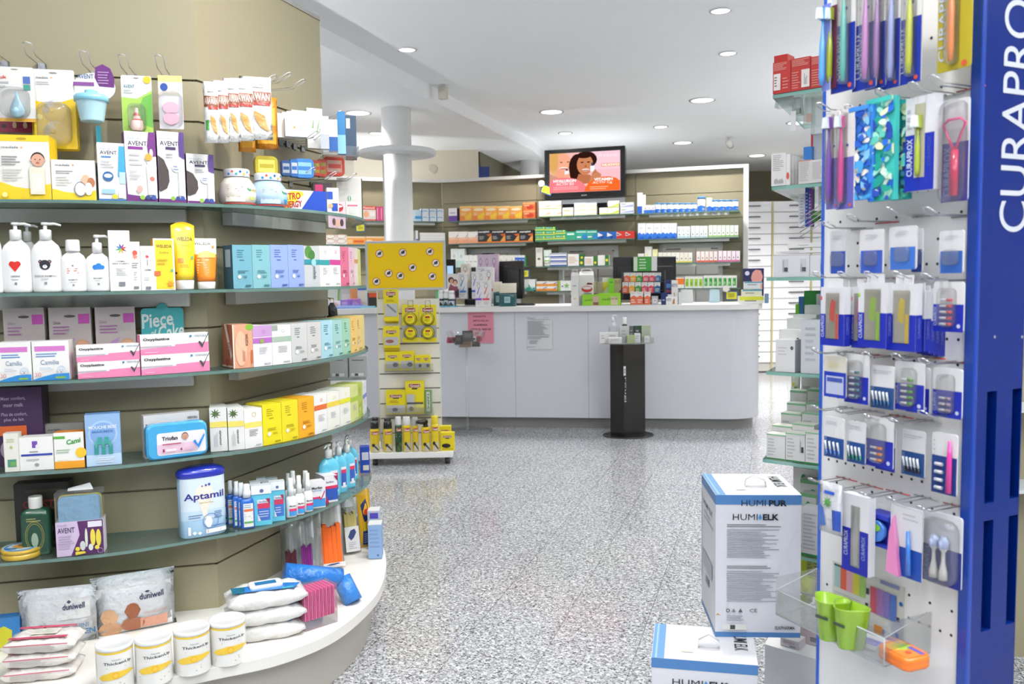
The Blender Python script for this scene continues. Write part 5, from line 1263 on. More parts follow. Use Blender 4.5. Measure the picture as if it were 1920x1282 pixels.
# small shelf beyond the third glass shelf with two silver boxes
f_=frame(S2,612,690,712,yb=712,inset=.12)
SH=S2.hit(655,708,-.0)
q=ony(655,708,4.35);o=root('glass_shelf','small far glass shelf with two silver boxes','shelf',q,math.radians(8),'glass shelves of the curved display')
m=MB();m.box(-.10,.085,-.02,.12,-.01,0,'fff');m.build('glass_pane',o,'glass');m=MB();m.box(-.10,.085,-.02,-.012,-.05,-.012,'e9e9e9');m.build('price_rail',o,'lam')
for x0,x1,l in[(620,653,'silver grey box, inner one on the far small shelf'),(656,689,'silver white box, outer one on the far small shelf')]:
 cvf=Cv([(q.x-.5,q.y-.02),(q.x+.5,q.y+.02)])
 f_=frame(cvf,x0,x1,667,z=q.z+.001);carton('silver_box',l,'box',f_,.06,'b4b9ba',[('l',.15,.85,.75,.85,1,'6a6c70'),('r',.1,.06,.8,.2,'e6e8e8'),('r',.3,.07,.5,.19,'5a5c60')])
 # ============================================================ television and shelf wall goods
def wz(key):return ZW[key]+.001
def wbxf(cv,key,x0,x1,yt,ins=.03):return frame(cv,x0,x1,yt,z=wz(key),inset=ins)
# television
tvp=Cv([tuple(WL-n_*.22),tuple(WR-n_*.22)])
f_=frame(tvp,1021.5,1172.5,277,yb=371,inset=0)
o=root('television','flat black television showing a pink and orange skincare advert','television',f_.o,f_.yaw)
W_,H_=f_.w,f_.h
m=MB();m.box(-W_/2,W_/2,0,.09,0,H_,'0c0c0e');m.build('housing',o,'plas',bevel=.006)
m=MB();m.box(-.10,.10,.09,.2,H_*.3,H_*.7,'2a2a2c');m.build('wall_mount',o,'matte')
sw,sh_=W_*.875,H_*.79
S_=Flat((-W_/2+W_*.066,-.0015,H_*.125),(1,0,0),(0,0,1),(0,-1,0),sw,sh_)
S_.clip=True
m=MB()
sk1,sk2,hr='f0a88a','c9825c','2e1712'
art(m,S_,[('r',0,0,1,1,'f4b9b4'),('r',.6,.0,1,1,'f2bcc4'),('r',.62,.55,1,1,'f0c6d2'),('e',.12,.78,.15,.36,'e0b070'),('e',.2,.70,.12,.30,sk1),('p',[(.1,.6),(.26,.5),(.3,.2),(.02,.2)],'eca284'),('e',.06,.8,.07,.26,'d9a560'),('p',[(.0,.5),(.2,.3),(.3,.12),(0,.1)],'c9967c'),('e',.2,.62,.06,.03,'f7e6e0'),('e',.2,.605,.05,.012,'b84a4a'),('e',.17,.77,.02,.012,'4a2c22'),('e',.27,.77,.02,.012,'4a2c22'),('r',.22,.42,.28,.55,'e8ecf2'),('r',.235,.55,.265,.6,'3a4660'),('e',.27,.4,.06,.07,sk1),('e',.40,.62,.12,.34,hr),('e',.52,.8,.16,.22,hr),('e',.36,.48,.07,.2,hr),('p',[(.42,.45),(.58,.42),(.66,.2),(.36,.2)],'b9704c'),('e',.51,.68,.115,.26,sk2),('e',.5,.9,.1,.06,hr),('e',.47,.74,.022,.016,'2a1410'),('e',.56,.74,.022,.016,'2a1410'),('e',.52,.64,.015,.035,'a8643f'),('e',.52,.545,.052,.03,'f6ece6'),('e',.52,.535,.05,.012,'a63c3a'),('p',[(.56,.2),(.72,.25),(.74,.42),(.66,.52),(.6,.4)],sk2),('r',.585,.5,.645,.64,'e9edf2'),('r',.6,.64,.63,.72,'3a4660'),('p',[(.6,.42),(.68,.46),(.66,.56),(.63,.5)],'c07a54'),('e',.2,.02,.34,.36,'ef7f86'),('r',0,0,.3,.2,'ef7f86'),('e',.80,-.02,.30,.38,'ee6a2a'),('r',.75,0,1,.25,'ee6a2a'),('t',.69,.97,.84,.95,'Avene','f7e2ea',0),('r',.74,.60,1,.685,'e8a27c'),('t',.755,.99,.615,.672,'NUOVO','ffffff',.03),('t',.06,.385,.255,.325,'HYALURON','ffffff',.04),('t',.10,.35,.175,.245,'ACTIV B3','fdeff0',.01),('l',.06,.46,.06,.15,2,'f7b4b8'),('t',.64,.90,.255,.325,'VITAMIN','ffffff',.04),('t',.62,.89,.165,.245,'ACTIV Cg','fff0e6',.01),('l',.58,.95,.03,.13,2,'f7b48c')],gap=.0006)
m.build('screen',o,'screen')
m=MB();art(m,front(W_,H_),[('t',.46,.53,.045,.07,'SHARP','e6e6e6',.03)],start=2);m.build('maker_lettering',o,'plas')
f2=frame(tvp,1022,1172,373,yb=384,inset=.02)
m=MB();m.box(-f2.w/2,f2.w/2,0,.14,-.02,f2.h,'c3c5c8');m.box(-f2.w*.28,f2.w*.28,-.002,.02,-.02,f2.h*.25,'2a2a2c');o=m.build('speaker_bar',None,'metal',loc=f2.o,rz=f2.yaw);tag(o,'long silver speaker bar under the television','speaker')
def note(px,py,name,label,cv=tvp,w_=.13,rot=.35,ins=-.02,z0=None):
 p=cv.hit(px,py,ins);z=zat(px,py,p)
 o=root(name,label,'notice',(p.x,p.y,z),math.atan2(-DW.y,-DW.x))
 m=MB();c_,s_=math.cos(rot),math.sin(rot)
 U=Vector((c_,0,-s_));V=Vector((s_,0,c_));q=Vector((0,0,0))-U*w_/2-V*w_*.36
 F=Flat(q,U,V,(0,-1,0),w_,w_*.72)
 m.add([F(0,0,0),F(1,0,0),F(1,1,0),F(0,1,0),F(0,0,-.003),F(1,0,-.003),F(1,1,-.003),F(0,1,-.003)],[(0,1,2,3),(4,7,6,5),(0,4,5,1),(1,5,6,2),(2,6,7,3),(3,7,4,0)],'3a5a8c')
 art(m,F,[('r',.1,.12,.88,.88,'e9e23a'),('l',.25,.8,.3,.75,3,'6a6a20')]);m.build('card',o,'paper')
 m=MB();m.lathe([(.0,-.002),(.033,-.002),(.033,.002)],'e9e6dc',20);a=m.build('suction_disc',o,'plas');a.rotation_euler=(PI/2,0,0);a.location=(-.055,-.006,.07)
note(1025,356,'price_notice','yellow notice in blue frame stuck on the television corner')
note(983,513,'price_notice','yellow notice in blue frame between the black monitor and the middle hatch',BF,.12,0,.0)
note(1372,554,'price_notice','yellow notice in dark blue frame under the green printed boxes',BF,.13,0,.0)
note(676,427,'price_notice','yellow notice in blue frame on the left arm of the shelf wall',BFL,.12,0,.0)
WHERE={'A1':'top left-arm shelf','A2':'second left-arm shelf','B1':'top shelf before the television','B2':'second shelf before the television','B3':'third shelf before the television','B4':'lowest shelf before the middle hatch','C1':'shelf just under the television','C2':'second shelf under the television','C3':'third shelf under the television','C4':'lowest shelf under the television','D1':'top shelf near the wall end','D2':'second shelf near the wall end','D3':'third shelf near the wall end','D4':'lowest shelf near the wall end'}
def lv(j,n):return '' if n==1 else(('lower ','upper ')if n==2 else('bottom ','middle ','top ')if n==3 else('bottom ','lower middle ','upper middle ','top '))[j]
def run(key,x0,x1,n,yt,desc,base,ops,name='medicine_box',cat='box',lev=1,dp=.08,ins=.03,build=None,**kw):
 """a run of n equal packs between two pixels, lev high"""
 cv=BFL if key[0]=='A' else BF
 for i in range(n):
  a=x0+(x1-x0)*i/n;b_=x0+(x1-x0)*(i+1)/n
  f=frame(cv,a,b_,yt,z=wz(key),inset=ins);h1=f.h/lev
  for j in range(lev):
   q=('%s%s %s, %s'%(lv(j,lev),nth(i,n),desc,WHERE[key])).replace('  ',' ').strip()
   ff=Fr(f.o+Vector((0,0,h1*j)),f.yaw,f.w-.002,h1-.001)
   if build:build(ff,q)
   else:carton(name,q,cat,ff,dp,base,ops,tuck=False,group='%ss, %s'%(desc,WHERE[key]),**kw)
def tub(ff,q):
 r=ff.w/2*.96;h=ff.h
 o=root('powder_tub',q,'tub',ff.o+Vector((0,r,0)),ff.yaw,'blue and white powder tubs')
 m=MB();m.lathe([(r*.96,0),(r,.004),(r,h*.84)],lambda i:'eef1f6',18)
 art(m,Wrap(r,1,0,h*.84,1.5),[('r',0,0,1,.38,'2c6fd0'),('p',[(0,.38),(.5,.5),(1,.38)],'2c6fd0'),('c',.4,.65,.1,'c9d6ea'),('r',.6,.1,.9,.28,'8fb4ec')]);m.build('body',o,'paper')
 m=MB();m.lathe([(r*1.04,h*.84),(r*1.04,h*.97),(r*.98,h)],'4a8cc4',18);m.build('lid',o,'plas')
 # left arm
run('A1',680,706,1,386,'red and white remedy box','f0e4dc',[('r',0,.75,1,1,'e0574a'),('r',0,.0,1,.1,'d9503f'),('e',.3,.45,.2,.22,'f0b48a'),('r',.55,.3,.9,.6,'f4efe8'),('t',.1,.9,.8,.95,'Fluimucil','fbe9e4',.02)])
run('A1',707,722,2,387,'narrow pink box','d94f86',[('r',.1,.1,.35,.9,'f0a8c4')])
run('A1',779,791,1,393,'pale blue box','cfe4f4',[('r',0,.2,1,.45,'4aa3d8')])
run('A1',791,833,3,391,'white box with blue eye mark','eef2f6',[('e',.5,.5,.4,.22,'4ab0e0'),('e',.5,.4,.4,.2,'e8f2f8'),('r',0,0,.1,1,'2c6fb8')],lev=2)
run('A2',611,652,2,440,'white box with orange curve','f3efe9',[('o',.5,.7,.45,.5,'d98a6a',.15),('l',.2,.8,.1,.3,1,LG)],lev=2)
run('A2',652,723,2,443,'long orange box','f0a24a',[('r',.0,.8,1,1,'f6d9b8'),('r',.35,.25,.9,.5,'e0602c'),('r',.02,.1,.3,.6,'f3c28c')],lev=1)
run('A2',781,785,1,432,'slim purple and white box','f0eef2',[('r',0,0,1,.4,'7a4aa0')])
run('A2',789,836,1,436,'flat white box pile','efeeec',[('r',0,.48,1,.5,'b9b8b6'),('r',0,.24,1,.26,'c4c3c1'),('r',0,.73,1,.75,'c4c3c1')])
# B
run('B1',842,858,1,390,'white and purple box','f2f0f2',[('r',0,0,1,.42,'6a3f9c'),('r',.15,.6,.8,.68,'b9a0cc')],side='4a2c74')
run('B1',863,980,5,386,'orange effervescent box','f2a64c',[('r',0,.86,1,1,'f6c678'),('e',.5,.75,.4,.1,'f8e6c4'),('p',[(.4,.3),(.9,.55),(1,.4),(.8,.05),(.5,.1)],'f0c43a'),('r',0,.0,.4,.3,'e8843c'),('l',.1,.6,.35,.55,2,'f9ddb8')],side='d97a2a')
run('B1',981,1004,1,379,'red orange box pair','d8703a',[('r',.0,.75,1,1,'e8a06a'),('e',.6,.4,.3,.25,'c2402a'),('l',.1,.6,.5,.7,1,'f6d6b4')],lev=2,side='a85028')
run('B2',842,897,3,434,'white and peach box','f3ede8',[('r',0,0,1,.5,'eda882'),('p',[(0,.4),(.5,.55),(1,.45),(1,.35),(0,.3)],'f0bf9e'),('p',[(.7,.4),(.8,.5),(1,.75),(.95,.75),(.8,.58)],'6a5a54')])
run('B2',897,1000,4,431,'black and orange cold remedy box','26262b',[('t',.04,.82,.76,.94,'neotylol','f4f2f0',.04),('r',0,0,1,.1,'e87a26'),('p',[(.62,.1),(1,.1),(1,.6),(.85,.45)],'e8a04c'),('p',[(.8,.5),(1,.55),(1,.72),(.6,.65)],'c9601e'),('l',.08,.5,.25,.55,4,'b9b9bd')],name='cold_remedy_box')
run('B3',846,872,2,466,'tall white and mint box','e9f0ee',[('r',0,0,1,.35,'c3ded6'),('e',.5,.6,.2,.1,'c9d6d4')],lev=1)
run('B3',872,896,3,478,'small white box','f0f0ec',[('r',.2,.4,.8,.5,LG)])
run('B3',935,966,3,478,'plain white box with grey mark','f0efe6',[('e',.5,.5,.2,.2,'d0cfc4')])
run('B3',966,985,3,478,'slim blue and green box','2f5fc0',[('r',0,.78,1,1,'e8eef4'),('r',.2,.45,.8,.6,'a9c4f0'),('r',0,0,1,.15,'4aa84a')],side='5ab04a')
run('B4',979,1004,2,523,'white and sea green box','eef2f0',[('p',[(0,0),(1,0),(1,.3),(.5,.12),(0,.6)],'3a9c8a'),('l',.4,.9,.2,.3,1,'3a9c8a')])
# C
run('C1',1011,1053,2,377,'white and orange swirl box','f3f1ee',[('p',[(.4,.15),(1,.6),(1,.3)],'f0b48a'),('l',.1,.6,.65,.75,1,LG),('r',0,0,1,.08,'d6dc6a')],lev=2)
run('C1',1055,1075,1,389,'single low white and yellow box','f3f1e8',[('r',0,0,1,.1,'e3dc5a'),('l',.1,.7,.5,.8,1,'c9b060')])
run('C1',1077,1119,2,380,'white box with pale yellow edge','f4f2ec',[('p',[(0,.1),(1,.5),(1,.2),(0,.0)],'efd9a0'),('l',.1,.6,.6,.8,1,LG)],lev=3)
run('C1',1124,1140,1,389,'low white and lime box','f3f3ec',[('r',0,0,1,.15,'cfe04a')])
run('C1',1140,1161,1,376,'white and lime swirl box','f2f3ea',[('p',[(.2,.1),(1,.6),(1,.2)],'d9e05a'),('r',0,0,1,.1,'c9dc3a')],lev=2)
run('C1',1163,1188,1,379,'white and lilac blue box','f0f1f4',[('p',[(0,.2),(1,.6),(1,.2)],'a9b4dc'),('l',.1,.6,.6,.8,1,GRY)],lev=2)
GR=[('r',0,.62,.75,.95,'2f9a68'),('r',.0,.25,1,.45,'d9d64a'),('t',.06,.7,.68,.9,'Gaviscon','e6f4ea',.02),('c',.85,.75,.08,'f0e04a')]
run('C2',1004,1042,2,425,'green and yellow tablet box','3fa877',GR,lev=3)
run('C2',1042,1061,1,431,'green and yellow tablet box beside the taller stacks','3fa877',GR,lev=2)
run('C2',1061,1080,1,434,'plain green lozenge box','35a37c',[('r',.15,.6,.85,.8,'d9efe6')])
run('C2',1080,1120,2,431,'green and blue capsule box','35a08a',[('e',.85,.3,.25,.3,'2f7fc0'),('r',.05,.75,.95,.85,'cfe8e6'),('r',.1,.2,.5,.35,'dff0ea')])
run('C2',1121,1156,2,434,'dark blue plaster box','1f5fae',[('p',[(0,.3),(.6,.5),(0,.9)],'e9e9ee'),('p',[(.3,.1),(.7,.6),(.5,.1)],'0f2f6a')])
run('C2',1156,1190,2,433,'red plaster box','c8342c',[('p',[(0,.35),(.6,.5),(0,.9)],'f2e9e6'),('p',[(.05,.45),(.45,.52),(.05,.75)],'8a1a18')])
run('C3',1005,1017,1,464,'tall cream box','edeae0',[('e',.5,.4,.25,.06,'5a7a4a'),('l',.2,.8,.75,.9,3,LG)])
f_=wbxf(BF,'C3',1018,1033,468);tube_pack(f_,'white tube with green band on the third shelf under the television','eef0ec',None,[('r',.2,.3,.8,.38,'7fb84a'),('r',.2,.55,.8,.6,'4a8a6a')])
run('C3',1032,1063,1,474,'white box with blue bars','f0f0f2',[('r',0,.0,1,.3,'3a5aa8'),('r',0,.78,1,.88,'3a5aa8')],lev=3)
run('C3',1065,1086,1,476,'white box with fine grey lines','f2f1ee',[('l',.1,.9,.2,.8,4,'d9b08a')])
run('C3',1086,1095,1,476,'dark green box with yellow flowers','2a6a3a',[('c',.5,.25,.3,'f0d82e'),('c',.6,.7,.25,'e9d02e')])
run('C3',1096,1113,1,481,'low white box between flower boxes','f2f1ee',[('l',.1,.9,.2,.8,4,'d9b08a')])
run('C3',1113,1120,1,480,'narrow green and yellow flower box','3a7a3a',[('c',.5,.3,.35,'f0d82e')])
run('C3',1121,1142,1,478,'white and green flower box','f0f0ea',[('r',.65,0,1,1,'3a7a3a'),('c',.82,.5,.12,'f0d82e')])
run('C4',1006,1046,2,527,'orange and white tablet box','f1ece4',[('r',0,.0,1,.45,'eb9433'),('p',[(.6,.5),(.7,.4),(1,.8),(.95,.85)],'3a6ab0')],lev=2)
run('C4',1047,1051,1,526,'narrow lime box','a6c84a',[])
run('C4',1051,1071,1,526,'white box with green figure','f2f3f0',[('s',.6,.5,.3,5,['7fb84a']),('r',.1,.4,.3,.5,'7a4a9a')])
# D
f_=wbxf(BF,'D1',1195,1204,361);carton('cream_tube_box','tall white tube box with blue foot at the start of the tubs','box',f_,.04,'f3f3f4',[('r',0,0,1,.35,'2f66c8')])
f_=wbxf(BF,'D1',1204,1210,365);carton('cream_tube_box','thin white box behind the tall blue footed one','box',f_,.04,'f3f3f4',[])
run('D1',1207,1228,3,384,'tiny white and blue jar box','eff1f6',[('r',0,0,1,.4,'3a78d0'),('c',.5,.6,.2,'d9a0b0')])
run('D1',1229,1308,7,380,'white powder tub with blue lid','',[],build=tub)
run('D1',1309,1324,1,368,'tall white powder tub with blue lid','',[],build=tub)
f_=wbxf(BF,'D1',1325,1335,371);carton('powder_box','tall narrow white and blue box between the tubs','box',f_,.05,'f1f2f6',[('r',0,0,1,.3,'2f66c8'),('p',[(0,.3),(.5,.4),(1,.3)],'2f66c8')])
run('D1',1336,1386,4,374,'blue lidded tub past the tall one','',[],build=tub)
run('D2',1196,1269,5,418,'large white box with blue wave','f3f4f7',[('p',[(0,0),(1,0),(1,.28),(.75,.38),(.5,.3),(.25,.42),(0,.34)],'2f78dc'),('p',[(0,0),(1,0),(.6,.18)],'1f56b8'),('l',.25,.7,.65,.75,1,'c9ccd6')],side='d3dae8')
run('D2',1270,1294,3,424,'slim white and pale blue box','eef2f4',[('r',.1,.05,.9,.14,'8fc4dc'),('c',.5,.3,.15,'5a6a74'),('l',.3,.7,.5,.8,3,LG)])
run('D2',1295,1327,4,423,'slim white box with grey blue foot','eef1f2',[('r',.1,.05,.9,.12,'9ac0d0'),('c',.5,.3,.15,'5a6a74'),('r',0,0,.06,1,'b9c8d0')])
run('D2',1328,1384,7,422,'slim white and green box','f0f2ee',[('r',0,.04,1,.14,'86c04a'),('c',.5,.35,.15,'3a4a3a'),('r',0,0,.08,1,'a6cc6a')])
run('D3',1196,1208,2,475,'small white box','f0efe8',[])
run('D3',1209,1222,1,462,'tall white box with yellow spot','f3f2ec',[('c',.3,.5,.15,'efe07a')])
run('D3',1223,1233,1,467,'cream yellow box','f3edb8',[])
run('D3',1234,1298,8,473,'slim white and yellow box','f3f1e8',[('r',0,0,1,.14,'e6d452'),('c',.5,.4,.15,'5a4a3a'),('r',0,0,.1,1,'efe29a')])
run('D3',1305,1345,5,471,'slim white and red striped box','f4f0ec',[('r',0,0,1,.16,'e0624a'),('r',0,0,.12,1,'e8866a'),('c',.55,.4,.15,'4a3a3a')])
run('D3',1346,1387,5,470,'slim white and pink striped box','f5eff2',[('r',0,0,1,.16,'e0689a'),('r',0,0,.12,1,'e480ac'),('c',.55,.4,.15,'4a3a3a')])
run('D4',1262,1283,1,520,'white and orange box behind the counter goods','f3efe8',[('r',.0,.35,1,.9,'ea7a2e')])
run('D4',1284,1318,4,518,'white box with lime picture','f3f4ee',[('r',.15,.15,.88,.8,'9ec63a'),('e',.4,.4,.2,.15,'6fa028')])
run('D4',1319,1381,7,516,'white box with leafy green picture','f3f4f0',[('r',.15,.15,.88,.8,'4fa04a'),('e',.4,.4,.2,.12,'8fcf7a'),('e',.6,.6,.15,.1,'2a7a2e')])
# ============================================================ goods on the counter
def kf(x0,x1,yt,ins,yb=None,z=None):return frame(CF,x0,x1,yt,yb=yb,z=(ZK+.001 if z is None else z),inset=ins)
YB=[('r',0,.30,1,.36,'7a5ac8'),('l',.2,.8,.1,.25,2,LG),('t',.1,.7,.88,.93,'SWISS','c9c4d0',0)]
def yb(c,c2):return[('o',.48,.78,.22,.1,'4a6a5a',.18),('p',[(.3,.45),(.42,.55),(.62,.72),(.52,.72),(.22,.5)],c),('p',[(.75,.5),(.85,.55),(.55,.3),(.5,.0+.35)],c),('r',.0,.24,.9,.32,c2),('l',.2,.8,.08,.2,2,LG),('r',.12,.9,.7,.93,'cdc9d2')]
o=root('acrylic_shelf_stand','stepped clear acrylic stand carrying boxes with figure nine print','display stand',kf(850,935,560,.2).o,kf(850,935,560,.2).yaw)
m=MB();m.box(-.22,.2,.0,.12,0,.004,'fff');m.box(-.22,.2,.0,.12,.06,.064,'fff');m.box(-.16,.2,.12,.2,.16,.164,'fff');m.box(-.22,-.217,0,.2,0,.16,'fff');m.box(.197,.2,0,.2,0,.16,'fff');m.build('steps',o,'acryl')
for x0,x1,yt,ins,zz,c,c2,l,base in[(892,905,525,.03,.0,'7a4ac0','7a4ac8','front white box with purple looping print on the counter','f2f0f2'),(905,920,525,.03,.0,'d84a5a','d8506a','front white box with red looping print on the counter','f2f0ee'),(860,876,511,.22,.068,'3a8ac8','4a7ac8','white box with blue looping print beside the photo box','f2f1f0'),(885,897,509,.24,.068,'4a6ad0','4a6ad0','white box with indigo looping print in the second row','f1f0f0'),(897,909,509,.24,.068,'4a9a7a','b9c4c0','white box with green looping print in the second row','f1f0f0'),(909,926,502,.25,.068,'d06a5a','c86a6a','white box with red green print at the end of the second row','f1efee'),(865,882,494,.36,.168,'e0a050','e8b878','peach white box with orange looping print in the back','f2e9dc'),(893,925,500,.32,.12,'b9b4c0','c9c4cc','plain white box top behind the second row','efedf0'),(896,908,477,.42,.168,'a88ab8','c9a8cc','lilac box with round green mark, left of the lilac three','dfc6dc'),(908,920,477,.42,.168,'a88ab8','c9a8cc','lilac box with round green mark, middle of the lilac three','dfc6dc'),(920,935,476,.42,.168,'a88ab8','c9a8cc','lilac box with round green mark, right of the lilac three','dcc0d8')]:
 f_=kf(x0,x1,yt,ins,z=ZK+.001+zz)
 carton('supplement_box',l,'box',f_,.06 if ins!=.32 else.03,base,yb(c,c2),side='d9c0d4' if 'lilac' in l else None,tuck=False)
f_=kf(839,861,513,.18,z=ZK+.07);carton('photo_box','box printed with a laughing couple hugging','box',f_,.06,'ece6e4',[('e',.35,.75,.25,.12,'4a2c24'),('e',.4,.7,.16,.1,'d9a488'),('e',.7,.66,.2,.12,'5a3a2c'),('e',.7,.62,.15,.1,'e0b094'),('p',[(.05,.3),(.3,.6),(.6,.5),(.9,.5),(1,.1),(.7,.0),(.6,.3),(.2,.25)],'8a4a5a'),('p',[(.7,.3),(1,.4),(1,.05),(.75,.05)],'33303c')],tuck=False)
for x0,x1,yt,c,l in[(822,833,545,'2a2450','small white tube bottle with purple band, leftmost of the counter group'),(832,842,543,'1f5a3a','small white tube bottle with green band'),(841,853,546,'20304a','small white tube bottle with dark band near the photo box')]:
 f_=kf(x0,x1,yt,.06)
 o=root('cream_bottle',l,'bottle',f_.o+Vector((0,.03,.006)),f_.yaw);r=f_.w/2*.97;h=f_.h
 m=MB();m.lathe([(r,0),(r,h*.72),(r*.9,h*.78)],'f0f0f0',16);art(m,Wrap(r,1,0,h*.75,1.4),[('r',0,.45,1,.62,c),('p',[(.2,.05),(.5,.4),(.8,.05)],'3a3a3c')]);m.build('body',o,'plas')
 m=MB();m.lathe([(r*.93,h*.78),(r*.93,h)],'f4f4f4',16);m.build('cap',o,'plas')
f_=kf(820,858,570,.03);m=MB();m.box(-f_.w/2,f_.w/2,0,.09,0,.006,'59b0d0');tag(m.build('display_tray',None,'plas',loc=f_.o,rz=f_.yaw),'thin light blue tray under the small white bottles','tray')
f_=kf(818,828,545,.13);carton('green_card','light green card behind the small white bottles','card',f_,.01,'6fcf8a',[])
# perfumed bottles with cream lids
for x0,x1,yt,ins,l in[(937,969,531,.05,'dark teal bottle with wide cream lid on the counter'),(926,942,528,.18,'teal bottle in shadow behind the wide lidded one')]:
 f_=kf(x0,x1,yt,ins);o=root('perfume_bottle',l,'bottle',f_.o+Vector((0,.04,0)),f_.yaw);r=f_.w/2;h=f_.h
 m=MB();m.lathe([(r*.98,0),(r,.004),(r,h*.5),(r*.94,h*.56)],'14545a',24,ky=.6,pw=4);art(m,Flat((-r*.35,-r*.6-.001,h*.15),(1,0,0),(0,0,1),(0,-1,0),r*.7,h*.27),[('r',0,0,1,1,'a9c9cc'),('l',.2,.8,.3,.8,3,'5a8a90')]);m.build('body',o,'plas')
 m=MB();m.lathe([(r*.98,h*.58),(r,h*.6),(r,h*.97),(r*.97,h)],'ece6d2',24,ky=.6,pw=4);m.build('lid',o,'plas')
 # monitors
def monitor(x0,x1,yt,yb,ins,yaw,label,white=False):
 f_=frame(CF,x0,x1,yt,yb=yb,inset=ins,yaw=yaw)
 o=root('monitor',label,'monitor',(f_.o.x,f_.o.y,ZK),f_.yaw)
 zb=f_.o.z-ZK
 m=MB();m.box(-f_.w/2,f_.w/2,0,.035,zb,zb+f_.h,'17171a');m.box(-f_.w/2+.03,f_.w/2-.03,-.012,0,zb+f_.h*.2,zb+f_.h*.78,'1d1d20');m.build('housing',o,'plas',bevel=.006)
 m=MB();m.box(-.04,.04,.01,.03,0,zb+.05,'1a1a1c' if not white else 'b9b9bb');m.lathe([(.11,0),(.11,.008),(.05,.012)],'1a1a1c',24,cy=.03);m.build('stand',o,'plas')
 m=MB();m.box(-f_.w/2+.012,f_.w/2-.012,.035,.037,zb+.02,zb+f_.h-.02,'2a2c30');m.build('screen',o,'plas')
 return o
monitor(936,980,489,560,.42,math.radians(-35),'black monitor seen from behind next to the perfume bottles')
monitor(1150,1268,481,562,.42,math.radians(-3),'wide black monitor seen from behind at the middle of the counter')
f_=kf(965,1002,562,.25);m=MB();m.box(-f_.w/2,f_.w/2,0,.12,0,.02,'2a2a2e',taper=.008);tag(m.build('card_terminal',None,'plas',loc=f_.o,rz=f_.yaw),'low black device lying behind the counter edge','card terminal')
f_=frame(CF,838,855,486,yb=560,inset=.45,yaw=math.radians(-10))
o=root('tablet_display','black framed tablet with pale picture behind the yellow sign','tablet',(f_.o.x,f_.o.y,ZK),f_.yaw);zb=f_.o.z-ZK
m=MB();m.box(-f_.w/2,f_.w/2,0,.015,0,zb+f_.h,'121214');m.build('housing',o,'plas');m=MB();art(m,front(f_.w,zb+f_.h),[('r',.08,.1,.75,.86,'a9c9e8'),('o',.4,.5,.2,.1,'8ab84a',.3)]);m.build('screen',o,'screen')
f_=frame(CF,871,896,490,yb=560,inset=.55);m=MB();m.box(-f_.w/2,f_.w/2,0,.02,0,f_.h,'18181a');tag(m.build('dark_screen',None,'plas',loc=(f_.o.x,f_.o.y,ZK),rz=f_.yaw),'black screen top between the peach and lilac boxes','screen')
# milk carton shaped box
def gable(x0,x1,yt,ins,label,ops,base='f0eeec'):
 f_=kf(x0,x1,yt,ins);w_,h_=f_.w,f_.h;d_=w_*.75
 o=root('gable_carton',label,'carton',f_.o,f_.yaw)
 m=MB();zb=h_*.82
 m.box(-w_/2,w_/2,0,d_,0,zb,base)
 m.add([(-w_/2,0,zb),(w_/2,0,zb),(w_/2,d_,zb),(-w_/2,d_,zb),(-w_/2+.004,d_*.42,h_*.92),(w_/2-.004,d_*.42,h_*.92),(w_/2-.004,d_*.58,h_*.92),(-w_/2+.004,d_*.58,h_*.92)],[(0,1,5,4),(1,2,6,5),(2,3,7,6),(3,0,4,7)],base)
 art(m,front(w_,h_),ops);m.build('carton_body',o,'paper')
 m=MB();pts=[(-w_*.42,h_*.9),(-w_*.3,h_*.9),(-w_*.28,h_*.96),(-w_*.18,h_*.975),(w_*.18,h_*.975),(w_*.28,h_*.96),(w_*.3,h_*.9),(w_*.42,h_*.9),(w_*.36,h_*.99),(w_*.22,h_),(-w_*.22,h_),(-w_*.36,h_*.99)]
 y0=d_*.48
 m.add([(a,y0,b_)for a,b_ in pts],[(0,1,2,11),(2,3,10,11),(3,4,9,10),(4,5,8,9),(5,6,7,8)],base)
 m.add([(a,y0+.003,b_)for a,b_ in pts],[(0,1,2,11),(2,3,10,11),(3,4,9,10),(4,5,8,9),(5,6,7,8)],base);m.build('handle',o,'paper')
gable(1086,1113,503,.10,'white carton with handle and red cup picture on the counter',[('e',.55,.44,.38,.09,'c23434'),('e',.55,.47,.3,.04,'f0e6e4'),('p',[(.5,.56),(.95,.56),(.9,.6),(.6,.62)],'7a2a2a'),('l',.3,.9,.28,.36,1,GRY),('r',.1,.04,.6,.14,'cfe0ee')])
gable(1071,1085,505,.05,'white carton side with handle beside the red cup carton',[('r',.3,.16,.7,.22,'e9d9b0'),('l',.2,.8,.5,.6,1,LG)])
GB=[('r',0,0,1,1,'93cf2e'),('t',.15,.6,.4,.6,'enerBiO','3a6a1c',.01),('o',.8,.3,.09,.14,'3a7a1c',.3)]
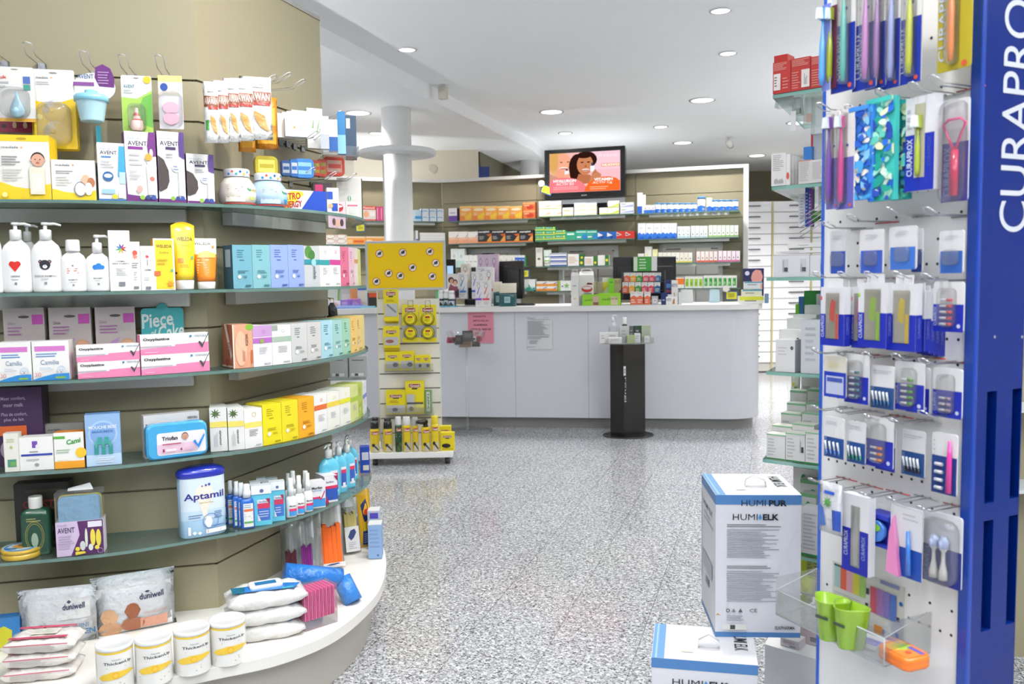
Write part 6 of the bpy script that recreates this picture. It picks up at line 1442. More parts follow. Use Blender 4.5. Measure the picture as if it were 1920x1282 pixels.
for x0,x1,yt,ins,l,ops,base,sd in[(1106,1118,528,.14,'upright green box with dark bar picture, left one',[('r',0,0,.55,1,'8fce2c'),('r',.0,.75,.5,1,'e8a83a'),('r',.55,0,1,.5,'4a2c1e'),('r',.55,.5,1,1,'b9a890')],'8fce2c',None),(1118,1130,529,.16,'box with brown seed bar picture',[('p',[(0,0),(1,0),(1,.55),(0,.35)],'5a3424'),('c',.4,.2,.15,'8a5a3a')],'b5a48c',None),(1130,1142,521,.18,'white and yellow box between the bar boxes',[('p',[(0,.45),(1,.7),(1,.85),(0,.85)],'e9e04a'),('r',.4,0,1,.35,'1c2430')],'f0efdf',None),(1141,1152,522,.12,'tall green box behind the open green tray',[('l',.2,.8,.8,.92,1,'3f8a3a'),('o',.5,.42,.18,.06,'2a6a1c',.3)],'86cc2e',None),(1152,1165,522,.14,'box with orange nut bar picture',[('p',[(0,0),(1,0),(1,.6),(0,.3)],'7a3c1c'),('e',.4,.3,.3,.1,'e0843a'),('t',.1,.9,.8,.95,'PAUSE','8a7a4a',.01)],'c9bc90',None),(1092,1124,552,.04,'open green snack bar tray, left one',GB+[('r',.6,0,.98,.85,'c9b49c'),('r',.65,.05,.95,.3,'8a5a3a')],'93cf2e','7ab820'),(1123,1164,549,.04,'open green snack bar tray with white label, right one',GB+[('r',.55,.05,.88,.7,'d9c9a4'),('t',.57,.86,.45,.62,'PAUSE','5a4a2a',.01)],'93cf2e','7ab820')]:
 carton('snack_bar_box',l,'box',kf(x0,x1,yt,ins),.06,base,ops,side=sd,tuck=False)
 # stepped tin/box stand in the middle
f_=kf(1167,1248,560,.05)
o=root('acrylic_shelf_stand','clear stepped acrylic stand in front of the wide monitor','display stand',f_.o,f_.yaw)
m=MB();w_=f_.w
for k in range(3):m.box(-w_/2,w_/2,.07*k,.07*k+.066,.10*k-.004+.004,.10*k+.004,'fff')
m.box(-w_/2,-w_/2+.004,0,.2,0,.30,'fff');m.box(w_/2-.004,w_/2,0,.2,0,.30,'fff');m.build('steps',o,'acryl')
def tea(x0,x1,yt,ins,zz,c,l):carton('infusion_box',l,'box',kf(x0,x1,yt,ins,z=ZK+zz),.05,'e9e6e2',[('p',[(0,0),(1,0),(1,.6),(.5,.72),(0,.55)],c),('l',.15,.85,.1,.45,2,'f0e0d8'),('r',.15,.85,.7,.92,'c4c6c8')],tuck=False)
tr=['e06a4a','e8a22c','4a9a3c','d8506a','d84a5c','2f6a9a'];tn=['orange','amber','green','rose','red','blue']
for i in range(6):
 a=1170+11.6*i+(.6 if i>2 else 0);tea(a,a+11,511,.20,.205,tr[i],'small white and %s infusion box in the top row of the stand'%tn[i])
 a=1167+12*i;tea(a,a+11,529,.13,.105,tr[i],'small white and %s infusion box in the middle row of the stand'%tn[i])
for i,x in enumerate([1182,1194,1208]):tea(x,x+12,547,.06,.005,'dd6a42','white and brick orange infusion box, %s of three in the bottom row'%['first','middle','last'][i])
for x0,x1,yt,ins,base,ops,l in[(1188,1224,481,.28,'4fa64a',[('r',0,0,.2,1,'d9e6cf'),('r',.22,.06,.92,.94,'45a043'),('l',.3,.8,.1,.9,4,'cfe8c8'),('r',.94,0,1,1,'e9ece8')],'green printed price card standing above the infusion boxes'),(1224,1232,481,.28,'e6e8e6',[],'white edge card beside the green price card')]:
 carton('header_card',l,'card',kf(x0,x1,yt,ins,z=ZK+.30),.01,base,ops,tuck=False)
f_=kf(1222,1234,555,.06);carton('silver_box','small grey metal box on the lowest step beside the orange infusion boxes','box',f_,.04,'b9babd',[('r',.2,.2,.8,.7,'dcdcde'),('c',.5,.5,.1,'c23a3a')],tuck=False)
for x0,x1,yt,ins,base,ops,l in[(1240,1250,549,.05,'1f2f6a',[('l',.2,.8,.3,.5,1,'b9c4e8')],'small dark blue box at the foot of the keto boxes'),(1249,1272,556,.04,'f0efee',[('t',.04,.42,.45,.8,'KETO','3a3f6a',.02),('p',[(.5,.1),(.7,.1),(.7,.8),(.6,.7)],'b07a3a'),('r',.95,0,1,1,'1f2a4a')],'low white box lettered KETO with bar picture'),(1252,1264,552,.1,'f4f4f4',[],'small white box just behind the low KETO box'),(1259,1271,525,.14,'efeceb',[('t',.05,.95,.72,.85,'KETO','3a3f6a',.02),('p',[(.2,.1),(.5,.1),(.5,.5),(.35,.45)],'a8642c'),('p',[(.6,.05),(.9,.05),(.9,.2),(.7,.2)],'d83a4a')],'upright white KETO box with brown bar picture'),(1248,1260,525,.18,'232f6e',[('r',.1,.68,.9,.85,'5a8ac8'),('r',.1,.5,.9,.58,'b03a3a')],'dark blue upright box behind the keto boxes'),(1272,1278,548,.12,'dce0e0',[],'narrow pale box at the end of the keto group')]:
 carton('keto_box' if 'KETO' in l else 'protein_box',l,'box',kf(x0,x1,yt,ins),.05,base,ops,tuck=False)
 # right end of the counter: book-like display
for x0,x1,yt,yb_,ins,d_,base,ops,l,zz in[(1393,1432,503,560,.32,.01,'23255a',[('c',.2,.86,.11,'e9e6f4'),('p',[(.38,.72),(.45,.6),(.7,.5),(.85,.55),(.95,.75),(.85,.94),(.6,.96),(.45,.88)],'eda49a'),('e',.3,.5,.22,.12,'e0e050')],'dark blue display card with pink and yellow rounded shapes',0),(1386,1431,555,0,.12,.12,'f0efe4',[('r',0,.45,1,.95,'d9dc3a'),('r',.2,.05,.7,.4,'f4f4f4'),('r',.22,.32,.7,.42,'2a2a2a')],'lowest white and lime box at the right end of the counter',0),(1392,1428,543,0,.14,.10,'ecebd0',[('r',0,.8,1,1,'5aa0b8'),('l',.15,.7,.4,.6,1,'4a4a4c')],'cream and blue box, middle of the pile at the counter end',.062),(1396,1429,528,0,.15,.09,'e9ecee',[('r',0,.82,1,1,'5aa0b8'),('l',.15,.7,.5,.7,1,'4a4a4c'),('r',.9,.1,1,.7,'e8a48a')],'white and blue box on top of the pile at the counter end',.125)]:
 f_=kf(x0,x1,yt,ins,z=ZK+.001+zz)
 carton('supplement_box' if d_>.02 else 'display_card',l,'box' if d_>.02 else 'card',f_,d_,base,ops,tuck=False)
f_=kf(1433,1441,550,.2);carton('leaflet_holder','small grey blue leaflet sticking out past the counter end','leaflet',f_,.005,'7f9cb4',[],tuck=False)
for x0,x1,l,c in[(1276,1300,'frosted bin on the counter behind the keto boxes','dfe3e2'),(1330,1350,'pale blue frosted bag on the counter','bcd6de')]:
 f_=kf(x0,x1,543,.5);m=MB();m.box(-f_.w/2,f_.w/2,0,.1,0,f_.h,c,taper=.006);tag(m.build('frosted_bin',None,'plas',loc=f_.o,rz=f_.yaw),l,'bin')
f_=kf(1113,1150,512,.62);m=MB();m.box(-f_.w/2,f_.w/2,0,.15,0,f_.h*.55,'b4b2ae');tag(m.build('receipt_printer',None,'plas',loc=f_.o,rz=f_.yaw),'grey printer behind the white gable carton','printer')
# papers taped to the counter front
def sheet(x0,x1,yt,yb_,base,ops,label,name='notice_sheet',ins=-.006,cat='notice'):
 f_=frame(CF,x0,x1,yt,yb=yb_,inset=ins)
 m=MB();m.slab([(-f_.w/2,0),(f_.w/2,0),(f_.w/2,f_.h),(-f_.w/2,f_.h)],0,.001,base);art(m,front(f_.w,f_.h),ops)
 return tag(m.build(name,None,'paper',loc=f_.o,rz=f_.yaw),label,cat)
sheet(878,926,577,643,'e08fa2',[('t',.2,.72,.73,.785,'SVENDITA','4a2434',.02),('t',.2,.8,.61,.665,'ARTICOLI IN','4a2434',.02),('t',.22,.76,.49,.545,'SCADENZA','4a2434',.02),('t',.1,.9,.365,.42,'CON IL 50% DI','5a3040',.02),('t',.28,.66,.25,.305,'SCONTO','5a3040',.02)],'pink sheet announcing SVENDITA ARTICOLI IN SCADENZA')
sheet(989,1036,592,655,'e0e0e4',[('o',.06,.93,.05,.035,'3a3a40',.25),('l',.12,.35,.9,.95,2,GRY),('r',.12,.885,.93,.893,'4a4a50'),('l',.65,.9,.92,.97,2,LG),('l',.02,.9,.42,.86,15,'8f9096'),('l',.02,.9,.3,.4,4,'9a9ba0'),('l',.08,.45,.16,.28,4,'9a9ba0'),('r',.0,.07,.3,.08,'8f9096')],'white typed letter taped to the counter front')
# acrylic bowl stand with make-up
q=CF.hit(877,800,-.18);o=root('acrylic_bowl_stand','clear acrylic pedestal with a shallow bowl in front of the counter','display stand',(q.x,q.y,0),0)
zb=zat(877,652,q);R_=38*q.y/FPX
m=MB();m.lathe([(.001,zb),(R_*.5,zb+.02),(R_*.82,zb+.07),(R_,zb+.15)],'fff',32,caps=False);m.build('bowl',o,'acryl')
m=MB();m.tube([(0,0,.01),(0,0,zb)],.012,'fff',12);m.lathe([(.22,0),(.22,.008),(.001,.01)],'fff',32);m.build('pedestal',o,'acryl')
for i,(x0,x1,yt,yb_,c,rz_,l)in enumerate([(867,888,620,640,'3a3836',.2,'dark make-up compact on top of the bowl pile'),(861,884,638,651,'a98a6c',.1,'tan make-up compact at the front of the bowl'),(841,856,632,643,'9c2a48',.5,'crimson make-up box at the bowl rim'),(852,866,628,646,'2c2c2e',-.3,'black make-up box low in the bowl'),(884,893,631,640,'e3e6e0',.1,'small white make-up box in the bowl'),(892,901,630,640,'c8343c',-.3,'small red make-up box in the bowl'),(884,899,640,650,'4c4a4a',-.2,'charcoal make-up box near the bowl edge')]):
 cvq=Cv([(q.x-1,q.y-.08+.03*(i%3)),(q.x+1,q.y-.08+.03*(i%3))]);f_=frame(cvq,x0,x1,yt,yb=yb_)
 m=MB();m.box(-f_.w/2,f_.w/2,0,.05,0,f_.h,c,taper=.004);art(m,front(f_.w*.8,f_.h*.8,0,f_.h*.1),[('r',.1,.3,.9,.8,'b08a6a' if i==1 else '57504c')]);a=m.build('makeup_box',None,'plas',loc=f_.o,rz=rz_,bevel=.003);tag(a,l,'make-up')
 # ============================================================ black stand
q=ony(1179,815,7.02);q.z=0
q=onz(1178,816,0)
o=root('black_pedestal_stand','tall glossy black pedestal stand with white vertical writing','display stand',q,0)
D_=q.y;hw=33*D_/FPX;zt=zat(1180,641,q)
m=MB();m.lathe([(48*D_/FPX,0),(48*D_/FPX,.008),(47*D_/FPX,.012)],'0e0e10',48,ky=.8);m.build('base_plate',o,'plas')
m=MB();m.prism([(-hw,.02),(-hw*.34,-.10),(hw,.02),(hw,.03),(-hw*.34,-.088),(-hw,.03)][::1],.012,zt-.01,'0a0a0c')
m.build('folded_column',o,'plas')
m=MB();sd=(Vector((hw,.02))-Vector((-hw*.34,-.10)));L_=sd.length;sd.normalize();F_=Flat((-hw*.34,-.10,.012),(sd.x,sd.y,0),(0,0,1),(sd.y,-sd.x,0),L_,zt)
art(m,F_,[('r',.0,.64,.1,.74,'d9d9dc'),('o',.05,.69,.03,.025,'1a1a1c',.4),('V',.03,.12,.36,.62,'rougj','d0d0d4',0)]);m.build('white_lettering',o,'plas')
R_=49*D_/FPX
m=MB();m.lathe([(R_,zt-.01),(R_,zt-.004)],'fff',40,ky=.7);m.build('tray_plate',o,'acryl')
rim=[]
m=MB();m.lathe([(R_,zt-.004),(R_,zt+.035)],'fff',40,ky=.7,caps=False);m.build('tray_rim',o,'acryl')
for x0,x1,yt,yb_,dy,kind,base,l in[(1124,1139,620,640,-.10,'b','eceae8','white box at the left edge of the pedestal tray'),(1138,1159,620,640,-.02,'b','e6e6e6','white box with grey square in the middle row of the pedestal tray'),(1141,1166,629,640,-.16,'b','efedec','low white box at the front of the pedestal tray'),(1132,1142,606,622,.08,'b','3f8a62','small green box at the back of the pedestal tray'),(1162,1180,609,640,.02,'b','c9ccca','grey white box in the middle of the pedestal tray'),(1180,1188,609,640,.04,'b','6a6a6e','dark grey box behind on the pedestal tray'),(1166,1176,627,640,-.08,'b','b4b8ba','small silver box on the pedestal tray'),(1176,1191,625,640,-.16,'b','a3b374','moss green box at the front of the pedestal tray'),(1189,1202,609,640,.03,'b','2f4f3c','dark green box with V mark on the pedestal tray'),(1190,1201,622,640,-.10,'b','dcdfe4','slim white box beside the moss green one'),(1203,1220,608,640,.0,'b','aab89a','pale green box at the right edge of the pedestal tray'),(1208,1218,628,640,-.10,'b','dcdcde','small white and brown box at the right edge of the tray')]:
 cvq=Cv([(q.x-1,q.y+dy*.6),(q.x+1,q.y+dy*.6)]);f_=frame(cvq,x0,x1,yt,yb=yb_);f_.o.z=zt-.003;f_.h*=.98
 carton('skincare_box',l,'box',f_,.04,base,[('l',.2,.8,.4,.8,2,'a9aab0')]+([('t',.4,.6,.45,.7,'V','e9ece6',.01)]if 'V mark' in l else[]),tuck=False)
cvq=Cv([(q.x-1,q.y+.02),(q.x+1,q.y+.02)])
f_=frame(cvq,1142,1158,590,z=zt-.003);oval_bottle(f_,'b9bcc2','clear grey pump bottle at the back of the pedestal tray','pump_bottle',capr=.35)
f_=frame(cvq,1165,1179,595,z=zt-.003);oval_bottle(f_,'1e1e22','black bottle with white cap on the pedestal tray','lotion_bottle',pump=False,capr=.55)
f_=frame(cvq,1191,1203,605,z=zt+.07);m=MB();m.lathe([(.028,0),(.03,.004),(.03,.012)],'1a1a1c',20);tag(m.build('jar_lid',None,'plas',loc=f_.o),'flat black jar lid on the dark green box','lid')
# ============================================================ yellow garden-care display
YG=6.36
g0=ony(768,690,YG)
o=root('slatwall_stand','white slatwall stand with grey framed yellow sign on top','display stand',(g0.x,YG,0),math.radians(2))
def gx(px,py=690):return ony(px,py,YG).x-g0.x
zt=ony(768,542,YG).z;zb_=ony(768,862,YG).z
m=MB();pw=gx(825,700)-gx(712,700)
n=8;hh=(zt-.08)/n
for i in range(n+3):
 z0=.085+i*hh*.75
 if z0+hh*.75>zt+.02:break
 m.box(-pw/2,pw/2,0,.03,z0+.006,z0+hh*.75-.004,'ebe9e2');m.box(-pw/2,pw/2,.012,.028,z0-.004,z0+.006,'8f8c84')
m.box(-pw/2-.006,-pw/2,-.002,.034,.06,zt,'e4dfc4');m.box(pw/2,pw/2+.006,-.002,.034,.06,zt,'e4e2da');m.build('slat_panel',o,'lam')
m=MB();x0,x1=gx(697,850),gx(853,850);zt2=ony(775,850,YG-.15).z
m.box(x0*.98,x1*.98,-.24,.22,.055,.098,'f0f0ee');m.build('base_tray',o,'lam',bevel=.003)
for a in(x0+.05,x1-.05):
 for b_ in(-.18,.16):m=MB();m.lathe([(.02,0),(.02,.05)],'2a2a2c',12,cx=a,cy=b_);m.build('castor',o,'plas')
m=MB();sx0,sx1=gx(687,495),gx(836,495);sz0,sz1=ony(760,544,YG-.03).z,ony(760,451,YG-.03).z
m.box(sx0,sx1,-.035,-.01,sz0,sz1,'b9bbbd');m.build('sign_frame',o,'lam',bevel=.003)
m=MB();F_=Flat((sx0+.018,-.0365,sz0+.018),(1,0,0),(0,0,1),(0,-1,0),sx1-sx0-.036,sz1-sz0-.036)
m.add([F_(0,0,0),F_(1,0,0),F_(1,1,0),F_(0,1,0)],[(0,1,2,3)],'e8c008')
for u,v in((.155,.77),(.465,.79),(.825,.80),(.59,.45),(.9,.545),(.27,.33),(.425,.27),(.85,.245),(.105,.15)):
 art(m,F_,[('c',u,v,.05,'efeae0'),('o',u,v,.053,.053*F_.w/F_.h,'a82a20',.14),('e',u,v,.025,.03,'3a3432'),('p',[(u-.035,v-.04),(u-.03,v-.05),(u+.035,v+.04),(u+.03,v+.05)],'4a3a36'),('e',u+.012,v+.03,.014,.02,'3a3432')],gap=.0005)
m.build('yellow_sign',o,'matte')
GES=lambda y,s=1:[('r',.18,y,.82,y+.12*s,'e9ddc9'),('r',.2,y+.01,.8,y+.11*s,'a82a1c'),('t',.24,.76,y+.025,y+.095*s,'Gesal','f6f2ea',.03),('r',.35,y-.05,.65,y-.01,'3a3a34')]
GC=Cv([(g0.x-2,YG-.0),(g0.x+2,YG-.0)])
def gfr(x0,x1,yt,yb_,out):return frame(GC,x0,x1,yt,yb=yb_,inset=-out)
GY='f6e222'
hangcard('plant_clip_card','yellow and white card of plant clips, upper one on the stand','garden product',gfr(720,748,542,602,.08),GES(.80)+[('r',.08,.15,.92,.55,'d0cfce'),('p',[(.2,.5),(.8,.25),(.85,.3),(.25,.55)],'8a8c90'),('l',.2,.8,.6,.68,2,'b59a20')],base=GY)
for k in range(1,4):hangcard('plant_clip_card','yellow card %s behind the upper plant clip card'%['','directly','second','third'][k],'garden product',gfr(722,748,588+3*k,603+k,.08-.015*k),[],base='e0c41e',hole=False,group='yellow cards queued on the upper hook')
hangcard('plant_tie_card','yellow and white card of plant ties, lower one on the stand','garden product',gfr(719,750,611,652,.08),GES(.68)+[('r',.08,.12,.92,.5,'d0cccc'),('e',.4,.3,.25,.08,'a8685a')],base=GY)
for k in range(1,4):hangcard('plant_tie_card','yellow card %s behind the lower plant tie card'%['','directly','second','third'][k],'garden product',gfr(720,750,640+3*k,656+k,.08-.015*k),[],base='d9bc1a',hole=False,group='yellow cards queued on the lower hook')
for x0,x1,l in[(755,786,'yellow blister of two round ant traps, nearer the clip cards'),(787,819,'yellow blister of two round ant traps, beside the stand edge')]:
 f_=gfr(x0,x1,571,641,.07)
 o=hangcard('ant_trap_card',l,'garden product',f_,GES(.80)+[('r',.0,.12,1,.45,'b9b8b4')]+[('r',.1+.12*i,.15+.1*(i%3),.14+.12*i,.19+.1*(i%3),'2a2a2c')for i in range(7)],base=GY,group=None)
 for zc in(.62,.25):
  m=MB();m.lathe([(.001,-.0),(.038,0),(.044,.004),(.044,.016),(.038,.018),(.001,.018)],GY,28)
  a=m.build('round_trap',o,'plas');a.rotation_euler=(PI/2,0,0);a.location=(0,-.001,f_.h*zc)
  m=MB();m.lathe([(.046,.0),(.046,.014),(.049,.014),(.049,.0)],'4a4a20',28,caps=False);m.lathe([(.036,.0184),(.0405,.0184)],'3a3a18',28,caps=False);a2=m.build('trap_rim',a,'plas')
  m=MB();art(m,Flat((-.035,-.0195,f_.h*zc-.035),(1,0,0),(0,0,1),(0,-1,0),.07,.07),[('r',.25,.6,.75,.8,'b03a2c'),('l',.2,.8,.25,.5,2,'b59a20')]);m.build('trap_label',o,'paper')
 hk=gfr(x0+10,x1-10,562,576,.04)
 oo=root('wire_hook','wire loop hook above the '+l.split(',')[1].strip().replace('nearer','left ant traps, nearer')if 'nearer' in l else 'wire loop hook above the ant traps beside the stand edge','display hook',hk.o,hk.yaw)
 m=MB();m.tube([(-.018,.05,0),(-.018,-.03,0),(-.018,-.034,.05),(.018,-.034,.05),(.018,-.03,0),(.018,.05,0)],.002,'3a3a3c',5);m.build('wire',oo,'metal')
for x0,x1,yt,yb_,l in[(723,750,659,697,'yellow box with light bulb print in the acrylic tray, first'),(750,777,658,697,'yellow box with light bulb print in the acrylic tray, second'),(778,792,666,697,'small yellow box in the acrylic tray, left of the pair'),(792,807,666,697,'small yellow box in the acrylic tray, right of the pair')]:
 f_=gfr(x0,x1,yt,yb_-3,.07);f_.o.z=gfr(723,807,660,694,.07).o.z;carton('insect_box',l,'box',f_,.05,GY,GES(.7)+[('r',.05,.08,.95,.5,'c9c8c4'),('e',.7,.3,.2,.12,'5a5a60')])
for x0,x1,yb_,l in[(721,812,696,'clear acrylic tray of four yellow boxes on the slatwall'),(723,813,778,'clear acrylic tray of the large yellow boxes on the slatwall')]:
 f_=gfr(x0,x1,yb_-14,yb_,.085);m=MB();m.box(-f_.w/2,f_.w/2,0,.085,-.003,0,'fff');m.box(-f_.w/2,f_.w/2,-.003,0,-.003,f_.h,'fff');tag(m.build('acrylic_tray',None,'acryl',loc=f_.o,rz=f_.yaw),l,'tray')
zt3=gfr(723,813,700,776,.07).o.z
for x0,x1,yt,l,ops in[(724,762,731,'large yellow garden box left in the lower acrylic tray',GES(.70)+[('r',.05,.06,.95,.38,'d6d4d6'),('e',.45,.2,.14,.08,'6a5a78'),('l',.2,.8,.48,.6,2,'b59a20')]),(761,796,714,'tall yellow window sticker box in the lower acrylic tray',GES(.80)+[('r',.06,.06,.48,.6,'c9c9c4'),('r',.52,.06,.95,.32,'e6e080'),('r',.06,.3,.95,.36,'5a5a58'),('e',.3,.16,.12,.07,'8a7a2a')])]:
 f_=gfr(x0,x1,yt,776,.075);f_.o.z=zt3;f_.w*=.99;carton('garden_box',l,'box',f_,.05,GY,ops)
f_=gfr(797,810,733,776,.06);f_.o.z=zt3;carton('garden_box','narrow green and white box beside the tall yellow box','box',f_,.04,'7fa868',[('r',.25,.1,.75,.95,'e6e8e4'),('V',.38,.62,.2,.9,'TAPPA','3a3a3c',.02)])
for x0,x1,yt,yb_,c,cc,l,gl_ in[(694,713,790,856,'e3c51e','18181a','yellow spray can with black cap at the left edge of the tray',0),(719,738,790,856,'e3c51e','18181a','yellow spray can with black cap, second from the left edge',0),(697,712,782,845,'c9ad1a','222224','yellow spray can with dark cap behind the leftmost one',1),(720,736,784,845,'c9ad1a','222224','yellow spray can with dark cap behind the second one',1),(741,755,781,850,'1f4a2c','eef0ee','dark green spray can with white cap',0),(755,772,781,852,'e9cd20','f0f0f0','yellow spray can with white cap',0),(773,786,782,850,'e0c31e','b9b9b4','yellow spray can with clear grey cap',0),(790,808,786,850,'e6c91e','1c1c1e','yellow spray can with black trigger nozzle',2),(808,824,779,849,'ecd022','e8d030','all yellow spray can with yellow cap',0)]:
 out=.20 if gl_!=1 else.08
 f_=gfr(x0,x1,yt,yb_,out);f_.o.z=.099;zt_=zat((x0+x1)/2,yt,Vector((f_.o.x,f_.o.y)));h=zt_-.099;r=f_.w/2*.92
 oo=root('spray_can',l,'spray can',f_.o,f_.yaw)
 m=MB();m.lathe([(r*.96,0),(r,.003),(r,h*.73),(r*.9,h*.77)],c,22)
 dk=c=='1f4a2c'
 art(m,Wrap(r,1,0,h*.75,1.3),[('r',.3,.78,.9,.92,'a82a1c'),('t',.34,.86,.8,.9,'Gesal','f4f0e8',.03),('l',.25,.9,.55,.72,2,'e0e6d0' if dk else '8a7410'),('p',[(.3,.02),(.9,.02),(.9,.4),(.5,.3)],'4a6a34' if dk else 'cfc9b4'),('e',.45,.32,.14,.07,'2a2a28'),('p',[(.5,.25),(.85,.05),(.9,.1),(.6,.3)],'3a3a38')],gap=.0006)
 m.build('can_body',oo,'plas')
 m=MB()
 if gl_==2:m.lathe([(r*.6,h*.77),(r*.5,h*.86)],cc,18);m.tube([(0,.02,h*.9),(0,0,h*.93),(-.03,-.02,h*.93),(-.06,-.04,h*.95)],[.02,.022,.018,.012],cc,8)
 else:m.lathe([(r*.9,h*.77),(r*.92,h*.79),(r*.86,h*.98),(r*.78,h)],cc,22)
 m.build('cap',oo,'plas')
for x0,x1,yt,out,l in[(826,853,811,.20,'yellow snail bait box with black slug print in front'),(824,847,799,.10,'yellow box standing behind the snail bait box')]:
 f_=gfr(x0,x1,yt,852,out);f_.o.z=.099;zt_=zat((x0+x1)/2,yt,Vector((f_.o.x,f_.o.y)));f_.h=zt_-.099;f_.w*=.95
 carton('garden_box',l,'box',f_,.06,GY,GES(.72)+[('e',.4,.28,.32,.12,'2a2622'),('r',.1,.08,.9,.12,'b59a20')])
 # ============================================================ things on the counter wing
def lf(x0,x1,yt,ins,z=None):return frame(KL,x0,x1,yt,yb=None,z=(ZK+.001 if z is None else z),inset=ins)
for x0,x1,yt,ins,d_,base,ops,l in[(612,690,573,.05,.12,'7f9ad8',[('r',0,.6,1,1,'9fb4e4')],'low blue and violet display tray on the counter wing'),(640,662,562,.10,.06,'9a74c0',[('r',.1,.2,.6,.8,'c9a8dc')],'purple sample box in the blue tray'),(656,678,560,.14,.06,'c084c4',[('e',.5,.4,.3,.3,'dcb4dc')],'pink violet sample box in the blue tray'),(660,682,571,.06,.05,'7a78d0',[('e',.5,.5,.35,.3,'e6c4b4')],'blue violet sample box with oval picture'),(616,640,538,.3,.05,'cfd6cc',[('p',[(.7,0),(.85,0),(.95,1),(.8,1)],'7fae5a')],'pale box with green stripe at the back of the counter wing'),(640,662,540,.28,.05,'c6cdc6',[('r',.1,.2,.8,.7,'d9dedb')],'grey white box at the back of the counter wing'),(660,672,539,.24,.04,'e39a62',[('r',0,0,1,.4,'7a4a9a')],'orange and purple box on the counter wing'),(672,690,538,.18,.02,'dfe3ec',[('r',0,.85,1,1,'3f6aa8'),('r',.15,.1,.85,.8,'efe4cc')],'leaning leaflet card with blue head on the counter wing'),(693,711,549,.2,.08,'33332e',[('r',0,.7,1,1,'e0542e')],'black box with orange top beside the yellow stand'),(676,706,574,.04,.08,'6fb4cc',[('r',.1,.3,.9,.7,'a9d4e0')],'low light blue box at the front of the counter wing'),(618,640,564,.08,.05,'ece4e8',[('e',.5,.5,.3,.3,'e8b8b4')],'white sample box in the blue tray')]:
 carton('sample_box' if 'tray on' not in l else 'display_tray',l,'tray' if 'tray on' in l else 'box',lf(x0,x1,yt,ins),d_,base,ops,tuck=False)
q=S2.hit(622,590,.18);q=Vector((q.x,q.y))
o=root('black_bag','small glossy black bag hanging at the edge of the curved display','bag',(-.800,3.805,1.18),.9)
m=MB();m.lathe([(.022,.0),(.03,.012),(.027,.045),(.016,.062),(.008,.072)],'121214',14,ky=.5);m.build('bag_body',o,'soft');m=MB();m.tube([(-.012,0,.06),(-.01,0,.09),(0,.03,.094),(.01,0,.09),(.012,0,.06)],.0025,'c9b060',6);m.build('bag_handle',o,'plas')
# ============================================================ toothbrush display on the right
LB,RB=Vector((.724,1.98)),Vector((.884,1.65))
bd=(RB-LB).normalized();bn=Vector((-bd.y,bd.x))
CB=Cv([tuple(LB),tuple(RB)])
BYAW=math.atan2(bd.y,bd.x)
tb=root('toothbrush_display','tall blue and white pegboard toothbrush display','display unit',(LB.x,LB.y,0),BYAW)
BWd=(RB-LB).length
m=MB();m.box(0,BWd,0,.012,.04,2.25,'ecebea')
for r_ in range(29):
 z=.62+.0497*r_
 full=r_%3==0
 for c_ in range(14):
  if full or c_ in(3,7,11)or(c_%4==1 and r_%2):
   x=.022+.025*c_
   if x>BWd-.01:continue
   m.add([(x+.0032*math.cos(2*PI*k/10),-.0005,z+.0032*math.sin(2*PI*k/10))for k in range(10)],[tuple(range(10))],'25252a')
m.build('pegboard',tb,'lam')
m=MB();m.box(-.006,0,-.004,.03,.03,2.25,'1f5fd0');m.build('edge_trim',tb,'plas')
m=MB();m.box(-.006,.0,.03,.34,.03,2.25,'dadbe0');m.box(0,BWd,.012,.03,.03,2.25,'e2e2e4');m.build('back_shell',tb,'lam')
# blue end panel with its four slots, turned square to the pegboard
CE=Cv([tuple(RB),tuple(RB+bn*.135)])
pw=.135
def eb(x):return(CE.hit(x,950)-RB).length
BLUE='03216c'
def endf(x0,x1,yt,yb):
 f=frame(CE,x0,x1,yt,yb=yb);c_=(Vector((f.o.x,f.o.y))-RB).dot(bn)
 return c_-f.w/2,c_+f.w/2,f.o.z,f.o.z+f.h
sl=[endf(1826,1844,731,938),endf(1873,1891,728,932),endf(1819,1837,970,1175),endf(1866,1885,964,1163)]
ua,ub_,uc,ud=sl[0][0],sl[0][1],sl[1][0],sl[1][1]
z3,z4=sl[0][2],sl[0][3];z1,z2=sl[2][2],sl[2][3]
m=MB()
for x0,x1,z0,z1_ in((0,ua,.03,2.25),(ub_,uc,.03,2.25),(ud,pw,.03,2.25),(ua,ub_,.03,z1),(uc,ud,.03,z1),(ua,ub_,z2,z3),(uc,ud,z2,z3),(ua,ub_,z4,2.25),(uc,ud,z4,2.25)):
# local frame: y runs along the depth (bn), x is the board direction
 m.box(BWd,BWd+.022,x0,x1,z0,z1_,BLUE)
m.box(BWd-.002,BWd+.0,0,pw,.03,2.25,'020a2c')
m.build('end_panel',tb,'panel')
m=MB();m.box(BWd,BWd+.024,-.012,0,.03,2.25,'0f3c9c');m.build('panel_lip',tb,'plas',bevel=.003)
tx0,tx1,tz0,tz1=endf(1852,1904,-64,436)
m=MB();F_=Flat((BWd+.0225,tx0,tz0),(0,1,0),(0,0,1),(1,0,0),tx1-tx0,tz1-tz0)
art(m,F_,[('v',0,1,0,1,'CURAPROX','d3d6dc',.0)]);m.build('lettering',tb,'paper')
m=MB()
for x_ in(1845,1896):
 h_=endf(x_,x_+4,626,630);m.add([(BWd+.0225,(h_[0]+.003*math.cos(a)),h_[2]+.003*math.sin(a))for a in[2*PI*k/10 for k in range(10)]],[tuple(range(10))],'9aa0ae')
m.build('panel_screw',tb,'plas')
def bf(x0,x1,yt,yb,out):return frame(CB,x0,x1,yt,yb=yb,inset=-out)
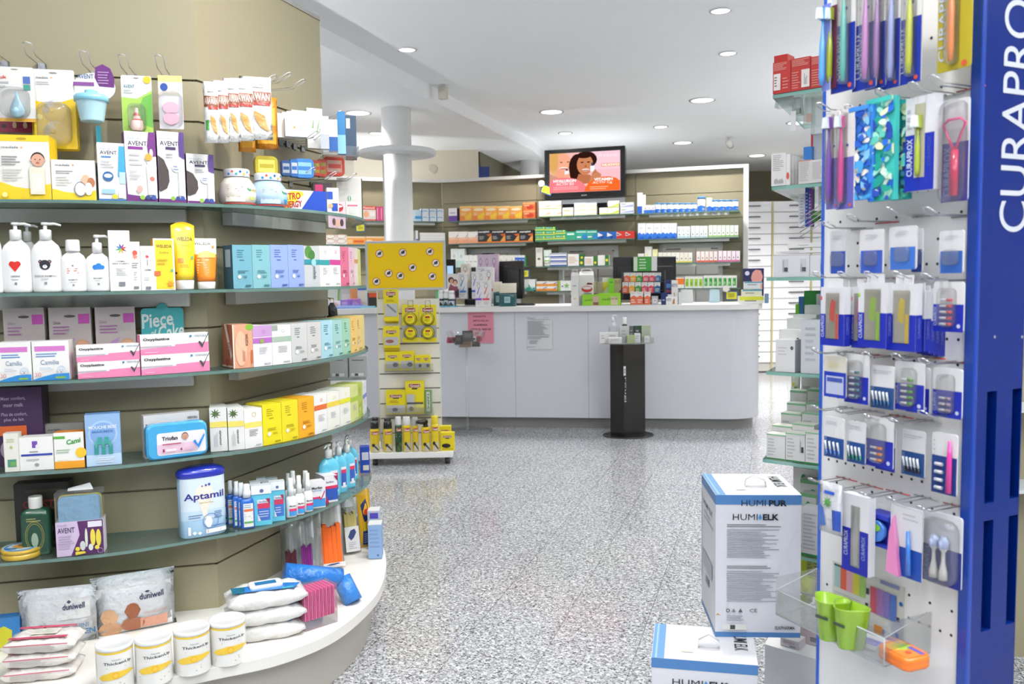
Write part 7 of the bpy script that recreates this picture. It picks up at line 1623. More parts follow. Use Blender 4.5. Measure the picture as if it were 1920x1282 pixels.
def peghook(x,y,label,L=.11,out=None):
 """x,y: pixel of the hook's tip"""
 p=CB.hit(x,y,-L);z=zat(x,y,p)
 o=root('pegboard_hook',label,'display hook',(p.x,p.y,z),BYAW,'wire hooks on the pegboard')
 m=MB()
 for s_ in(-.010,.010):m.tube([(s_*.9,L-.0015,-.01),(s_*.9,L*.2,-.01),(s_,.004,-.003),(s_*.8,0,.0)],.0014,'d4d4d8',5)
 m.tube([(-.008,0,0),(-.005,-.004,.003),(.005,-.004,.003),(.008,0,0)],.0014,'e6e6ea',5)
 m.build('wires',o,'metal')
 m=MB();m.tube([(-.03,L-.0025,-.012),(.03,L-.0025,-.012)],.0013,'d0555a' if(int(x)+int(y))%2 else 'b9babd',5);m.build('cross_bar',o,'metal')
def brush(o,x,z0,L,col,tilt=0.0,y=-.012,r=.0062,head=True):
 m=MB()
 pts=[];rr=[]
 for i in range(9):
  t=i/8
  pts.append((x+tilt*t,y,z0+L*t));rr.append(r*(1 if t<.6 else(.45+.55*(1-(t-.6)/.25))if t<.85 else.45)if i else r*.7)
 m.tube(pts,rr,col,12)
 if head:m.box(x+tilt-.006,x+tilt+.006,y-.004,y+.004,z0+L,z0+L+.024,col)
 b=m.build('toothbrush',o,'plas')
 if head:m=MB();m.box(x+tilt-.005,x+tilt+.005,y-.016,y-.004,z0+L+.001,z0+L+.023,'dfe6ea',taper=.001);m.build('bristles',b,'matte')
def brushpack(x0,x1,yt,yb,out,label,bc,card='1a35a8',split=.52,txt=True,bx=.25,tw=(.06,.42)):
 f_=bf(x0,x1,yt,yb,out);w_,h_=f_.w,f_.h
 o=hangcard('toothbrush_pack',label,'toothbrush pack',f_,[('r',0,0,1,split,card),('c',.62,split+.12,.07,'3a4a9c')]+([('v',tw[0],tw[1],.09,split-.06,'CURAPROX','c9d2ea',.01)]if txt else[])+[('c',.82,.04,.08,'d8583c')],base='ecebe9' if card!='b5a62a' else card,hole=False)
 brush(o,w_*bx,h_*.07,min(.2,h_*.74),bc)
 bubble(o,w_*.3,h_*.92,h_*.05,.022,'film',w_*bx)
 return o
brushpack(1650,1686,-80,166,.09,'toothbrush pack with lilac blue brush in the top row','a9b4ec',tw=(.05,.42))
brushpack(1682,1726,-80,157,.085,'toothbrush pack with lime yellow brush in the top row','d3da2e',bx=.16,tw=(.02,.4))
brushpack(1622,1660,-70,166,.095,'toothbrush pack with mauve brush partly behind the pink one','a878b4',txt=False)
brushpack(1598,1642,-70,168,.11,'toothbrush pack with pink brush in the top row','d28ad0',bx=.2)
brushpack(1558,1602,-70,172,.12,'toothbrush pack with turquoise brush in the top row','5fc9bc',bx=.18)
brushpack(1757,1820,-90,131,.06,'olive yellow toothbrush pack with orange brush and dark stripe','ef8a3c',card='b5a62a',split=1.0,bx=.02,tw=(.04,.26))
f_=bf(1540,1556,8,170,.14);o=root('toothbrush_pack','pale blue toothbrush in clear sleeve at the outer edge of the top row','toothbrush pack',f_.o,f_.yaw);brush(o,0,.01,f_.h*.75,'5a9fe0',.002);m=MB();m.box(-.011,.011,0,.002,0,f_.h,'d9d9e4',front='7a8ad8');m.build('backing_card',o,'paper')
f_=bf(1558,1566,10,165,.125);o=root('toothbrush_pack','olive green brush edge between the blue and turquoise packs','toothbrush pack',f_.o,f_.yaw);brush(o,0,.01,f_.h*.75,'9aa52e',.002);m=MB();m.box(-.008,.008,0,.002,0,f_.h,'6a2a4a');m.build('backing_card',o,'paper')
for x,y,l in[(1710,158,'wire hook under the lime yellow brush pack'),(1748,145,'bare double wire hook under the olive yellow pack'),(1647,170,'wire hook over the teal pouches'),(1537,196,'wire hook over the purple and pink brush pack'),(1590,200,'wire hook over the blue pouches'),(1594,405,'wire hook over the second blue white sachet'),(1664,392,'wire hook over the third blue white sachet'),(1738,392,'wire hook over the fourth blue white sachet'),(1548,418,'wire hook at the board edge over the first sachet'),(1530,512,'wire hook over the red window box'),(1577,512,'wire hook over the pink window box'),(1627,512,'wire hook over the green window box'),(1680,512,'wire hook over the yellow window box'),(1734,516,'wire hook over the red interdental card'),(1527,655,'wire hook over the pale blue card'),(1573,660,'wire hook over the teal interdental card'),(1622,662,'wire hook over the dark five brush card'),(1678,665,'wire hook over the green interdental card'),(1729,674,'wire hook over the clear interdental card'),(1526,762,'wire hook over the far left four brush card'),(1570,768,'wire hook over the second four brush card'),(1621,778,'wire hook over the orange interdental card'),(1672,786,'wire hook over the lone four brush card'),(1728,772,'wire hook over the pink stick card'),(1521,898,'wire hook over the green brush bag'),(1567,912,'wire hook over the tall window box'),(1615,924,'wire hook over the round floss box'),(1668,934,'wire hook over the pink applicator pack'),(1723,950,'wire hook over the brush head pack')]:
 peghook(x,y,l)
 # second row
o=brushpack(1549,1572,208,392,.125,'toothbrush pack with purple brush, second row at the board edge','7a4aa8',card='7a78c4',txt=False,bx=0)
o=brushpack(1568,1600,205,392,.12,'toothbrush pack with hot pink brush in the second row','dd3a90',card='6a68bc',txt=False,bx=-.02)
def camo(cols,n,seed):
 r_=random.Random(seed);out=[]
 for i in range(n):
  cx,cy=r_.random(),r_.random();a=r_.random()*6;e=.10+r_.random()*.16;q_=.06+r_.random()*.07
  pts=[]
  for k in range(9):
   t=2*PI*k/9;ww=1+.45*r_.random()
   x=e*ww*math.cos(t);y=q_*ww*math.sin(t)
   pts.append((min(1,max(0,cx+x*math.cos(a)-y*math.sin(a))),min(1,max(0,cy+(x*math.sin(a)+y*math.cos(a))*.24))))
  out.append(('p',pts,cols[i%len(cols)]))
 return out
for x0,x1,yt,yb_,out,base,cols,l,s_ in[(1596,1634,200,374,.11,'3f86d8',['e9e6dc','2c5fc0','7fbcec','efe9e0','4aa3e0','1f4aa8'],'blue and white patterned fabric brush pouch',3),(1628,1676,184,376,.10,'3fb4ac',['d9ecdc','2a6ad0','1f9a8a','9fe0cc','2c4aa8','e3e9c4','5fc0b0'],'teal and green patterned fabric brush pouch',5),(1668,1702,190,374,.07,'1f8a8c',['4fb8a4','1f4a8a','9fd0b4','2a6a7a','c4dcb0'],'dark teal patterned pouch hanging behind the bright one',8)]:
 f_=bf(x0,x1,yt,yb_,out);o=root('fabric_pouch',l,'pouch',f_.o,f_.yaw)
 m=MB();m.box(-f_.w/2,f_.w/2,0,.012,0,f_.h,base);art(m,front(f_.w,f_.h),camo(cols,85,s_),gap=.00012);art(m,front(f_.w,f_.h),[('r',0,.955,1,1,base)],start=90,gap=.00012);m.build('fabric_body',o,'matte')
f_=bf(1696,1750,180,357,.08);o=root('toothbrush_box','blue and white window box with green brush','toothbrush box',f_.o,f_.yaw);w_,h_=f_.w,f_.h
m=MB();m.box(-w_/2,w_/2,0,.022,0,h_,'e6e5ea',front='e6e5ea');art(m,front(w_,h_),[('r',0,0,1,.6,'1a2fb0'),('r',.32,.14,.68,.92,'b9b49a'),('v',.06,.26,.16,.56,'CURAPROX','dfe4f4',.02),('v',.78,.9,.25,.56,'CURAPROX','4a62c8',0),('l',.06,.26,.65,.9,3,'b9b9c4')],gap=.0003);m.build('carton',o,'paper');brush(o,0,h_*.16,h_*.5,'a8b83c',y=-.006,r=.005)
f_=bf(1764,1814,186,378,.05);o=hangcard('tongue_cleaner_card','clear and violet card with hot pink tongue cleaner','tongue cleaner',f_,[('r',0,0,1,.58,'3f3a9a'),('v',.08,.36,.06,.54,'CURAPROX','8a90cc',.01)],base='e2e1e4',hole=False)
h_=f_.h;m=MB();m.tube([(.006,-.010,.01),(.006,-.010,h_*.5)],.0075,'d8285e',10)
m.tube([(.004,-.010,h_*.5),(-.010,-.010,h_*.66),(-.018,-.010,h_*.75),(-.008,-.010,h_*.8),(.018,-.010,h_*.8),(.028,-.010,h_*.75),(.020,-.010,h_*.66),(.008,-.010,h_*.5)],.0026,'e8528c',8);m.build('tongue_cleaner',o,'plas')
bubble(o,f_.w*.9,h_*.98,0,.02)
# third row: sachets
for x0,x1,yt,yb_,out,c,l in[(1556,1586,432,513,.10,'2a54b4','clear sachet with blue lower half at the board edge'),(1611,1656,430,512,.09,'3a5cc0','clear sachet with blue lower half, second in its row'),(1666,1718,424,505,.08,'3f74cc','clear sachet with brighter blue half, third in its row'),(1708,1729,428,510,.05,'2444a0','blue sachets stacked behind the third one'),(1760,1806,432,512,.05,'2f62b8','clear sachet with blue lower half beside the blue end panel')]:
 o=hangcard('floss_sachet',l,'sachet',bf(x0,x1,yt,yb_,out),[('r',.06,.0,.96,.52,c),('v',.0,.1,.05,.45,'CURAPROX','8a9ad0',0),('l',.25,.8,.78,.9,2,'cfd0d6')],base='e6e5e8',hole=False)
 bubble(o,o.children[0].dimensions.x*.8 if 0 else.035,.03,.015,.006)
 # fourth row: window boxes
def winbox(x0,x1,yt,yb_,out,c,c2,l,win=True):
 f_=bf(x0,x1,yt,yb_,out);w_,h_=f_.w,f_.h
 o=root('interdental_box',l,'interdental brush box',f_.o,f_.yaw)
 m=MB();m.box(-w_/2,w_/2,0,.018,0,h_,'ebeaee');m.box(-w_*.3,w_*.3,.008,.01,h_,h_*1.13,'ebeaee')
 ops=[('r',0,0,1,.54,'1a2cae'),('v',.03,.16,.14,.52,'CURAPROX','cfd6f0',.02),('r',.0,.78,.07,.84,c)]
 if win:ops+=[('r',.24,.12,.80,.90,'c4bfae'),('p',[(.4,.45),(.6,.4),(.66,.75),(.5,.8),(.42,.7)],c2),('e',.5,.55,.1,.08,c2),('r',.66,.12,.78,.55,c)]
 else:ops+=[('r',.3,.06,.7,.9,'2438b4')]
 art(m,front(w_,h_),ops,gap=.0003)
 art(m,rightside(w_,h_,.018),[('r',0,0,1,.54,'1626a0'),('v',.3,.7,.2,.5,'CURAPROX','7f8ad0',0)],gap=.0003)
 m.build('carton',o,'paper')
 if win:bubble(o,w_*.56,h_*.78,h_*.12,.003,'film',w_*.02,r=.004,name='window')
for i in range(4):winbox(1727-4+i*9-22,1727+i*9+6,545+i*5,660+i*3-2,.06-.014*i,'e0b82a','e6c84a',['first','second','third','last'][i]+' of the blue and white boxes queued behind the yellow window box',False)
winbox(1661,1716,532,658,.085,'ecc52a','e8ce4a','blue and white interdental box with yellow brushes in its window')
winbox(1596,1618,538,652,.09,'e05a8a','d88aa8','blue and white interdental box with pink brush, mostly hidden')
winbox(1608,1661,530,652,.10,'9ad02a','a6cf4a','blue and white interdental box with lime green brushes')
winbox(1557,1592,540,646,.095,'e04a3c','e05a4a','blue and white box tucked behind the red brush one',False)
winbox(1538,1582,538,648,.125,'e8493a','e0463a','blue and white interdental box with red brushes at the board edge')
def idcard(x0,x1,yt,yb_,out,l,c,n=5,split=.55,five=False,base='e9e8ea',dark='1a2cae'):
 f_=bf(x0,x1,yt,yb_,out);w_,h_=f_.w,f_.h
 ops=[('r',0,0,1,split,dark),('c',.85,.12,.06,'cfd6ea')]if not five else[('r',0,0,1,split,dark),('l',.1,.9,.8,.9,2,'c4c6cc'),('v',.04,.16,.05,.5,'CURAPROX','9aaad4',0)]
 o=hangcard('interdental_card',l,'interdental brush card',f_,ops+([('v',.03,.14,.12,.5,'CURAPROX','c9d2f0',.01)]if not five else[]),base=base,hole=False)
 m=MB()
 for i in range(n):
  if five:
   x=-w_*.28+w_*.62*i/max(1,n-1);m.tube([(x,-.004,h_*.08),(x-.002,-.004,h_*.2)],.0022,c,6);m.tube([(x-.002,-.004,h_*.2),(x-.006,-.004,h_*.4)],.0024,'dfe6ea',6)
  else:
   z=h_*(.16+.12*i);m.tube([(-w_*.2,-.006,z),(w_*.02,-.006,z)],.0024,'e9edf0',6);m.tube([(w_*.02,-.006,z),(w_*.17,-.006,z)],.003,c,6)
 m.build('small_brushes',o,'plas')
 if not five:bubble(o,w_*.55,h_*.78,h_*.1,.014,'film',-.0)
 return o
idcard(1749,1806,528,622,.05,'interdental card with red brushes beside the blue end panel','d84a5a')
f_=bf(1545,1586,668,745,.115);hangcard('case_card','blue card with pale plastic case and cream top','interdental case',f_,[('r',0,0,1,.62,'1f3ab4'),('r',.1,.08,.9,.52,'c3cbe6'),('r',.15,.38,.85,.48,'3f56b0'),('l',.2,.8,.72,.88,3,'d9cf9a')],base='ddd9cc',hole=False)
idcard(1583,1628,664,756,.10,'interdental card with dark teal brushes','3f7a8a');idcard(1632,1676,685,766,.085,'white and navy card of five clear tipped brushes, third in its row','2a5a8a',5,.5,True,dark='1f4a86')
idcard(1699,1742,688,774,.05,'blue interdental card queued behind the green one','2a4ab0');idcard(1676,1732,678,770,.075,'interdental card with grass green brushes','5fa84a');idcard(1748,1803,690,783,.05,'interdental card with white tips and one dark mark','b9a0b4',3)
idcard(1545,1582,782,858,.11,'white and navy card of four clear tipped brushes at the board edge','5a7ac0',4,.5,True,dark='1f4a90');idcard(1588,1622,790,868,.095,'white and navy card of four green tipped brushes','2f7a5a',4,.5,True,dark='1f4a90')
idcard(1641,1678,800,882,.06,'blue interdental card queued behind the orange one','2a4ab0');idcard(1620,1674,782,876,.08,'interdental card with orange brushes','ef8a34',3);idcard(1690,1733,806,892,.05,'white and navy card of black tipped brushes hanging alone','1c1c22',5,.52,True,dark='1f4a86')
f_=bf(1746,1793,812,926,.05);o=hangcard('interdental_card','white and navy card with tall hot pink holder and four brushes','interdental brush card',f_,[('r',0,0,1,.62,'1f3f86'),('l',.06,.14,.6,.9,4,'b9babd')],base='e9e8ea',hole=False);h_=f_.h;w_=f_.w
m=MB();m.tube([(w_*.28,-.006,h_*.05),(w_*.28,-.006,h_*.6),(w_*.27,-.006,h_*.9)],[.006,.005,.0025],'d83a9a',8);m.build('pink_holder',o,'plas')
m=MB()
for i in range(4):m.tube([(-w_*.3,-.005,h_*(.1+.13*i)),(w_*.0,-.005,h_*(.1+.13*i))],.0035,'e6e6ee',6)
m.build('small_brushes',o,'plas')
# seventh row
f_=bf(1536,1580,905,1000,.12);o=pouch('brush_bag','clear bag with green tufted brush and blue corner','pouch',f_,[('r',.25,.78,.7,.84,'2a5ac8'),('p',[(0,.1),(.35,.15),(.3,.5),(0,.55)],'4a78d0'),('s',.45,.62,.22,9,['5fae4a','4a9a3c']),('r',.66,.1,.98,.5,'2a50b0')],'dcdde2',.006)
f_=bf(1578,1627,928,1074,.10);o=root('toothbrush_box','tall blue and white box with long window hanging low','toothbrush box',f_.o,f_.yaw);w_,h_=f_.w,f_.h
m=MB();m.box(-w_/2,w_/2,0,.02,0,h_,'e9e8ee');art(m,front(w_,h_),[('r',0,0,1,.56,'1724a4'),('r',.35,.08,.68,.86,'a9a69c'),('p',[(.45,.1),(.6,.1),(.62,.5),(.52,.85),(.42,.5)],'c9c9cb'),('v',.08,.24,.2,.52,'CURAPROX','cfd6f0',.01),('v',.76,.9,.2,.5,'CURAPROX','9aa6dc',.01)],gap=.0003);m.build('carton',o,'paper');bubble(o,w_*.33,h_*.78,h_*.08,.003,'film',w_*.015,r=.004,name='window')
f_=bf(1629,1672,962,1022,.06);o=root('floss_box','blue open fronted floss box with green and blue round dispenser','floss',f_.o,f_.yaw);w_,h_=f_.w,f_.h
m=MB();m.box(-w_/2,w_/2,.0,.03,0,h_,'1a2aa8',taper=.001);m.box(-w_/2,w_/2,-.012,.0,h_*.86,h_,'2236b4');m.box(-w_/2,w_/2,-.012,.0,0,h_*.1,'2236b4');m.build('carton',o,'paper')
m=MB();m.lathe([(.001,-.012),(.02,-.012),(.022,-.006),(.022,.002)],lambda i:'3f7ad0',24);a=m.build('dispenser',o,'plas');a.rotation_euler=(PI/2,0,0);a.location=(0,-.014,h_*.48)
a.rotation_euler=(-PI/2,0,0)if False else(PI/2,0,0)
m=MB();art(m,Flat((-.02,-.0170,h_*.48-.02),(1,0,0),(0,0,1),(0,-1,0),.04,.04),[('e',.5,.72,.36,.22,'7fc03a'),('l',.2,.8,.2,.45,2,'a9c4ea')]);m.build('dispenser_label',o,'paper')
f_=bf(1668,1728,950,1082,.075);o=hangcard('applicator_pack','clear pack with large pale pink wedge and blue stick','dental product',f_,[('r',.3,0,1,.42,'1f4aa8'),('r',.1,.42,1,.98,'e4e3e8'),('l',.4,.9,.8,.92,2,'c4c4cc')],base='d9d9e0',hole=False);h_=f_.h;w_=f_.w
m=MB();m.slab([(-w_*.5,0.004),(-w_*.08,0.0),(-w_*.2,h_*.45),(-w_*.3,h_*.85),(-w_*.42,h_*.6)],-.012,-.004,'e68ac0');m.build('pink_wedge',o,'plas')
m=MB();m.tube([(w_*.18,-.008,.01),(w_*.14,-.008,h_*.68)],[.006,.0035],'3a78d0',8);m.build('blue_stick',o,'plas')
f_=bf(1728,1802,962,1096,.05);o=hangcard('brush_head_pack','clear and navy pack of two white electric brush heads','dental product',f_,[('r',0,0,1,.52,'1c2c8c'),('v',.04,.2,.1,.5,'CURAPROX','7f8ac8',.01),('r',.4,.8,.8,.84,'c4c4d4')],base='dedee4',hole=False);h_=f_.h;w_=f_.w
for x in(-.1,.14):
 m=MB();m.lathe([(.0085,.016),(.008,.03),(.004,.05),(.0035,.07),(.009,.078),(.010,.092),(.004,.10)],lambda i:'eceae6' if i<4 else 'b9c6ea',16,cx=w_*x,cy=-.011);m.build('brush_head',o,'plas')
bubble(o,w_*.9,h_*.9,.004,.02)
# chart on the board
f_=bf(1559,1694,1075,1215,.001)
m=MB();m.slab([(-f_.w/2,0),(f_.w/2,0),(f_.w/2,f_.h),(-f_.w/2,f_.h)],0,.0008,'e9e7e0')
art(m,front(f_.w,f_.h),[('r',.03+.092*i,.66,.12+.092*i,.98,c)for i,c in enumerate(['a9ccc8','e0664a','e8a9b4','d9d24a','a6cf6a'])]+[('r',.03+.092*i,.95,.12+.092*i,.98,c)for i,c in enumerate(['2f6a66','8a2a1c','a8546a','8a8420','5a8a2a'])]+[('r',.56+.088*i,.52,.645+.088*i,.86,c)for i,c in enumerate(['c8566a','a878b4','8a7ac0','5a7ac8'])]+[('r',.62,.12,.73,.38,'e8963a'),('r',.73,.12,.83,.36,'8a86a8')]+[('c',x,y,.025,'2a6ab0')for x,y in((.97,.78),(.53,.4),(.93,.36))]+[('r',.51,.74,.55,.82,'33333a'),('r',.5,.56,.54,.62,'2a2a30'),('r',.92,.54,.96,.6,'2a2440'),('r',.7,.95,.95,1,'8a90c0')]+[('l',.05,.45,.55,.62,2,'c4c2ba')],gap=.0002)
tag(m.build('size_chart',None,'paper',loc=f_.o,rz=f_.yaw),'colour chart sheet with striped swatches at the foot of the pegboard','chart')
# acrylic tray at the foot
ZT_=.568
def bl(px,py,z):
 p=onz(px,py,z);v=Vector((p.x,p.y))-LB;return v.dot(bd),-v.dot(bn)
o=root('acrylic_tray','clear acrylic tray jutting out at the foot of the pegboard','tray',(LB.x,LB.y,ZT_),BYAW)
D_=.135;m=MB();m.box(.0,.30,-D_,-.002,-.003,0,'fff');m.box(0,.30,-D_-.003,-D_,-.003,.055,'fff');m.box(-.003,0,-D_,-.002,-.003,.085,'fff');m.box(.30,.303,-D_,-.002,-.003,.085,'fff');m.build('tray',o,'acryl')
m=MB()
for a,b_ in(((0,-D_-.0015,-.0015),(.30,-D_-.0015,-.0015)),((0,-D_-.0015,.055),(.30,-D_-.0015,.055)),((.3,-D_,0),(.3,-D_,.055)),((0,-D_,0),(0,-D_,.055)),((0,-D_,.055),(0,-.01,.085)),((.3,-D_,.055),(.3,-.01,.085)),((.3,-D_,0),(.3,-.01,0))):m.tube([a,b_],.0012,'c9d2d6',5)
m.build('polished_edges',o,'plas')
def trip(px,py,z=ZT_):s_,o_=bl(px,py,z);return LB+bd*s_-bn*o_
for px,py,rz_,l,dark in[(1556,1196,BYAW+.2,'lime green three sided cup farther from the camera',0),(1592,1212,BYAW+.05,'lime green three sided cup with dark mark, closer one',1)]:
 q=trip(px,py)
 oo=root('brush_cup',l,'cup',(q.x,q.y,ZT_+.001),rz_)
 def tri(r,z):
  out=[]
  for k in range(36):
   a=2*PI*k/36+PI/6*0;rr=r*(1+.16*math.cos(3*(a+PI/2)))*(1.18 if 0 else 1)
   out.append((rr*1.12*math.cos(a),rr*.95*math.sin(a),z))
  return out
 m=MB();m.loft([tri(.023,0),tri(.025,.003),tri(.033,.085),tri(.034,.088),tri(.031,.088),tri(.022,.006)],'8ab226',0,True,True);m.build('cup_body',oo,'plas')
 m=MB();F_=Flat((-.014,-.0335,.05),(1,0,0),(0,.1,.995),(0,-1,0),.03,.007);art(m,F_,[('r',0,0,1,1,'3a4a3a')]);m.build('maker_mark',oo,'plas')
q=trip(1628,1208);f_=Fr((q.x,q.y,ZT_+.003),BYAW+.1,.085,.055)
o=root('sachet_bag','clear bag with violet and white sachet lying in the tray','pouch',(q.x,q.y,ZT_+.001),BYAW+.2)
m=MB();m.loft([rcorner(.09,.07,.008,3,0,-.035)and[(p[0]*s_,p[1]*s_,z)for p in rcorner(.09,.07,.008,3,0,-.035)]for s_,z in((.9,0),(1,.008),(.95,.014),(.6,.018))],'fff',0,True);m.build('clear_bag',o,'film')
m=MB();m.box(-.036,.032,-.026,.024,.003,.012,'e4e4ea');art(m,Flat((-.036,-.026,.0122),(1,0,0),(0,1,0),(0,0,1),.068,.05),[('r',0,0,1,.6,'5a5ab8'),('r',.1,.05,.9,.2,'7a7acc')],gap=.0003);m.build('sachet',o,'paper')
q=trip(1694,1242);o=root('orange_dental_case','bright orange rounded case with printed lid in the tray','case',(q.x,q.y,ZT_+.001),BYAW-.1)
m=MB();a_=rcorner(.084,.066,.016,5,0,-.033);m.loft([[(p[0]*s_,p[1]*s_,z)for p in a_]for s_,z in((.93,0),(1,.004),(1,.012),(.985,.013),(1,.014),(1,.022),(.93,.027))],'f0781e',0,True);m.build('case_body',o,'plas')
m=MB();art(m,Flat((-.034,-.026,.0272),(1,0,0),(0,1,0),(0,0,1),.068,.052),[('r',0,0,1,1,'f08a3a'),('p',[(0,.2),(.4,0),(.6,.5),(.2,1),(0,1)],'e8c84a'),('p',[(.2,.6),(.5,.3),(.6,.8),(.3,1)],'a6c84a'),('r',.45,.7,1,.92,'6a5ab4'),('c',.75,.4,.09,'d8483a')],gap=.0002);m.build('printed_lid',o,'paper')
# ============================================================ glass shelves with white medicine boxes, beyond the pegboard
K=Vector((.752,2.52));dn=Vector((.758,-.652));df=Vector((.455,.89))
ZR=[1.868,1.603,1.337,1.068,.80,.545]
KY=[178,350,520,696,860,1030]
kx=[1449,1447,1437,1437,1430,1440]
CN=Cv([tuple(K),tuple(K+dn*.5)])
un=root('medicine_shelf_unit','white shelving unit with glass shelves beyond the toothbrush display','shelf unit',(K.x+.3,K.y+.1,0))
m=MB();A=K+dn*.16+df*.2;B=K+dn*.55-df*.0;Cp=K+df*.75+dn*.12
m.prism(local(un,[tuple(K+dn*.47),tuple(K+dn*.62),tuple(K+dn*.62+df*.5),tuple(K+df*.85+dn*.2),tuple(K+df*.64+dn*.14),tuple(K+dn*.47+df*.22)]),.1,2.1,'d9d8d6');m.build('core_panel',un,'lam')
m=MB();m.prism(local(un,[tuple(K+df*.02),tuple(K+dn*.6),tuple(K+dn*.6+df*.5),tuple(K+df*.85)]),0,.22,'e9e9ea');m.build('base_plinth',un,'lam')
for i,z in enumerate(ZR):
 nm=['top','second','third','fourth','fifth','lowest'][i]
 k0=ony(kx[i],KY[i],K.y);P0=Vector((k0.x,K.y))
 poly=[P0,P0+dn*.45,P0+dn*.45+df*.2,P0+df*.6+dn*.12,P0+df*.6]
 zz=zat(kx[i],KY[i],P0)if 1 else z
 ZR[i]=zz
 o=root('glass_shelf',nm+' pale green glass shelf beyond the pegboard','shelf',(P0.x,P0.y,zz),0,'glass shelves beyond the pegboard')
 m=MB();m.prism(local(o,[tuple(p)for p in poly]),-.010,0,'fff',0,sidemat=1);m.build('glass_pane',o,('glass','pedge'))
def rbox(k,x0,x1,yt,yb_,d_,base,ops,label,name='medicine_box',back=0.0,dp=.05,side=None,lift=0.0,tops=(),cat='box',top=None):
 """front parallel to the near shelf edge; back pushes it away from that edge"""
 f_=frame(CN,x0,x1,yt,z=ZR[k]+.001+lift,inset=d_)
 return carton(name,label,cat,f_,dp,base,ops,side=side,sops=side and(),tops=tops,top=top,tuck=False)
RED=[('l',.05,.8,.72,.97,6,'e09a90'),('l',.55,.95,.1,.5,4,'d98a80'),('r',.06,.1,.44,.62,'efe9e4'),('l',.1,.3,.2,.55,4,'6a6a6a')]
RED2=[('l',.05,.95,.75,.97,5,'e09a90'),('l',.05,.5,.05,.6,7,'d98a80'),('r',.55,.07,.97,.62,'efe9e4'),('L',.68,.85,.15,.5,3,'6a6a6a')]
rbox(0,1449,1482,115,0,.006,'c23a34',RED,'red box with barcode label at the left end of the top shelf','vitamin_box')
rbox(0,1451,1476,103,0,.07,'b8322c',[('l',.1,.9,.2,.9,3,'d98a80')],'red box standing behind the leftmost one, its head showing','vitamin_box')
rbox(0,1483,1519,108,0,.006,'c03a36',RED2,'red box with tall barcode label, middle of the top shelf','vitamin_box')
rbox(0,1520,1556,104,0,.006,'c03a36',RED2,'red box with barcode label touching the toothbrush packs','vitamin_box')
PW=[('l',.12,.88,.45,.95,9,'b4b0ae'),('L',.2,.85,.06,.22,9,'4a4a4c')]
rbox(1,1446,1473,287,0,.006,'efecea',PW,'white box with barcode at the left end of the second shelf')
for i in range(4):rbox(1,1473+i*6,1481+i*6,289+i*3,0,.01+.02*i,'f0eceb',[('e',.5,.3,.35,.12,'d9604a')],['first','second','third','fourth'][i]+' slim white box with red leaf mark on the second shelf')
rbox(1,1497,1520,300,0,.008,'dedad9',[('l',.1,.9,.1,.92,12,'b9b5b3'),('r',0,.95,1,1,'c98a7a')],'grey white box of small print, middle of the second shelf')
rbox(1,1520,1549,299,0,.006,'dedad9',[('l',.1,.9,.15,.92,12,'b9b5b3'),('c',.95,.3,.18,'d9704a')],'grey white box of small print touching the pegboard items')
rbox(1,1506,1521,275,0,.12,'3f86d8',[],'bright blue box at the back of the second shelf');rbox(1,1520,1548,250,0,.14,'dfe0e4',[('r',0,0,.15,1,'d84a5a'),('r',.3,.2,.9,.5,'6a6e78')],'tall white box with red edge at the back of the second shelf')
# hanging clear things under the top shelf
for x0,x1,yt,yb_,c,l in[(1452,1480,183,200,'b9bdc0','clear tray under the red boxes, left one'),(1484,1500,182,215,'c4cac9','clear blister with green patch under the red boxes'),(1506,1522,182,232,'d4d2cf','clear blister with tan patch under the red boxes'),(1520,1548,180,250,'cfd4d6','grey silver bristle roll hanging under the red boxes')]:
 f_=frame(CN,x0,x1,yt,yb=yb_,inset=.06);o=root('hanging_blister',l,'blister pack',f_.o,f_.yaw)
 m=MB();m.box(-f_.w/2,f_.w/2,0,.03,0,f_.h,c,taper=.003);m.build('clear_shell',o,'milk')
 if 'tan' in l or 'green' in l:m=MB();m.box(-f_.w*.3,f_.w*.3,.008,.02,f_.h*.1,f_.h*.4,'c9885a' if 'tan' in l else '9ab89a');m.build('contents',o,'matte')
f_=frame(CN,1482,1492,208,yb=245,inset=.05);carton('hanging_tag','white paper tag hanging below the top shelf','tag',f_,.002,'e9e9ea',[],tuck=False)
f_=frame(CN,1534,1550,350,yb=352,inset=.05)
for x0,x1,yt,c,l in[(1497,1510,363,'e6e6ee','white and blue pack in the slanted basket'),(1509,1516,352,'2c4ab0','dark blue striped pack in the slanted basket'),(1515,1522,355,'7a4a9a','purple striped pack in the slanted basket'),(1522,1545,395,'3a7a34','green box low in the slanted basket'),(1534,1552,345,'eceaf0','white pack with orange cap near the pegboard edge')]:
 f_=frame(CN,x0,x1,yt,yb=425 if 'green' not in l else 415,inset=.09);carton('small_pack',l,'pack',f_,.02,c,[('l',.2,.8,.2,.9,8,'b9b9c9')]if c!='3a7a34' else[('r',.1,.6,.9,.8,'9ac07a')],tuck=False)
f_=frame(CN,1500,1548,395,yb=430,inset=.05);o=root('wire_basket','slanted wire basket under the second shelf','basket',f_.o,f_.yaw)
m=MB()
for i in range(5):m.tube([(-f_.w/2,0,f_.h*i/4-.02),(f_.w/2,-.01,f_.h*i/4+.02)],.0016,'b9bcc0',5)
m.tube([(-f_.w/2,0,-.02),(-f_.w/2,.1,-.02),(f_.w/2,.1,-.02)],.0016,'b9bcc0',5);m.build('wires',o,'metal')
f_=frame(CN,1536,1550,430,z=ZR[2],inset=.12)
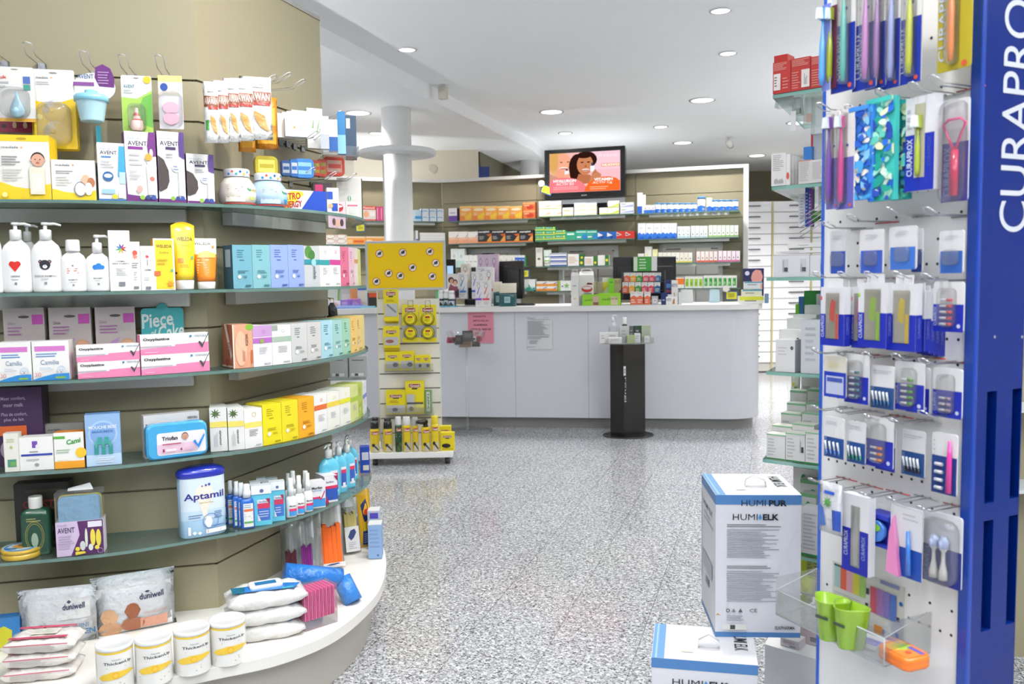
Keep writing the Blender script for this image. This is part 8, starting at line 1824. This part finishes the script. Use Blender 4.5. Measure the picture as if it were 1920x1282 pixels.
# third shelf
QW=[('r',.5,.2,.85,.85,'d9dadc'),('L',.52,.62,.25,.8,2,'8a8c90'),('r',.62,.25,.82,.45,'5a5c60')]
for x0,x1,i in[(1450,1483,0),(1483,1517,1),(1518,1556,2)]:rbox(2,x0,x1,480-i,0,.008,'ecedf0',QW,['white box with barcode patch at the left end of the third shelf','white box with barcode patch, second on the third shelf','plain white box on the third shelf touching the pegboard'][i],side='e0e0e4')
rbox(2,1454,1545,470,0,.02,'f0efee',[('l',.1,.5,.2,.8,1,LG)],'flat white box lying across the third shelf row',lift=.068,dp=.07)
rbox(2,1476,1548,455,0,.05,'eeedeb',[('l',.3,.6,.3,.7,1,LG)],'flat white box lying topmost on the third shelf',lift=.085,dp=.07)
rbox(2,1534,1552,443,0,.06,'ebe9e6',[('r',0,.75,1,1,'e8a04a')],'small white box with orange top at the back of the third shelf',lift=.11,dp=.03)
# fourth shelf
for x0,x1,yt,ins,l in[(1454,1490,637,.006,'nearest short white box on the fourth shelf'),(1460,1502,618,.05,'second short white box on the fourth shelf'),(1475,1520,597,.10,'third white box on the fourth shelf, taller'),(1487,1530,590,.14,'fourth white box behind on the fourth shelf'),(1508,1545,572,.19,'farthest white box on the fourth shelf')]:
 rbox(3,x0,x1,yt,0,ins,'f1f0ef',[('l',.12,.6,.5,.8,3,'d4d4d6'),('e',.85,.75,.08,.06,'5a6a6a')],l,side='d0d2d6',dp=.045)
rbox(3,1502,1540,600,0,.008,'d7dade',[('l',.2,.8,.2,.9,6,'b9bcc4'),('r',.94,0,1,1,'3a3a3e')],'grey white box with dark edge on the fourth shelf',dp=.05)
for x0,x1,yt,c,l in[(1491,1499,570,'6cc03a','bright green pack behind the white boxes'),(1497,1506,556,'3f78b8','blue capped green pack behind the white boxes'),(1507,1530,545,'3a9a4a','green and white box at the far back of the fourth shelf'),(1530,1546,551,'e9e9ee','white box with red dot at the far back of the fourth shelf')]:
 rbox(3,x0,x1,yt,0,.26,c,[('r',.2,.1,.8,.5,'e6e9e4')]if c!='e9e9ee' else[('c',.3,.5,.1,'d84a4a')],l,'remedy_box')
 # fifth shelf: stepped rows of green edged white boxes
GWx=[('r',0,0,1,.05,'2f8a4a'),('l',.08,.55,.12,.85,6,'c4c6c4'),('r',0,.96,1,1,'8fc49a')]
GWq=[('r',0,0,1,.05,'2f8a4a'),('l',.08,.55,.12,.85,6,'c4c6c4'),('r',.72,.3,.95,.9,'e4e4e4'),('L',.74,.82,.35,.85,2,'6a6a6c'),('r',.82,.35,.94,.55,'3a3a3c'),('r',0,.96,1,1,'8fc49a')]
for x0,x1,yt,ins,ops,l in[(1437,1472,814,.006,GWx,'front white box with green foot at the left end of the fifth shelf'),(1473,1509,812,.006,GWq,'front white box with barcode and green foot, second on the fifth shelf'),(1510,1548,811,.006,GWq,'front white box with barcode touching the pegboard on the fifth shelf'),(1447,1484,798,.06,GWx,'white box with green rim in the second row of the fifth shelf, left'),(1485,1526,795,.06,GWx,'white box with green rim in the second row of the fifth shelf, right'),(1464,1502,775,.12,GWx,'white box in the third row of the fifth shelf, left'),(1503,1540,774,.12,GWx,'white box in the third row of the fifth shelf, right'),(1475,1510,756,.17,GWx,'white box in the fourth row of the fifth shelf, left'),(1511,1548,756,.17,GWx,'white box in the fourth row of the fifth shelf, right'),(1481,1512,732,.23,GWx,'white box in the fifth row of the fifth shelf, left'),(1513,1548,730,.23,GWx,'white box in the fifth row of the fifth shelf, right'),(1502,1540,700,.32,GWx,'white box with green lozenge right at the back of the fifth shelf')]:
 rbox(4,x0,x1,yt,0,ins,'edecea',ops,l,side='dddddb',dp=.045,top='eeeae0')
f_=frame(CN,1483,1500,702,z=ZR[4]+.09,inset=.34);pouch('herb_bag','clear bag with yellow and green print behind the stepped white boxes','pouch',f_,[('r',.2,.2,.5,.8,'d8c83a'),('r',.5,.3,.8,.7,'7fb04a')],'dfe2da',.01)
# lowest shelf
for x0,x1,yt,ins,base,l in[(1503,1536,952,.02,'e3e2e4','white box of small print on the lowest shelf beside the big carton'),(1500,1530,925,.12,'dedddb','grey white box in the second row of the lowest shelf'),(1487,1526,868,.2,'ebeae6','white box with green rim just under the fifth shelf'),(1526,1548,868,.2,'ebeae6','second white box with green rim just under the fifth shelf'),(1500,1548,900,.16,'dcdcd6','clear wrapped grey box in the middle of the lowest shelf')]:
 rbox(5,x0,x1,yt,0,ins,base,[('r',0,0,1,.05,'2f8a4a'),('l',.08,.9,.12,.9,10,'b9b9bc')]if 'big' in l else[('r',0,.93,1,1,'6fae7a'),('e',.5,.8,.12,.05,'3a9a5a'),('l',.1,.9,.2,.6,4,'c4c4c0')],l,side='d4d4d4',dp=.045)
PY=Cv([tuple(K+df*.02),tuple(K+dn*.5+df*.02)])
for x0,x1,yt,yb_,z,base,ops,l,nm in[(1499,1512,1030,1088,.39,'d8e03a',[('r',.1,.3,.9,.9,'c4d02a')],'lime yellow box beside the big white carton','herbal_box'),(1512,1524,1032,1090,.39,'b4bc6a',[('l',.1,.9,.1,.9,8,'8a9440')],'olive printed box edge beside the lime yellow one','herbal_box'),(1524,1542,1030,1090,.39,'c4c88a',[('l',.1,.9,.1,.9,8,'8a9440')],'second olive printed box at the pegboard edge','herbal_box')]:
 f_=frame(PY,x0,x1,yt,yb=yb_,inset=.05);carton(nm,l,'box',f_,.05,base,ops,tuck=False)
f_=frame(PY,1500,1528,1078,yb=1112,inset=.02);pouch('lime_pouch','crumpled lime yellow pouch under the olive boxes','pouch',f_,[],'d3dc3a',.02)
f_=frame(PY,1500,1545,1112,yb=1118,inset=.03);carton('price_rail','grey price rail below the lime pouch','rail',f_,.1,'9a9c9a',[],tuck=False)
f_=frame(PY,1500,1512,1118,yb=1135,inset=.05);carton('herbal_box','second lime box low beside the big carton','box',f_,.05,'c9d83a',[],tuck=False)
for x0,x1,yt,yb_,c,l in[(1463,1498,1199,1250,'e6dde2','pale pink white box on the lowest level right of the cartons'),(1500,1538,1150,1222,'d9c9cc','pinkish grey box behind the tray cups')]:
 f_=frame(PY,x0,x1,yt,yb=yb_,inset=.02 if x0==1463 else.08);f_.o.z=.222;zt_=zat((x0+x1)/2,yt,Vector((f_.o.x,f_.o.y)));f_.h=zt_-.222
 carton('cosmetic_box',l,'box',f_,.05,c,[('l',.15,.8,.4,.85,5,'c9a9b4'),('r',.5,.1,.8,.25,'8a8a8e')],tuck=False)
 # ============================================================ two humidifier cartons on the floor
def humi(px,py,z0,yaw,wd,dp,h,label,upside=False):
 p=onz(px,py,z0 if z0 else 0)
 o=root('humidifier_carton',label,'carton',(p.x,p.y,z0),yaw)
 m=MB();m.box(-wd,0,0,dp,0,h-.001,'e4e5ec');m.box(-wd-.0008,.0008,-.0008,dp+.0008,h-.026,h,'4f80b8',top='efeff2');m.box(-wd-.0006,.0006,-.0006,dp+.0006,-.0005,.013,'4f80b8')
 F_=Flat((-wd,-.001,0),(1,0,0),(0,0,1),(0,-1,0),wd,h)
 ops=[('t',.30,.585,.922,.965,'HUMI','20222a',0),('t',.62,.83,.922,.965,'PUR','1c1e26',.04),('t',.2,.49,.825,.868,'HUMI','24262e',0),('t',.55,.74,.825,.868,'ELK','1c1e26',.04),('e',.518,.842,.02,.013,'4a92d8'),('p',[(.502,.85),(.518,.872),(.534,.85)],'4a92d8'),('l',.13,.82,.775,.8,2,'6a6c74'),('l',.13,.76,.56,.765,15,'9a9ca6'),('l',.13,.9,.485,.51,2,'6a6c74'),('l',.13,.76,.25,.475,16,'9a9ca6'),('c',.145,.19,.022,'2a2a30'),('c',.145,.19,.012,'e4e5ec'),('p',[(.185,.18),(.24,.18),(.212,.205)],'8a8c92'),('p',[(.265,.18),(.32,.18),(.292,.205)],'5a5c64'),('t',.40,.49,.18,.205,'CE','2a2a30',0),('l',.13,.35,.12,.16,3,'9a9ca6'),('r',.08,.055,.36,.095,'f0f0ea'),('r',.17,.06,.23,.09,'4a4a4e'),('t',.70,.93,.062,.085,'ELKPHARMA','24262e',.02),('p',[(-.0,.16),(.06,.158),(.02,.175)],'b99a4a')]
 if upside:ops=ops[2:]
 art(m,F_,ops,gap=.0003)
 for i in range(24):
  t0,t1=i/24,(i+1)/24
  def cu(t):return(.93-.22*math.sin(PI*t*1.0)-.05*math.sin(PI*2*t),.1+.68*t)
  a,b_=cu(t0),cu(t1);m.add([F_(a[0],a[1],.0008),F_(a[0]+.006,a[1],.0008),F_(b_[0]+.006,b_[1],.0008),F_(b_[0],b_[1],.0008)],[(0,1,2,3)],'f4f5fa')
 S_l=Flat((-wd-.0006,dp,0),(0,-1,0),(0,0,1),(-1,0,0),dp,h)
 art(m,S_l,[('t',.15,.8,.80,.84,'HUMI ELK','5a5c64',.01),('l',.2,.85,.70,.78,2,'b4b6be'),('r',.15,.34,.8,.46,'b4b6c2'),('r',.35,.25,.6,.3,'7a7c84'),('r',.02,.2,.05,.9,'d4d6e0')],gap=.0003)
 T_=topside(wd,dp,h);T_.O=Vector((-wd,0,h))
 art(m,T_,[('r',0,0,.12,1,'6a9ccc'),('r',.03,0,.05,1,'9cc4ea'),('V',.80,.93,.35,.85,'HUMI ELK','33353e',.01),('r',.28,.2,.4,.24,'dcdccc')],gap=.0004)
 m.build('printed_carton',o,'paper')
 m=MB();yy=dp*.38;x_=-wd*.45
 pts=[(x_-.028,yy,h),(x_-.026,yy,h+.018),(x_,yy,h+.032),(x_+.026,yy,h+.018),(x_+.028,yy,h)]
 rings=[[Vector(q)+Vector((0,d_,0))for d_ in(-.011,.011)]+[Vector(q)*1+Vector((0,d_,-.003 if 0<i<4 else 0))for d_ in(.011,-.011)]for i,q in enumerate(pts)]
 m.loft(rings,'f1f1f1',0,True);m.build('carry_handle',o,'plas')
 return o
pb=onz(1500,1192,.385)
humi(1500,1195,.386,math.radians(-4),.222,.24,.385,'upper white humidifier carton standing on another one')
lo_=humi(1423,1250,.385,math.radians(-12),.26,.215,.385,'lower white humidifier carton cut off by the picture bottom',True)
# place the lower one so that its top near right corner shows at the right pixel
q=onz(1421,1247,.385);lo_.location=(q.x,q.y,0)
# a slice of another display past the blue panel
cx_=ony(1912,900,2.6)
o=root('side_shelf_display','thin slice of a beige shelf display beyond the blue end panel','display unit',(cx_.x,2.9,0),0)
m=MB();m.box(-.02,.8,.0,.02,.0,1.25,'b9a874');m.build('back_board',o,'board')
m=MB()
m.box(-.04,.8,-.15,0,.62,.632,'c9cfd0');m.build('shelf_board',o,'lam')
for z,c,l in[(.633,'e8853c','orange box at the right picture edge'),(.90,'3f7a4a','green box at the right picture edge')]:
 q=ony(1918,860,2.8)
 if z>.7:
  m=MB();m.box(cx_.x-.04,cx_.x+.76,2.75,2.9,.888,.9,'c9cfd0');tag(m.build('shelf_board',None,'lam'),'upper thin shelf board at the right picture edge','shelf')
 m=MB();m.box(0,.08,0,.05,0,.08,c);tag(m.build('medicine_box',None,'paper',loc=(cx_.x-.03,2.77,z)),l,'box')
